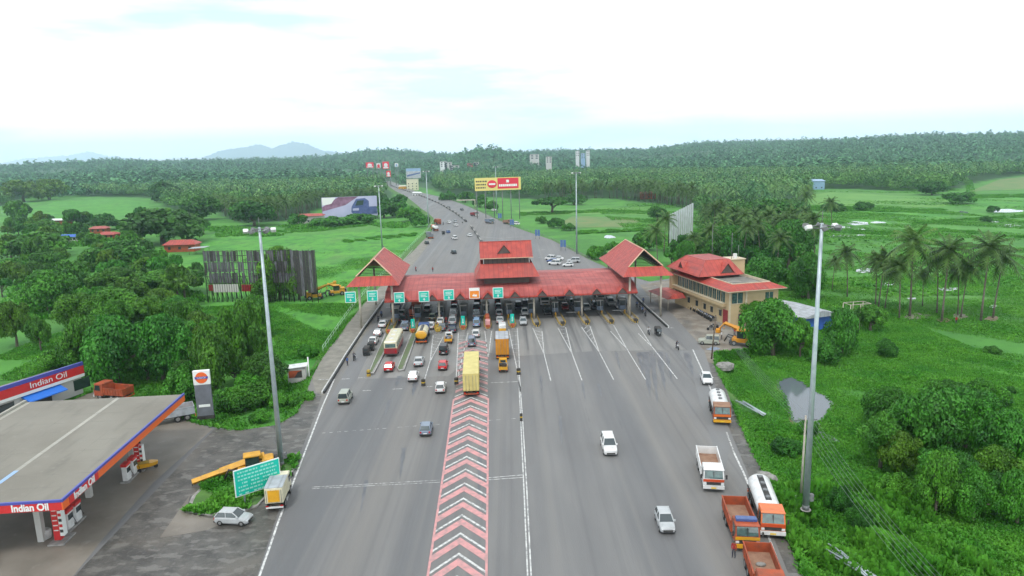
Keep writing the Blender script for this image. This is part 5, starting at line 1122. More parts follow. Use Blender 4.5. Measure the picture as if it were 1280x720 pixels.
m.build('hip_ridge', OF)
m = MB(); x = 5.6; m.poly([(x-1.7,10.9,9.75),(x+1.7,10.9,9.75),(x,10.9,11.9)],'soffit')
for s in (-1,1): m.quad((x+s*1.9,10.7,9.6),(x,10.6,12.05),(x,13.4,12.05),(x+s*1.9,11.0,9.6),'roof_red')
m.build('gablet', OF)
m = MB(); y = 20.5; m.poly([(-1.2,y-1.2,9.9),(-1.2,y+1.2,9.9),(-1.2,y,11.4)],'soffit')
for s in (-1,1): m.quad((-1.4,y+s*1.35,9.8),(-1.45,y,11.55),(.6,y,11.55),(-.7,y+s*1.35,9.9),'roof_red')
m.build('gablet', OF)
for k in range(12): m = MB(); y = 2+k*1.9; m.box(-.06,-.0,y,y+1.5,4.9,7.2,'glass_teal'); m.box(-.1,-.06,y+.72,y+.78,4.9,7.2,'cream_trim'); m.build('window', OF)
m = MB(); m.box(-.9,.0,1.4,l_-.2,4.1,4.8,'cream_wall'); m.box(-.95,.0,1.4,l_-.2,4.8,4.92,'cream_trim'); m.box(-1.0,.0,l_-.2,l_+1.2,3.5,8.9,'cream_wall'); m.build('balcony', OF)
for y in (3.2,7.0,10.2,14,18): m = MB(); m.box(-.05,0,y,y+1.1,1.6,3.0,'glass'); m.box(-.35,0,y-.15,y+1.25,3.05,3.15,'cream_trim'); m.build('window', OF)
m = MB(); m.box(-.05,0,.6,2.6,0,3.4,'p_maroon'); m.build('shutter', OF)
for x0, x1, z0, z1 in ((.5,3.1,5.0,7.3),(8.6,10.5,5.3,7.0)):
    m = MB(); m.box(x0,x1,-.05,0,z0,z1,'glass_teal'); m.box((x0+x1)/2-.05,(x0+x1)/2+.05,-.09,-.05,z0,z1,'cream_trim'); m.box(x0-.08,x1+.08,-.12,0,z0-.1,z0,'cream_trim'); m.build('window', OF)
m = MB(); m.box(2.2,3.6,-.05,0,0,2.6,'dark'); m.box(6.,7.3,-.05,0,1.0,2.4,'glass'); m.build('door', OF)
for x in (0.,3.9): m = MB(); m.box(x-.2,x+.2,-.2,-.0,0,7.8,'cream_trim'); m.build('pilaster', OF)
m = MB(); m.box(9.,12.6,15,19,8.6,12.,'cream_wall'); m.box(8.8,12.8,14.8,19.2,12.,12.2,'cream_trim'); m.build('stair_tower', OF)
for x, y, h in ((9.3,15.5,6.5),(12.,17,3.2),(7.8,22,8.)): m = MB(); m.tube([(x,y,12. if h < 8 else 9),(x,y,12+h)], .06, 'steel_grey', n=5); m.build('aerial', OF)
m = MB(); m.tube([(10.5,16,12.2),(10.5,16,13.3)], .5, 'p_white', n=12, smooth=False); m.build('water_tank', OF)
# porch with a red roof at the far end
g = G(853,385,0); e = empty('porch', 'low red roofed porch at the far end of the office, above the parked motorcycles', 'porch', Vector((39.,168,0)), R(13))
m = MB(); m.loft([[(-2.6,-3.5,2.9),(2.2,-3.5,2.9),(2.2,8,2.9),(-2.6,8,2.9)],[(-.2,-2,3.8),(2.2,-2,3.8),(2.2,6.5,3.8),(-.2,6.5,3.8)]],'roof_red'); m.build('roof', e)
for x, y in ((-2.2,-3),(-2.2,2),(-2.2,7)): m = MB(); m.tube([(x,y,0),(x,y,2.9)], .12, 'col_cream', n=6); m.build('post', e)
g = G(1000,400,ZF); e = empty('tin_shed', 'white tin roofed shed with blue tarpaulin sides behind the office', 'shed', Vector((63.5,146.5,ZF)), R(20))
m = MB(); m.box(-1,8,0,12,0,3.4,'tarp_blue'); m.build('wall', e); m = MB(); m.prism([(-1.6,-.8,3.3),(8.6,-.8,3.3),(8.6,-.8,3.45),(3.5,-.8,4.7),(-1.6,-.8,3.45)], (0,13.6,0), 'tin'); m.build('roof', e)
e = empty('pipe_scaffold', 'bare grey pipe frame standing right of the tin shed', 'frame', Vector((72.5,146,ZF)), R(10))
m = MB()
for x in (0,2.4,4.8):
    for y in (0,2.5): m.tube([(x,y,0),(x,y,6)], .09, 'col_cream', n=5)
m.tube([(0,0,6),(4.8,0,6),(4.8,2.5,6),(0,2.5,6),(0,0,6)], .08, 'col_cream', n=5); m.build('frame', e)
# wrapped bundles and rubble by the verge
for x, y, s, lab in ((892,441,1.3,'dark and white wrapped bundle on the grass by the leaning pole'),(905,461,1.5,'grey white wrapped bundle on the grass above the parked white sedan'),(955,602,1.3,'pale lumpy concrete spoil beside the orange cab of the tank lorry')):
    b = MB(); rr = random.Random(int(x)); n_ = 12
    b.loft([[(s*k*(1+.5*rr.random())*math.cos(t),s*.7*k*(1+.5*rr.random())*math.sin(t),(z+.15*rr.random()*(z>0))*s) for t in [2*PI*i/n_ for i in range(n_)]] for k, z in ((.9,0),(1,.25),(.85,.5),(.4,.72))], 'rubble' if x > 900 else 'p_bluegrey')
    tag(b.build('bundle', None, G(x,y,ZF+.7 if x < 950 else -.3)), lab, 'bundle')
b = MB(); b.bevbox(-.35,.35,-.3,.3,0,.9,'kerb_white',.03); b.box(-.22,.22,-.32,-.3,.3,.75,'steel_grey'); tag(b.build('junction_box', None, G(990,628,-.9)), 'small white junction box left of the right mast foot', 'junction box')
# ------------------------------------------------------------------ poles and cables
A_ = G(889,452,-.5); B_ = G(1001,622,-1.); 
e = empty('leaning_pole', 'dark thin pole with a red top at the yard corner', 'pole', A_); m = MB(); m.tube([(0,0,0),(.9,1.0,8.6)], [.16,.11], 'wood', n=8); m.build('pole', e)
e = empty('wooden_pole', 'plain grey pole standing just left behind the right mast', 'pole', B_); m = MB(); m.tube([(0,0,0),(.4,.8,9.5)], [.15,.1], 'col_cream', n=8); m.build('pole', e); m = MB(); m.tube([(-.9,.8,9.0),(1.7,.8,9.0)], .06, 'steel_grey', n=5); m.build('crossarm', e)
ct = B_+Vector((.4,.8,9.)); at_ = A_+Vector((.9,1,8.4)); far = G(1168,716,7.); far = ct+(far-ct)*1.35
e = empty('power_cable', 'bundle of thin grey power cables running over the right verge', 'cable', ct)
mat('cable_grey', (.16,.19,.19), None, rough=.6)
for k in range(6):
    off = Vector((-1.0+k*.42,0,0)); m = MB()
    for a, b in ((at_+Vector((-.3+k*.12,0,0)), ct+off), (ct+off, far+off)):
        pts = [a+(b-a)*t-Vector((0,0,1.2*4*t*(1-t))) for t in [i/12 for i in range(13)]]; m.tube([p-ct for p in pts], .014, 'cable_grey', n=4)
    m.build('wire', e)
for x, y, n, lab in ((1052,706,9,'bundle of grey pipes dumped in the grass at the lower right edge'),(932,512,6,'bundle of pale poles leaning beside the white tank lorry')):
    g = G(x,y,-.9); b = MB(); rr = random.Random(n)
    for k in range(n): a = Vector((rr.uniform(-.8,.8),rr.uniform(1.5,3),rr.uniform(.2,.6))); c_ = Vector((rr.uniform(1.2,2.4),rr.uniform(-3,-1.5),rr.uniform(0,.3))); b.tube([a,c_], .09, 'galvanised', n=6)
    tag(b.build('pipe_bundle', None, g), lab, 'pipes')
# ------------------------------------------------------------------ hoardings
a, b = Vector((-87.5,197,ZF)), Vector((-62,194.5,ZF)); d = b-a; e = empty('rusty_hoarding', 'huge derelict hoarding of dark rusty tin sheets on many posts', 'hoarding', a, math.atan2(d.y,d.x)); Lh = d.length
rr = random.Random(9)
for j in range(26):
    x = j*Lh/26
    if rr.random() < .03: continue
    m = MB(); z1 = 14.9-rr.uniform(0,.25); z0 = 5.5
    for a_, b_ in ((z0,8.6),(8.65,11.7),(11.75,z1)):
        if rr.random() < .17: continue
        m = MB(); y_ = rr.uniform(0,.12); m.box(x+rr.uniform(.02,.12),x+Lh/26-rr.uniform(.02,.15),y_,y_+.04,a_+rr.uniform(0,.25),b_-rr.uniform(0,.15),rr.choice(['tin_rust','tin_rust','dark'])); o = m.build('tin_sheet', e)
m = MB()
for j in range(19): x = j*Lh/18; m.tube([(x,.3,0),(x,.3,15)], .12, 'dark', n=5); m.tube([(x,4,0),(x,.4,9)], .1, 'dark', n=5)
for z in (3.5,5.5,7.5,9.5,11.5,13.5,14.8): m.tube([(0,.3,z),(Lh,.3,z)], .08, 'dark', n=4)
for j in range(38): x = j*Lh/37; m.tube([(x,-.12,0),(x,-.12,15)], .055, 'dark', n=4)
m.build('post_frame', e)
m = MB(); m.box(2.,9.5,-.05,.02,3.0,5.3,'white_wall'); m.build('white_sheet', e); m = MB(); m.box(10.5,16.5,-.05,.02,3.2,5.2,'p_maroon'); m.box(.6,1.9,-.05,.02,3.4,5.2,'p_maroon'); m.build('red_sheet', e)
a2, b2 = Vector((-62,194.5,ZF)), Vector((-54.7,192.5,ZF)); m = MB(); dd = (b2-a2); L2 = dd.length; e2 = empty('rusty_hoarding', 'dark angled wing of the derelict hoarding beside the yellow excavator', 'hoarding', a2, math.atan2(dd.y,dd.x))
for j in range(8):
    m = MB(); x = j*L2/8; m.box(x+.03,x+L2/8-.03,0,.05,1.5+rr.uniform(0,2),14.9-.3*rr.random(),'dark' if j%3 else 'tin_rust'); m.build('tin_sheet', e2)
m = MB(); 
for j in range(5): x = j*L2/4; m.tube([(x,.3,0),(x,.3,15)], .12, 'dark', n=5)
m.build('post_frame', e2)
# car hoarding
a, b = Vector((-122.5,458,ZF)), Vector((-88,466,ZF)); d = b-a; Lh = d.length; e = empty('car_hoarding', 'wide car advertisement hoarding in lavender, maroon and dark blue', 'hoarding', a, math.atan2(d.y,d.x))
mat('ad_lavender', (.5,.48,.68), (.4,.4,.6), .1); mat('ad_maroon', (.16,.06,.12), (.3,.16,.26), .3); mat('ad_blue', (.04,.06,.2), (.09,.12,.3), .4)
m = MB(); m.box(0,Lh,0,.4,2.2,15.2,'ad_lavender'); p_ = m.build('printed_face', e)
m = MB(); m.poly([(0,-.03,6.2),(Lh*.42,-.03,9.8),(Lh*.66,-.03,15.1),(Lh*.3,-.03,15.1),(.1,-.03,9.)],'ad_maroon'); m.poly([(.2,-.05,10),(6.,-.05,11),(9,-.05,15),(.2,-.05,15)],'sign_white')
m.poly([(Lh*.52,-.06,5),(Lh*.55,-.06,3.8),(Lh*.72,-.06,3.2),(Lh*.99,-.06,3.4),(Lh*.99,-.06,8),(Lh*.78,-.06,14.),(Lh*.62,-.06,13.5),(Lh*.53,-.06,8.5)],'ad_blue')
m.poly([(Lh*.6,-.08,9.2),(Lh*.74,-.08,9.5),(Lh*.76,-.08,12.6),(Lh*.64,-.08,12.4)],'glass'); m.poly([(Lh*.55,-.08,6),(Lh*.66,-.08,6),(Lh*.66,-.08,7.6),(Lh*.55,-.08,7.4)],'ad_lavender'); m.poly([(Lh*.85,-.08,8.3),(Lh*.99,-.08,8.3),(Lh*.99,-.08,12),(Lh*.85,-.08,12)],'ad_lavender')
m.build('car_picture', p_)
for k in range(7): m = MB(); m.tube([(k*Lh/6,.5,0),(k*Lh/6,.5,15)], .2, 'steel_grey', n=5); m.build('post', e)
# yellow and red hoarding over the road
a, b = at(593.5,229,430), at(651,229,436); a.z = 0; b.z = 0; d = b-a; Lh = d.length; e = empty('red_yellow_hoarding', 'long roadside hoarding, left half yellow and right half red', 'hoarding', Vector((a.x,a.y,ZF)), math.atan2(d.y,d.x))
zt, zb_ = at(620,222,432).z-ZF, at(620,238,432).z-ZF
mat('ad_yellow', (.75,.62,.2), None); mat('ad_red', (.7,.02,.05), None)
m = MB(); m.box(0,Lh,0,.5,zb_,zt,'ad_yellow'); p_ = m.build('printed_face', e)
m = MB(); m.box(Lh*.49,Lh*.95,-.04,0,zb_+.9,zt-.4,'ad_red'); m.build('red_panel', p_)
m = MB(); rr = random.Random(3)
for r_ in range(3):
    x = .7
    while x < Lh*.24: w2 = rr.uniform(.4,1.1); m.box(x,x+w2,-.05,0,zb_+1.4+r_*1.9,zb_+2.3+r_*1.9,'dark'); x += w2+.35
m.build('small_lettering', p_)
m = MB(); m.ell((Lh*.37,-.1,(zb_+zt)/2), (3.,.15,2.4), 'ad_red', 16, 8); m.box(Lh*.37-2,Lh*.37+2,-.3,-.2,(zb_+zt)/2-.5,(zb_+zt)/2+.5,'sign_white'); m.build('red_badge', p_)
m = MB(); x = Lh*.52
while x < Lh*.92: w2 = rr.uniform(.6,1.3); m.box(x,x+w2,-.08,-.04,zb_+2.2,zb_+3.6,'sign_white'); x += w2+.2
m.box(Lh*.68,Lh*.74,-.08,-.04,zb_+4.6,zb_+6.2,'sign_white'); m.build('large_lettering', p_)
for k in range(6): m = MB(); m.tube([(1+k*(Lh-2)/5,.8,0),(1+k*(Lh-2)/5,.8,zb_+3)], .25, 'steel_grey', n=5); m.build('post', e)
# corrugated panel hoarding at the right
a, b = Vector((66.5,291,ZF)), Vector((79.5,303,ZF)); d = b-a; Lh = d.length; e = empty('silver_hoarding', 'tall hoarding back of vertical silver strips with gaps, right of the plaza', 'hoarding', a, math.atan2(d.y,d.x))
for k in range(11): m = MB(); x = k*Lh/11; zt = 13.5+k*.35; m.box(x+.06,x+Lh/11-.22,0,.08,1+2*abs(math.sin(k*2)),zt,'panel_silver'); m.build('strip', e)
m = MB(); 
for z in (3,7,11): m.tube([(0,.3,z),(Lh,.3,z)], .12, 'dark', n=4)
for k in range(6): m.tube([(k*Lh/5,.4,0),(k*Lh/5,.4,14)], .2, 'dark', n=5)
m.build('post_frame', e)
# small verge sign boards by the far right side
for px, py, wd, lab in ((625,299,0,''),(629,0,0,'')): pass
for px, py, lab in ((704,318,'blue sign pair nearest the mast on the far right verge'),(672,303,'small blue sign standing alone on the far right verge'),(640,288,'blue board right of the white van on the far verge'),(625,279,'small blue board farthest along the right verge')):
    g = G(px,py,ZF); e = empty('verge_sign', lab, 'sign board', g, R(-15)); m = MB(); m.box(-1.1,-.1,0,.1,3,5.8,'sign_blue'); m.box(.1,1.1,0,.1,3,5.8,'sign_blue'); m.build('boards', e)
    for x in (-.9,.9): m = MB(); m.tube([(x,.15,0),(x,.15,5.8)], .09, 'steel_grey', n=5); m.build('post', e)
g = G(594,262,0); e = empty('sign_gantry', 'thin cantilever gantry over the far road', 'gantry', g); m = MB(); m.tube([(0,0,0),(0,0,7.2)], .25, 'col_cream', n=6); m.build('post', e); m = MB(); m.box(-13,.3,-.2,.2,6.6,7.4,'col_cream'); m.build('beam', e)
# ------------------------------------------------------------------ houses and buildings far off
def house(px, py, w, dpt, h, wallm, roofm, lab, rz=0., roofh=2.2, z=ZF, cat='house', flat=False, Y=None, wins=3, floors=1):
    g = G(px, py, z) if Y is None else at(px, py, Y)
    if Y is not None: g.z = max(ZF, hills(g.x, g.y))
    e = empty('house' if not flat else 'building', lab, cat, g, rz); m = MB(); m.box(-w/2,w/2,0,dpt,0,h,wallm); m.build('wall', e)
    m = MB()
    if flat: m.box(-w/2-.3,w/2+.3,-.3,dpt+.3,h,h+.4,roofm)
    else: m.loft([[(-w/2-.8,-.8,h-.1),(w/2+.8,-.8,h-.1),(w/2+.8,dpt+.8,h-.1),(-w/2-.8,dpt+.8,h-.1)],[(-w/2+roofh,dpt*.5-.1,h+roofh),(w/2-roofh,dpt*.5-.1,h+roofh),(w/2-roofh,dpt*.5+.1,h+roofh),(-w/2+roofh,dpt*.5+.1,h+roofh)]],roofm)
    m.build('roof', e); m = MB()
    for fl in range(floors):
        for k in range(wins): x = -w/2+w*(k+.5)/wins; m = MB(); m.box(x-.6,x+.6,-.06,0,fl*3.2+1.2,fl*3.2+2.4,'glass'); m.build('window', e)
    return e
house(225,315,13.5,7,3.4,'rust_orange','roof_red','long red roofed house with a grey lean-to below the umbrella tree',R(4),1.8)
e = MB(); g = G(247,318,ZF); e.prism([(-3.5,-1,2.6),(3.5,-1,2.9),(3.5,5,2.9),(-3.5,5,2.6)], .15, 'tin'); 
for x in (-3.2,3.2):
    for y in (-.8,4.8): e.tube([(x,y,0),(x,y,2.7)], .1, 'wood', n=5)
tag(e.build('lean_to', None, g), 'grey tin lean-to at the right end of the long red roofed house', 'lean-to')
house(133,300,9,6,3,'rust_orange','roof_red','smaller red roofed house left of the umbrella tree',R(-5),1.2)
house(123,292,9,6,3,'rust_orange','roof_red_faded','faded red roof behind the smaller red roofed house',R(8),1.2)
house(85,303,10,6,3,'white_wall','tarp_blue','house with a bright blue tarpaulin roof among the left trees',R(6),1.)
house(73,281,12,6,3.2,'rust_orange','p_white','house with a white roof at the edge of the left field',R(0),.9)
house(272,252,12,9,5,'white_wall','roof_red','red roofed house alone in the left palm grove',R(10),2.5)
house(197,231,26,12,9,'white_wall','roof_red','long low red roof far off in the left palm grove',0,2,)
for i, (x, h) in enumerate(((110.5,22),(113.5,26),(116,20))): house(x,222,11,10,h+4,'p_white','p_white',['left','middle','right'][i]+' one of three small white towers in the far left palms',0,0,cat='building',flat=True,wins=2,floors=5)
house(386,280,17,9,5,'white_wall','roof_red','red roofed roadside stall left of the car hoarding',R(5),1.2)
house(983,233,17,9,7,'white_wall','roof_red_faded','pink roofed house at the edge of the right palm forest',0,2)
house(1020,237,15,10,8,'p_sky','p_sky','bright blue house at the edge of the right palm forest',R(-8),1.5)
house(1122,232,16,9,8,'white_wall','roof_red','red roofed house in the far right palm forest',0,2.)
house(811,249,12,8,5,'rust_orange','roof_red','small red roof in the palms beyond the brown field',0,1.6)
# junction buildings at the end of the road
house(516,238,14,12,13,'p_cream','p_cream','cream building below the pale blue billboard at the end of the road',R(5),0,cat='building',flat=True,wins=3,floors=3)
g = G(517,237,ZF); e = empty('rooftop_billboard', 'pale blue billboard above the cream building at the end of the road', 'billboard', Vector((g.x+1,g.y-1,11.6)), R(5)); m = MB(); m.box(-9,9,-.4,0,1,13,'tin'); f_ = m.build('face', e); m = MB(); m.poly([(-8,-.45,3),(8,-.45,6.5),(8,-.45,8),(-8,-.45,5)],'p_blue'); m.box(-9,9,-.44,-.4,9.5,13,'p_sky'); m.build('print', f_)
for x in (-7,0,7): m = MB(); m.tube([(x,.3,0),(x,.3,12)], .25, 'steel_grey', n=5); m.build('post', e)
house(503,238,9,7,5,'p_yellow','p_cream','small yellow shop left of the cream building at the end of the road',0,1.,cat='shop')
house(521,246,9,4,4,'p_white','p_white','white stall by the roadside below the cream building',0,1,cat='stall')
def board(px, py, w_, h_, z0, cm, lab, Y, c2='p_white'):
    g = at(px, py, Y); e = empty('roadside_billboard', lab, 'billboard', Vector((g.x,g.y,ZF))); H0 = g.z-ZF
    m = MB(); m.box(-w_/2,w_/2,-.4,0,H0-h_,H0,cm); f_ = m.build('face', e); m = MB(); m.ell((0,-.42,H0-h_/2), (w_*.3,.1,h_*.3), c2, 12, 6); m.box(-w_*.4,w_*.4,-.5,-.4,H0-h_*.92,H0-h_*.75,c2); m.build('print', f_)
    for x in (-w_*.35,w_*.35): m = MB(); m.tube([(x,0,0),(x,0,H0-.5)], .35, 'steel_grey', n=5); m.build('post', e)
board(462,203,11,7.5,0,'ad_red','red billboard at the left of the distant junction',1000)
board(473,204,6,7,0,'p_white','small white billboard between two red ones at the distant junction',1010,'ad_red')
board(482,202,9,10,0,'ad_red','tallest red billboard above the end of the road',1000)
board(485.5,213.5,6,8,0,'ad_red','lower red and white billboard at the end of the road',960)
board(495.5,204,5,5,0,'p_white','small white billboard right of the tallest red one',1000,'p_sky')
for i, (px, py, w_, h_, Y, wm, nm) in enumerate([(554,202,14,17,1500,'p_white','white block left of the pair beyond the road bend'),(560,203,14,15,1500,'white_wall','white block right of the pair beyond the road bend'),(568,207,19,10,1500,'white_wall','low white house right of the white block pair'),(590,204,20,12,1500,'roof_red_faded','pinkish house above the red and yellow hoarding'),(595,203,11,12,1500,'white_wall','white house beside the pinkish one above the hoarding'),
     (668,193,22,20,1700,'white_wall','wide white building in the haze above the palms'),(686,196,10,20,1300,'white_wall','white block by the hazy palms right of the wide building'),(722,188.6,7,34,1500,'p_white','left white tower on the hazy skyline'),(735,188.2,7,34,1500,'p_white','right white tower on the hazy skyline'),(729,191.5,8,20,1480,'p_sky','pale blue block between the two skyline towers'),(850,218,25,8,1500,'white_wall','white roof half hidden in the palms beyond the brown field'),(1266,177,60,12,2300,'white_wall','thin white building on the far right skyline')]):
    g = at(px, py, Y); zg = hills(g.x, Y) if Y > 900 else ZF
    e = empty('building', nm, 'building', Vector((g.x,Y,zg))); hh = g.z-zg
    m = MB(); m.box(-w_/2,w_/2,0,12,0,hh,wm); m.build('wall', e)
    m = MB(); m.box(-w_/2-.4,w_/2+.4,-.4,12.4,hh,hh+.6,'roof_concrete'); m.build('roof', e)
    for fl in range(3):
        for s in (-.25,.25): m = MB(); m.box(s*w_-w_*.12,s*w_+w_*.12,-.1,0,hh-3.2-fl*3.6,hh-1.2-fl*3.6,'glass'); m.build('window', e)
# white low wall in the left trees
P = [G(199,397,ZF), G(240,407,ZF)]; m = MB(); kerb(m, [p-P[0] for p in P], .3, 0, 1.5, 'white_wall','col_cream',2.2); tag(m.build('boundary_wall', None, P[0]), 'short pale boundary wall among the left trees', 'wall')
# ------------------------------------------------------------------ leaf clouds
def leaf_cloud(name, n, leaf, kind='round', seed=0, m='leaf', clumps=38):
    """crown of unit radius, z from 0 (ground) to 1 (top); scaled per tree"""
    r = np.random.default_rng(seed)
    lo, hi, pw = dict(round=(.16,1.,1.), umbrella=(.5,1.,1.), bush=(0.,1.,1.), tall=(.12,1.,1.), open=(.25,1.,1.))[kind]
    # clump centres on an uneven dome
    C_, S_ = [], []
    for i in range(clumps):
        u = r.uniform(0, 2*PI); 
        if kind == 'umbrella': q = math.sqrt(r.uniform(.0,1))*.86; z = hi-.1-(hi-lo)*.5*q*q-r.uniform(0,.12); s = r.uniform(.13,.25); sz = s*.55
        elif kind == 'bush': q = math.sqrt(r.uniform(0,1))*.78; z = .12+r.uniform(.2,.72)*math.sqrt(max(0,1-q*q)); s = r.uniform(.18,.32); sz = s*.9
        elif kind == 'tall': t = r.uniform(0,1); q = r.uniform(.1,.7)*math.sin(PI*(.15+.75*t))**.7; z = lo+.1+(hi-lo-.16)*t; s = r.uniform(.2,.34); sz = s*.6
        else: t = r.uniform(0,1); q = (r.uniform(.2,.8))*math.sqrt(max(.05,1-(2*t-.85)**2*.75)); z = lo+.1+(hi-lo-.2)*t; s = r.uniform(.18,.34) if kind == 'round' else r.uniform(.14,.26); sz = s*.75
        C_.append((q*math.cos(u), q*math.sin(u), z)); S_.append((s,s,sz))
    C_ = np.array(C_); S_ = np.array(S_)
    w = S_[:,0]**2; w /= w.sum(); k = r.choice(clumps, n, p=w)
    d = r.normal(size=(n,3)); d /= np.linalg.norm(d,axis=1)[:,None]; d[:,2] = np.where((d[:,2] < -.3) & (r.random(n) < .6), -d[:,2], d[:,2])
    rr = r.uniform(.62,1.06,n)**.8
    c = C_[k]+d*S_[k]*rr[:,None]; c[:,2] = np.clip(c[:,2], .01 if kind == 'bush' else lo*.6, 1.03)
    nrm = d*1.+r.normal(size=(n,3))*.55; nrm[:,2] += .35; nrm /= np.linalg.norm(nrm,axis=1)[:,None]
    a = np.cross(nrm, r.normal(size=(n,3))); a /= np.linalg.norm(a,axis=1)[:,None]; b = np.cross(nrm, a)
    L1 = leaf*r.uniform(.6,1.4,n)[:,None]; L2 = L1*.62
    V = np.stack([c-a*L1, c+b*L2+nrm*L1*.12, c+a*L1, c-b*L2+nrm*L1*.12], 1).reshape(-1,3)
    F = np.arange(n*4).reshape(n,4)
    return npmesh(name, V, F, m), C_
def tree_proto(nm, n, leaf, kind, seed, clumps=38, trunk=True):
    e = empty(nm); cr_, C_ = leaf_cloud('crown', n, leaf, kind, seed, clumps=clumps); cr_.parent = e
    if trunk:
        m = MB(); top = {'umbrella':.66,'round':.5,'open':.6,'tall':.7,'bush':.3}[kind]
        m.tube([(0,0,0),(.02,.01,top*.35),(-.02,.02,top)], [.075,.055,.035], 'bark', n=7)
        rr = random.Random(seed)
        for i in range(7): c_ = C_[rr.randrange(len(C_))]; z0 = top*rr.uniform(.35,.9); m.tube([(0,0,z0),(c_[0]*.5,c_[1]*.5,(z0+c_[2])*.5+.02),tuple(c_)], [.035,.022,.008], 'bark', n=5)
        m.build('trunk', e)
    return e
HI, LO = {}, {}
for kind in ('round','umbrella','bush','open','tall'):
    for s in range(2):
        HI[kind,s] = tree_proto({'bush':'bush'}.get(kind,'tree'), 15000 if kind != 'bush' else 9000, .034 if kind != 'bush' else .045, kind, 10+s, 46, kind != 'bush')
        LO[kind,s] = tree_proto({'bush':'bush'}.get(kind,'tree'), 2600, .075, kind, 30+s, 30, kind != 'bush')
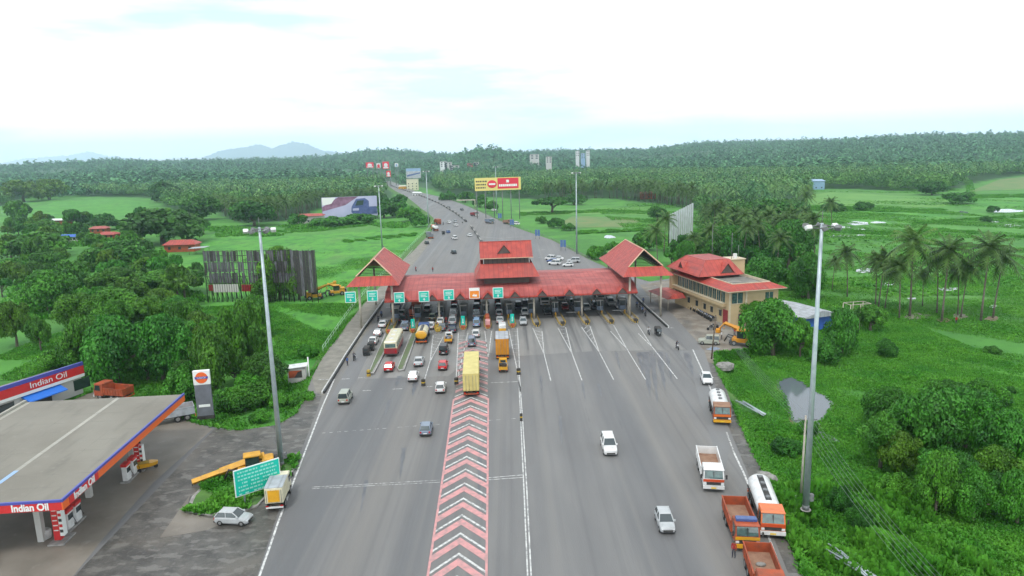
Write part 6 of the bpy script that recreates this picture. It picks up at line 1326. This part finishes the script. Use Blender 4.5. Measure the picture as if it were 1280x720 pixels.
TREES = [  # crown centre px,py, radii px, kind, tint, label
 (205,286,54,23,'round',(0.56,0.66,0.55),'broad dark umbrella tree behind the long red roofed house'),
 (205,241,20,13,'round',(0.50,0.66,0.77),'round dark tree standing at the far side of the left field'),
 (318,268,31,17,'round',(0.50,0.70,0.66),'large dark round tree behind the left mast head'),
 (253,262,27,15,'round',(0.56,0.72,0.61),'dark tree between the umbrella tree and the left mast head'),
 (30,240,26,14,'round',(1.25,0.90,0.55),'brownish olive tree at the left edge of the far palms'),(62,238,24,13,'round',(1.38,1.02,0.55),'olive tree right of the brownish one near the left edge'),
 (48,309,40,17,'round',(0.88,1.02,0.77),'wide flat crowned tree above the left edge shrubs'),(15,310,18,16,'round',(1.12,0.96,0.77),'olive tree cut by the left edge level with the blue roofed house'),
 (58,331,28,15,'round',(0.75,0.90,0.77),'dark tree below the wide flat crowned one on the left'),(152,320,36,18,'round',(0.75,0.96,0.77),'umbrella tree in front of the smaller red roofed house'),
 (55,285,20,9,'round',(1.00,1.08,0.66),'light tree below the white roofed house'),(100,274,13,7,'bush',(0.62,0.84,0.77),'dark bush at the lower edge of the left field'),(134,280,22,9,'round',(0.56,0.78,0.72),'dark tree right of the white roofed house'),
 (25,266,18,14,'tall',(1.00,1.08,0.88),'pale tree at the left border beside the left field'),(176,309,18,11,'round',(0.56,0.72,0.61),'dark tree left of the long red roofed house'),
 (190,329,18,12,'round',(0.62,0.78,0.66),'dark rounded tree below the long red roofed house'),(118,302,15,10,'round',(1.00,1.14,0.77),'mid green tree between the two small red roofs'),
 (145,354,37,19,'open',(1.00,1.02,0.99),'greyish feathery tree left of the rusty hoarding'),(213,355,44,19,'umbrella',(0.94,1.08,0.77),'flat crowned tree touching the left end of the rusty hoarding'),
 (62,368,44,28,'round',(0.88,1.14,0.77),'large leafy tree near the left edge above the station shop'),(22,408,25,30,'open',(1.12,0.96,0.66),'thin brownish tree at the left edge above the station shop'),
 (52,420,16,23,'open',(1.00,1.08,0.88),'slim tree with a visible trunk behind the shop sign'),(105,392,33,23,'round',(1.06,1.08,0.66),'yellow green tree behind the big dark one by the station'),
 (150,388,42,25,'round',(1.00,1.14,0.66),'light green tree at the middle of the left grove'),(196,392,35,21,'open',(1.12,1.14,0.66),'feathery light tree at the front of the pale boundary wall'),
 (150,445,54,47,'round',(0.75,1.20,0.88),'biggest dark green tree directly behind the fuel canopy'),(108,438,33,38,'round',(1.00,1.14,0.66),'tree leaning over the right end of the station shop'),
 (205,440,42,43,'round',(0.69,1.14,0.88),'dense dark tree left of the totem sign'),(243,420,44,23,'umbrella',(0.88,1.14,0.83),'spreading tree behind the totem sign'),
 (272,455,40,47,'round',(1.06,1.08,0.66),'tall olive green tree right of the totem sign'),(306,430,37,51,'open',(1.06,1.14,0.72),'tall light tree close to the left mast'),
 (232,480,30,28,'bush',(0.88,1.20,0.88),'bush at the left foot of the totem sign'),(322,400,25,28,'round',(0.88,1.08,0.77),'tree behind the left mast below the rusty hoarding'),
 (350,345,30,34,'round',(1.38,1.32,0.61),'light green tree growing in front of the rusty hoarding'),(374,352,18,26,'round',(1.00,0.90,0.66),'brownish thin tree before the right end of the rusty hoarding'),
 (330,362,18,19,'bush',(0.75,0.84,0.55),'dark shrub at the foot of the tree by the rusty hoarding'),
 (24,513,30,17,'bush',(0.88,1.40,0.88),'clipped leafy bush beside the station shop at the left edge'),(292,500,25,17,'bush',(1.12,1.40,0.88),'low bright bush right of the totem sign'),(318,482,23,19,'bush',(1.00,1.40,0.88),'leafy bush at the left of the mast pole'),
 (196,352,16,10,'bush',(1.40,1.40,0.55),'small yellowish bush by the left of the hoarding'),(75,450,23,15,'bush',(1.12,1.32,0.77),'shrub behind the station shop roof'),
 (966,415,44,38,'round',(1.00,1.32,0.88),'large rounded tree in front of the toll office'),(940,398,22,20,'round',(1.19,1.40,0.83),'fresh green tree at the corner of the toll office'),(1000,425,20,26,'open',(1.00,1.20,0.77),'tree between the large rounded one and the right mast'),
 (1052,418,28,30,'round',(0.75,1.08,0.88),'dark leafy tree just right of the right mast'),(1088,400,24,18,'open',(1.06,1.20,0.88),'lighter tree behind the dark one right of the right mast'),(1107,434,14,15,'bush',(0.62,0.90,0.77),'small dark bush at the edge of the open right meadow'),(1030,440,22,18,'bush',(0.75,1.08,0.88),'low dark bush touching the right mast'),
 (1150,540,52,48,'round',(0.88,1.20,0.99),'broad grey green tree in the thicket at the lower right'),(1100,556,38,38,'open',(1.12,1.32,0.99),'feathery pale tree at the left of the lower right thicket'),(1205,530,44,40,'round',(0.75,1.14,0.88),'dark tree in the middle of the lower right thicket'),(1256,560,44,44,'round',(0.81,1.20,0.88),'leafy tree cut by the right picture edge'),
 (1168,612,34,42,'round',(1.25,1.40,0.88),'bright green tree in front of the lower right thicket'),(1215,625,36,36,'round',(1.00,1.32,0.88),'mid green tree right of the bright one at the lower right'),(1270,628,30,36,'round',(0.88,1.20,0.88),'tree at the right edge below the thicket'),
 (1048,612,20,32,'bush',(0.44,0.72,0.66),'very dark bush beneath the power cables'),(1073,640,18,26,'bush',(0.50,0.78,0.66),'second dark bush farther along the power cables'),(1115,610,24,18,'bush',(1.25,1.40,0.88),'bright bush between the dark one and the bright tree'),(1230,500,34,14,'bush',(0.75,1.08,0.88),'low bush at the top of the lower right thicket'),
 (985,560,22,12,'bush',(0.56,0.90,0.77),'dark bush left of the right mast pole'),(1010,536,14,10,'bush',(0.75,1.08,0.77),'bush behind the right mast below the puddle'),
 (690,257,26,11,'umbrella',(0.62,0.84,0.72),'umbrella tree in the far right field near the mast'),(695,279,13,7,'bush',(0.62,0.90,0.66),'dark bush in the field below the umbrella tree, left of two'),(710,284,10,5,'bush',(0.75,1.02,0.66),'smaller bush in the field, right of two'),(718,250,16,7,'round',(0.56,0.78,0.66),'dark low tree right of the umbrella tree'),(676,275,8,5,'bush',(0.88,1.08,0.66),'little bush near the far right verge'),
 (822,268,14,10,'round',(0.62,0.84,0.66),'dark round tree left of the silver strip hoarding'),(808,302,20,14,'bush',(0.88,1.14,0.77),'bush behind the right gabled roof'),(746,316,14,10,'bush',(1.00,1.32,0.77),'bush beside the mast behind the right gabled roof'),(765,310,12,8,'bush',(1.00,1.32,0.77),'small bush between the mast and the right gabled roof'),
 (855,325,16,22,'tall',(0.88,1.20,0.88),'leafy tree right behind the gabled roof'),(878,312,26,20,'round',(0.75,0.96,0.83),'dark tree below the silver strip hoarding'),(912,306,28,22,'round',(0.75,1.02,0.77),'tree over the hip roof of the office'),(945,300,30,24,'round',(0.81,1.08,0.83),'large tree behind the office stair tower'),(985,310,34,32,'round',(0.69,0.96,0.77),'dark tree behind the tin shed'),(1010,348,26,30,'round',(0.75,1.02,0.83),'tall dark tree beside the bare pipe frame'),(958,345,30,22,'round',(0.69,1.02,0.83),'dark tree hanging over the office end wall'),
 (935,268,28,14,'round',(0.62,0.84,0.77),'dark tree right of the silver strip hoarding'),(975,268,34,18,'round',(0.69,0.90,0.77),'big dark tree at the left rim of the far right fields'),(1010,290,20,14,'round',(0.69,0.96,0.77),'tree behind the right mast head'),(1078,258,13,6,'bush',(0.56,0.84,0.66),'bush on the dyke across the far right fields'),(1040,259,16,6,'bush',(0.62,0.90,0.72),'low scrub left on the dyke across the far right fields'),
 (1240,262,8,5,'bush',(0.50,0.72,0.66),'small bush beside the far right pond'),(1231,274,8,4,'bush',(0.56,0.78,0.66),'small bush nearest the right pond'),(1200,248,22,8,'bush',(0.75,1.02,0.77),'wide low bush in the far right fields'),(1165,236,20,9,'round',(0.50,0.72,0.72),'dark tree at the rim of the far right forest'),
 (498,262,16,10,'bush',(0.75,1.14,0.77),'bush at the inner bend of the far road'),(512,268,18,10,'bush',(1.00,1.26,0.77),'light bush on the bank of the far road'),(525,276,14,9,'bush',(0.75,1.08,0.77),'bush on the bank close to the parked lorries'),(480,262,20,12,'round',(0.50,0.72,0.66),'dark tree right of the car hoarding'),(470,250,16,9,'round',(0.50,0.72,0.66),'dark tree behind the right end of the car hoarding'),(500,252,12,8,'round',(0.50,0.78,0.66),'dark tree at the inner bend beside the far mast'),
 (372,275,14,8,'bush',(0.62,0.96,0.66),'dark scrub below the roadside stall'),(410,278,26,7,'bush',(0.75,1.08,0.77),'low hedge below the car hoarding, left part'),(450,274,24,7,'bush',(0.75,1.08,0.77),'low hedge below the car hoarding, right part'),
 (560,246,12,7,'bush',(0.62,0.96,0.66),'scrub at the outer bend of the far road'),(600,252,12,8,'round',(0.62,0.90,0.66),'small dark tree by the gantry post'),(582,247,12,7,'round',(0.75,0.96,0.77),'tree left of the gantry post'),(615,258,10,7,'bush',(0.88,1.14,0.77),'scrub behind the white verge car'),
 (386,440,14,9,'bush',(0.88,1.32,0.88),'dark weed clump on the left embankment'),
 (378,500,18,12,'bush',(1.12,1.40,0.88),'leafy shrub under the roadside kiosk post'),(350,500,18,10,'bush',(1.12,1.40,0.88),'leafy shrub left under the roadside kiosk'),(327,520,16,9,'bush',(1.06,1.40,0.88),'weed clump at the corner of the wet forecourt'),
 (1240,438,12,5,'bush',(0.75,0.96,0.66),'small shrub alone in the right meadow'),(1215,492,16,9,'bush',(1.12,1.08,0.77),'brown green scrub above the lower right thicket'),(1263,488,6,5,'bush',(0.50,0.72,0.55),'tiny dark shrub in the right meadow'),
]
TINTS = []
for i, (px, py, rx, ry, kind, tint, lab) in enumerate(TREES):
    g = G(px, py+ry*.92, ZF); sc_ = FPX/math.hypot(g.x*.0+g.y, 38); r_ = rx*g.y/FPX*1.02
    g.y += r_*.35; g.x *= (g.y)/(g.y-r_*.35)
    h = max(1.2, at(px, py-ry, g.y).z-ZF)
    if kind == 'bush': h = min(h, r_*1.7)
    pool = HI if g.y < 260 and r_ > 1.2 else LO
    o = place(pool[kind, i%2], (g.x, g.y, ZF), rnd.uniform(0,6.28), lab, 'bush' if kind == 'bush' else 'tree', None, (r_, r_, h))
    TINTS.append((o, tint))
# smaller trees crowding between the named ones
AV = [(225,308,34,16),(247,318,14,10),(133,297,16,9),(123,292,14,8),(85,299,14,9),(73,278,14,7),(112,258,78,10),(325,362,76,55),(58,480,70,40),(257,490,18,40),(180,530,80,40),(375,470,22,25)]
def crowd(n, poly, r0, r1, label, group, tints, seed):
    q = random.Random(seed); k = 0; done = []
    while k < n:
        px, py = q.uniform(min(p[0] for p in poly), max(p[0] for p in poly)), q.uniform(min(p[1] for p in poly), max(p[1] for p in poly))
        ins = False; j = len(poly)-1
        for i in range(len(poly)):
            a, b = poly[i], poly[j]
            if (a[1] > py) != (b[1] > py) and px < (b[0]-a[0])*(py-a[1])/(b[1]-a[1])+a[0]: ins = not ins
            j = i
        if not ins: continue
        g = G(px, py, ZF); r_ = q.uniform(r0, r1); t = (px, py-r_*FPX/g.y*.6); k += .05
        if any(abs(t[0]-a[0]) < a[2] and abs(t[1]-a[1]) < a[3] for a in AV): continue
        if any((g-d).length < r_*1.1 for d in done): continue
        k += .95; done.append(g); kind = q.choice(['round','round','open','umbrella','bush']); pool = HI if g.y < 190 else LO
        o = place(pool[kind, q.randrange(2)], g, q.uniform(0,6.28), label, 'bush' if kind == 'bush' else 'tree', group, (r_, r_, r_*q.uniform(1.3,1.9)*(.6 if kind == 'bush' else 1)))
        t = q.choice(tints); TINTS.append((o, tuple(v*q.uniform(.85,1.15) for v in t)))
GT = [(.7,.95,.8),(.55,.8,.7),(1.,1.05,.7),(.85,1.05,.8),(1.1,1.,.6)]
crowd(62, [(0,285),(60,276),(180,276),(250,300),(215,335),(255,352),(255,385),(100,385),(0,372)], 3., 6., 'leafy tree among the crowded gardens left of the rusty hoarding', 'trees among the left gardens', GT, 4)
crowd(30, [(0,264),(40,276),(190,268),(262,272),(256,296),(190,300),(0,300)], 3.5, 7., 'leafy tree scattered between the small houses at the far left', 'trees between the far left houses', GT, 14)
crowd(26, [(110,400),(200,385),(250,398),(330,400),(345,440),(340,520),(300,528),(270,520),(160,480),(100,480)], 2.5, 5., 'leafy tree in the dense thicket behind the fuel station', 'trees of the thicket behind the fuel station', GT, 5)
crowd(30, [(872,290),(1000,300),(1012,330),(1040,365),(1000,380),(990,345),(890,330),(850,345),(835,335)], 3., 6., 'leafy tree in the dark wood behind the toll office', 'trees of the wood behind the toll office', [(.5,.75,.7),(.6,.85,.75),(.8,1.,.75)], 6)
crowd(13, [(1100,530),(1180,500),(1280,500),(1290,650),(1200,660),(1130,620),(1090,585)], 2., 4., 'leafy shrub in the dense thicket at the lower right', 'shrubs of the lower right thicket', GT, 8)
byp = {}
for x in bpy.data.objects:
    if x.parent: byp.setdefault(x.parent.name, []).append(x)
for o, t in TINTS:
    for c_ in byp.get(o.name, []):
        if c_.name.startswith('crown'): c_.color = (t[0]*1.,t[1]*1.,t[2]*1.,1)
for k, o in list(HI.items())+list(LO.items()):
    if o.name not in USED:
        for c_ in byp.get(o.name, []): bpy.data.objects.remove(c_)
        bpy.data.objects.remove(o)
# ------------------------------------------------------------------ palms
def palm_mesh(nf, nl, seed, hang=1., L_=4.2, droop=1.7):
    """fronds with separate leaflets, crown centre at the origin"""
    r = random.Random(seed); V, F = [], []
    for i in range(nf):
        az = 2.399*i+r.uniform(-.2,.2); el = R(70-115*(i/nf))+r.uniform(-.1,.1); l = L_*r.uniform(.85,1.1)
        d0 = Vector((math.cos(az)*math.cos(el), math.sin(az)*math.cos(el), math.sin(el))); P = []
        for k in range(nl+1):
            t = k/nl; P.append(d0*l*t+Vector((0,0,-droop*t*t*(.6+.5*math.cos(el)))))
        side = Vector((-math.sin(az), math.cos(az), 0))
        for k in range(nl):
            a, b = P[k], P[k+1]; t = (k+.5)/nl; w_ = 1.05*math.sin(PI*(.12+.84*t))**.8; 
            for s in (-1, 1):
                o = len(V); tip = (a+b)/2+side*s*w_+(b-a)*.9+Vector((0,0,-.35*hang-.25*r.random()))
                V += [tuple(a), tuple(a+(b-a)*1.), tuple(tip)]; F.append((o,o+1,o+2))
    return np.array(V), np.array(F)
def palm_proto(nf, nl, seed, H_, lean):
    e = empty('coconut_palm'); V, F = palm_mesh(nf, nl, seed); V = V+np.array([lean, .3, H_]); npmesh('crown', V, F, 'leaf_palm', e)
    m = MB(); m.tube([(0,0,0),(.15*lean,.05,H_*.25),(.5*lean,.15,H_*.6),(lean,.3,H_)], [.2,.14,.12,.1], 'bark_palm', n=7); m.build('trunk', e)
    m = MB(); 
    for k in range(6): a = k*1.05; m.ell((lean+.3*math.cos(a),.3+.3*math.sin(a),H_-.35), (.17,.17,.2), 'hazard_yellow' if k%2 else 'leaf_palm', 6, 4)
    m.build('coconuts', e); return e
PM = [palm_proto(26, 12, s, 12., l) for s, l in ((1,1.2),(2,-.6),(3,.4))]
PAL = [(1062,319,1059,371,'leftmost, standing close to the pipe frame trees'),(1095,327,1098,385,'second from the left, with crossing trunks below'),(1093,330,1094,384,'third from the left, half behind its crossing neighbour'),(1112,341,1106,386,'fourth from the left, with browning low fronds'),(1130,337,1124,399,'fifth from the left, dark straight trunk'),(1144,306,1137,396,'tallest near the middle of the row'),
 (1156,346,1153,383,'short one left of the middle gap'),(1178,327,1171,391,'first of the pair right of the gap'),(1189,318,1177,402,'second of the pair right of the gap, leaning'),(1207,339,1201,397,'with a full round crown over a double trunk'),(1205,343,1197,394,'behind the full round crowned one'),(1241,314,1226,401,'biggest crown near the right end, leaning right'),(1256,326,1241,398,'rightmost, leaning outwards'),
 (826,290,822,333,'tall shaggy one left of the silver strip hoarding'),(833,276,830,318,'taller one behind the shaggy palm by the silver strip hoarding'),(1020,277,1018,330,'at the right mast head, left one'),(1040,330,1040,362,'short, just right of the right mast pole'),(888,290,885,330,'over the far end of the office roof'),(930,285,928,330,'over the office stair tower'),(1000,330,1002,372,'behind the tin shed'),
 (905,278,905,318,'second one over the office hip roof'),(950,282,950,325,'between the stair tower and the dark trees'),(968,300,970,345,'above the office end wall'),(868,300,868,335,'above the office far gable'),(1040,255,1040,290,'beside the dyke in the far right fields')]
for i, (cx, cy, bx, by, lab) in enumerate(PAL):
    g = G(bx, by, ZF); t = at(cx, cy, g.y); h = t.z-ZF+1.0; s = h/12
    o = place(PM[i%3], g, 0, 'coconut palm '+lab, 'palm', 'coconut palms in the right meadow' if i < 13 else 'coconut palms round the toll office', (s*1.05,s*1.05,s)); o.rotation_euler.z = rnd.uniform(-.4,.4) if t.x > g.x else PI+rnd.uniform(-.4,.4)
# ------------------------------------------------------------------ forest: palms one by one along its rim, the rest as one mass
def low_palm(seed, nf=13, ns=3, L_=4.4):
    r = random.Random(seed); V, F = [], []
    for i in range(nf):
        az = 2.399*i+r.uniform(-.3,.3); el = R(68-95*(i/nf)); l = L_*r.uniform(.85,1.1); side = np.array([-math.sin(az),math.cos(az),0])*.62
        d0 = np.array([math.cos(az)*math.cos(el), math.sin(az)*math.cos(el), math.sin(el)]); P = [d0*l*t+np.array([0,0,-2.4*t*t]) for t in (0,.45,.8,1.)]
        W = [.25,1.,.75,.05]
        for k in range(3):
            o = len(V); V += [P[k]-side*W[k], P[k]+side*W[k], P[k+1]+side*W[k+1], P[k+1]-side*W[k+1]]; F.append((o,o+1,o+2,o+3))
    return np.array(V), np.array(F)
LP = []
for s in range(4):
    V, F = low_palm(s); H_ = 11.; tr = []
    a = .16; TV = np.array([(-a,0,0),(a,0,0),(a,0,H_),(-a,0,H_),(0,-a,0),(0,a,0),(0,a,H_),(0,-a,H_)], float)
    LP.append((V+np.array([0,0,H_]), F, TV))
FP = [palm_mesh(20, 7, s+20, 1., 4.6) for s in range(4)]
RIM = []
def rim_palm(s):
    e = empty('coconut_palm'); V, F = FP[s]; c_ = npmesh('crown', V+np.array([0,0,11.]), F, 'leaf_palm', e); m = MB(); m.tube([(0,0,0),(.1,0,5),(0,0,11.)], [.25,.18,.13], 'bark_palm', n=5); m.build('trunk', e); return e
RP = [rim_palm(s) for s in range(4)]
cand = []
rg = np.random.default_rng(3)
for i in range(60000):
    a_ = rg.uniform(-42, 42); d_ = math.sqrt(rg.uniform(250**2, 1150**2)); x, y = d_*math.sin(math.radians(a_)), d_*math.cos(math.radians(a_))
    px, py = Pn(x, y, ZF); fl = forest_line(px)
    if py < fl-.2 and -40 < px < 1320: 
        if 478 < px < 545 and py > 222: continue
        cand.append((fl-py, x, y, px, py))
print('forest candidates', len(cand))
# thin by cells so that trunks stand apart
cell = {}; keep = []
for c_ in cand:
    k = (int(c_[1]/6.5), int(c_[2]/6.5))
    if k in cell: continue
    cell[k] = 1; keep.append(c_)
keep.sort(key=lambda c: c[0]*(c[2]/600)**.5)
nrim = 255; rim = keep[:0]; rest = []
byx = sorted([c for c in keep if c[0] < 7], key=lambda c: math.hypot(c[1], c[2]))[:nrim]
rs = set(id(c) for c in byx)
def side(px): return 'left of the far road' if px < 490 else ('beyond the brown field' if px < 880 else 'at the rim of the far right fields')
for i, c_ in enumerate(byx):
    s = rg.uniform(.85, 1.25); o = place(RP[i%4], (c_[1], c_[2], ZF), rg.uniform(0, 6.28), 'coconut palm fronting the dense grove '+side(c_[3]), 'palm', 'coconut palms at the forest rim '+side(c_[3]), s)
for x in list(bpy.data.objects):
    if x.name.startswith('crown') and x.parent and x.parent.name.startswith('coconut_palm'): v = rg.uniform(.6,1.); x.color = (v, v, v*.95, 1)
rest = [c for c in keep if id(c) not in rs]
print('rest', len(rest))
def clump_mesh(seed, n, r, h, leaf):
    q = np.random.default_rng(seed); d = q.normal(size=(n,3)); d[:,2] = abs(d[:,2])*1.; d /= np.linalg.norm(d,axis=1)[:,None]
    c = d*np.array([r,r,h*.62])*q.uniform(.7,1.05,n)[:,None]+np.array([0,0,h*.36]); nn = d+q.normal(size=(n,3))*.5; nn /= np.linalg.norm(nn,axis=1)[:,None]
    a = np.cross(nn, q.normal(size=(n,3))); a /= np.linalg.norm(a,axis=1)[:,None]; b = np.cross(nn,a); l = leaf*q.uniform(.6,1.4,n)[:,None]
    return np.stack([c-a*l, c+b*l*.8, c+a*l, c-b*l*.8],1).reshape(-1,3), np.arange(n*4).reshape(n,4)
BL = [clump_mesh(s, 170, 4.4, 9.5, .55) for s in range(3)]
def scatter(name, items, protos, m, label):
    VV, FF, off = [], [], 0
    by = {}
    for it in items: by.setdefault(it[3], []).append(it)
    for k, its in by.items():
        V, F = protos[k]; P = np.array([i[:3] for i in its]); S = np.array([i[4] for i in its]); A = np.array([i[5] for i in its]); n = len(its)
        c_, s_ = np.cos(A)[:,None], np.sin(A)[:,None]
        X = (V[None,:,0]*c_-V[None,:,1]*s_)*S[:,None]+P[:,0:1]; Y = (V[None,:,0]*s_+V[None,:,1]*c_)*S[:,None]+P[:,1:2]; Zz = V[None,:,2]*S[:,None]+P[:,2:3]
        W = np.stack([X,Y,Zz],-1).reshape(-1,3); FFk = (F[None]+(np.arange(n)*len(V))[:,None,None]).reshape(-1,F.shape[1])+off
        VV.append(W); FF.append(FFk); off += len(W)
    o = npmesh(name, np.concatenate(VV), np.concatenate(FF), m); stuff(o, label, 'forest'); return o
near = [c for c in rest if c[2] < 520]; farr = [c for c in rest if c[2] >= 520]
def mk(L_, ks, p, s0, s1): return [(c[1],c[2],hills(c[1],c[2]),int(rg.choice(ks)),rg.uniform(s0,s1),rg.uniform(0,6.28)) for c in L_ if rg.random() < p]
def sel(c): return math.sin(c[1]*.021+1.7*math.sin(c[2]*.013))+math.sin(c[2]*.017+c[1]*.009) > .05+rg.normal()*.5
FPs = {i: (FP[i][0]+np.array([0,0,11.]), FP[i][1]) for i in range(4)}
LPs = {i: (LP[i][0], LP[i][1]) for i in range(4)}
BLs = {i: BL[i] for i in range(3)}
scatter('palm_grove', mk([c for c in near if not sel(c)], [0,1,2,3], .62, .75, 1.3), FPs, 'leaf_forest', 'dense nearer palms of the woods behind the toll office and left fields')
scatter('palm_forest', mk([c for c in farr if not sel(c)], [0,1,2,3], .9, .75, 1.35), LPs, 'leaf_forest', 'dense mass of coconut palms beyond the fields')
scatter('broadleaf_forest', mk([c for c in near if sel(c)], [0,1,2], .6, .6, 1.1)+mk([c for c in farr if sel(c)], [0,1,2], .8, .6, 1.6), BLs, 'leaf_broad', 'darker leafy trees mixed among the palms beyond the fields')
tv = []; 
# far woods on the hills
FM = {0: clump_mesh(7, 26, 8, 13, 2.4), 1: clump_mesh(8, 26, 7, 15, 2.4), 2: clump_mesh(9, 20, 5, 20, 2.2)}
items = []
for i in range(36000):
    d_ = 1080*(5200/1080)**(rg.uniform(0,1)**1.) ; a_ = math.radians(rg.uniform(-43,43)); x, y = d_*math.sin(a_), d_*math.cos(a_)
    px, py = Pn(x, y, ZF)
    if 470 < px < 500 and d_ < 1300 and py > 218: continue
    nz = math.sin(x*.006+1.3*math.sin(y*.004))+math.sin(y*.0075+x*.003)+.6*math.sin(x*.019+y*.011)
    if nz < -1.25 and rg.random() < .75: continue
    sc2 = (.62+d_/6500)*rg.uniform(.45,1.35)*(1+.16*nz); items.append((x,y,hills(x,y)-1,int(rg.integers(0,3)),sc2*(1.+.0*d_),rg.uniform(0,6.28)))
scatter('far_forest', items, FM, 'leaf_far', 'hazy forest covering the far low hills')
# taller single palms breaking the skyline
# ------------------------------------------------------------------ ground cover: weeds and grass tufts that nobody could count
def poly_in(poly, x, y):
    n = len(poly); c_ = np.zeros(len(x), bool); j = n-1
    for i in range(n):
        xi, yi, xj, yj = poly[i][0], poly[i][1], poly[j][0], poly[j][1]
        m_ = ((yi > y) != (yj > y)) & (x < (xj-xi)*(y-yi)/(yj-yi+1e-9)+xi); c_ ^= m_; j = i
    return c_
OX = [(p.x, p.y) for p in OUT]; OFX = [(p.x, p.y) for p in OFF]
WP = [tuple(G(1006+(x-1006)*.9, 502+(y-502)*.88, ZF)[:2]) for x, y in pp]
def cover(name, n, box, dens_fn, size, m, label, seed, h=1., patch=.12, thr=.0, inpoly=None, z=None, skip=None):
    q = np.random.default_rng(seed); x = q.uniform(box[0],box[1],n); y = q.uniform(box[2],box[3],n)
    if inpoly is None: ok = ~poly_in(OX, x, y) & ~poly_in(WP, x, y)
    else: ok = poly_in(inpoly, x, y)
    f = np.sin(x*patch+1.3*np.sin(y*patch*.7))*np.sin(y*patch*1.3+np.sin(x*patch*.9)*1.7)+.5*np.sin(x*patch*3.1+y*patch*2.3); ok &= (f+q.normal(size=n)*.15 > thr)
    if skip is not None: ok &= ~poly_in(skip, x, y)
    px = 640+FPX*x/(y*cp+38*sp); ok &= (px > -60) & (px < 1340)
    x, y, f = x[ok], y[ok], f[ok]; n = len(x)
    zz = np.full(n, ZF+.02)
    if z is not None: zz[:] = z
    else:
        sl_ = np.where(poly_in(OFX, x, y))[0]; dm = np.full(len(sl_), 1e9)
        for (ax, ay), (bx, by) in zip(OX, OX[1:]+OX[:1]):
            t = np.clip(((x[sl_]-ax)*(bx-ax)+(y[sl_]-ay)*(by-ay))/((bx-ax)**2+(by-ay)**2), 0, 1); dm = np.minimum(dm, np.hypot(x[sl_]-ax-t*(bx-ax), y[sl_]-ay-t*(by-ay)))
        zz[sl_] = np.maximum(-dm/2.4*1.6, ZF)
    s = size*q.uniform(.5,1.4,n)*(1+.4*f); k = 3; V = []; 
    for j in range(k):
        a = q.uniform(0,2*PI,n); t = q.uniform(.15,.9,n); dx, dy = np.cos(a), np.sin(a); r0 = s*.5*q.uniform(0,1,n); cx, cy = x+dx*r0, y+dy*r0; w2 = s*.3
        A = np.stack([cx-dy*w2, cy+dx*w2, zz], -1); B = np.stack([cx+dy*w2, cy-dx*w2, zz], -1)
        Cc = np.stack([cx+dx*s*t+dy*w2*.4, cy+dy*s*t-dx*w2*.4, zz+s*h*(1.1-t)], -1); D = np.stack([cx+dx*s*t-dy*w2*.4, cy+dy*s*t+dx*w2*.4, zz+s*h*(1.1-t)*1.05], -1)
        V.append(np.stack([A,B,Cc,D],1))
    V = np.concatenate(V).reshape(-1,3); F = np.arange(len(V)).reshape(-1,4); o = npmesh(name, V, F, m); stuff(o, label, 'ground cover'); return o
FLD = [tuple(G(x, y, ZF)[:2]) for x, y in [(190,345),(215,333),(255,320),(252,305),(270,291),(330,296),(420,292),(460,288),(520,284),(541,277),(534,288),(500,322),(462,358),(404,438),(370,450),(330,400),(256,372)]]
cover('weeds', 420000, (20,90,50,160), None, .33, 'weed_leaf', 'bright leafy weeds covering the right verge and bank', 1, .9, .16, -.9)
cover('grass', 260000, (24,150,50,210), None, .3, 'grass_blade', 'grass tufts in the right meadow', 2, .6, .07, -.4)
cover('weeds', 220000, (-110,-28,95,190), None, .42, 'weed_leaf', 'leafy weeds over the left bank and under the trees', 3, .9, .1, -.3)
cover('grass', 60000, (-110,-25,180,300), None, .5, 'grass_blade', 'grass tufts on the left field and embankment', 4, .3, .06, .2)
cover('scrub', 60000, (-260,-60,180,430), None, 1.1, 'weed_leaf', 'rough scrub among the left trees', 5, .9, .045, .3, skip=FLD)
cover('grass', 50000, (60,420,200,700), None, 1.2, 'grass_blade', 'coarse grass on the far right fields', 6, .2, .03, .35)
cover('tall_grass', 16000, (26,44,56,76), None, .75, 'grass_blade', 'tall pale green grass round the right mast foot', 7, 1.3, .3, -.2)
for i, band in enumerate([[(1008,257),(1100,259),(1185,262),(1185,267),(1100,265),(1008,263)],[(1180,244),(1290,243),(1290,247),(1180,249)],[(1140,278),(1290,268),(1290,271),(1140,282)],[(1010,285),(1100,290),(1180,286),(1290,296),(1290,299),(1180,290),(1100,294),(1010,289)],[(650,266),(760,262),(830,266),(830,269),(760,265),(650,270)],[(720,289),(800,286),(830,290),(830,293),(800,289),(720,293)],[(1130,300),(1290,312),(1290,316),(1130,304)],[(270,292),(400,284),(470,276),(470,281),(400,289),(270,297)],[(430,300),(520,292),(520,295),(430,304)],[(1205,225),(1215,225),(1222,250),(1210,250)]]):
    bp = [tuple(G(x,y,ZF)[:2]) for x, y in band]; xs = [p[0] for p in bp]; ys = [p[1] for p in bp]
    cover('scrub', int(60000), (min(xs),max(xs),min(ys),max(ys)), None, .6, 'weed_leaf', 'strip of scrub along a dyke between the far fields', 20+i, .8, .25, -.2, inpoly=bp, z=ZF)
cover('grass', 150000, (60,260,180,480), None, .6, 'grass_blade', 'rough grass tufts over the right fields', 41, .45, .06, -.1)
II = [(p.x,p.y) for p in [G(*q) for q in IP]]
cover('weeds', 60000, (-50,-18,60,100), None, .6, 'weed_leaf', 'weeds growing on the kerbed island under the green board', 8, .9, .3, -.6, inpoly=II, z=.18)
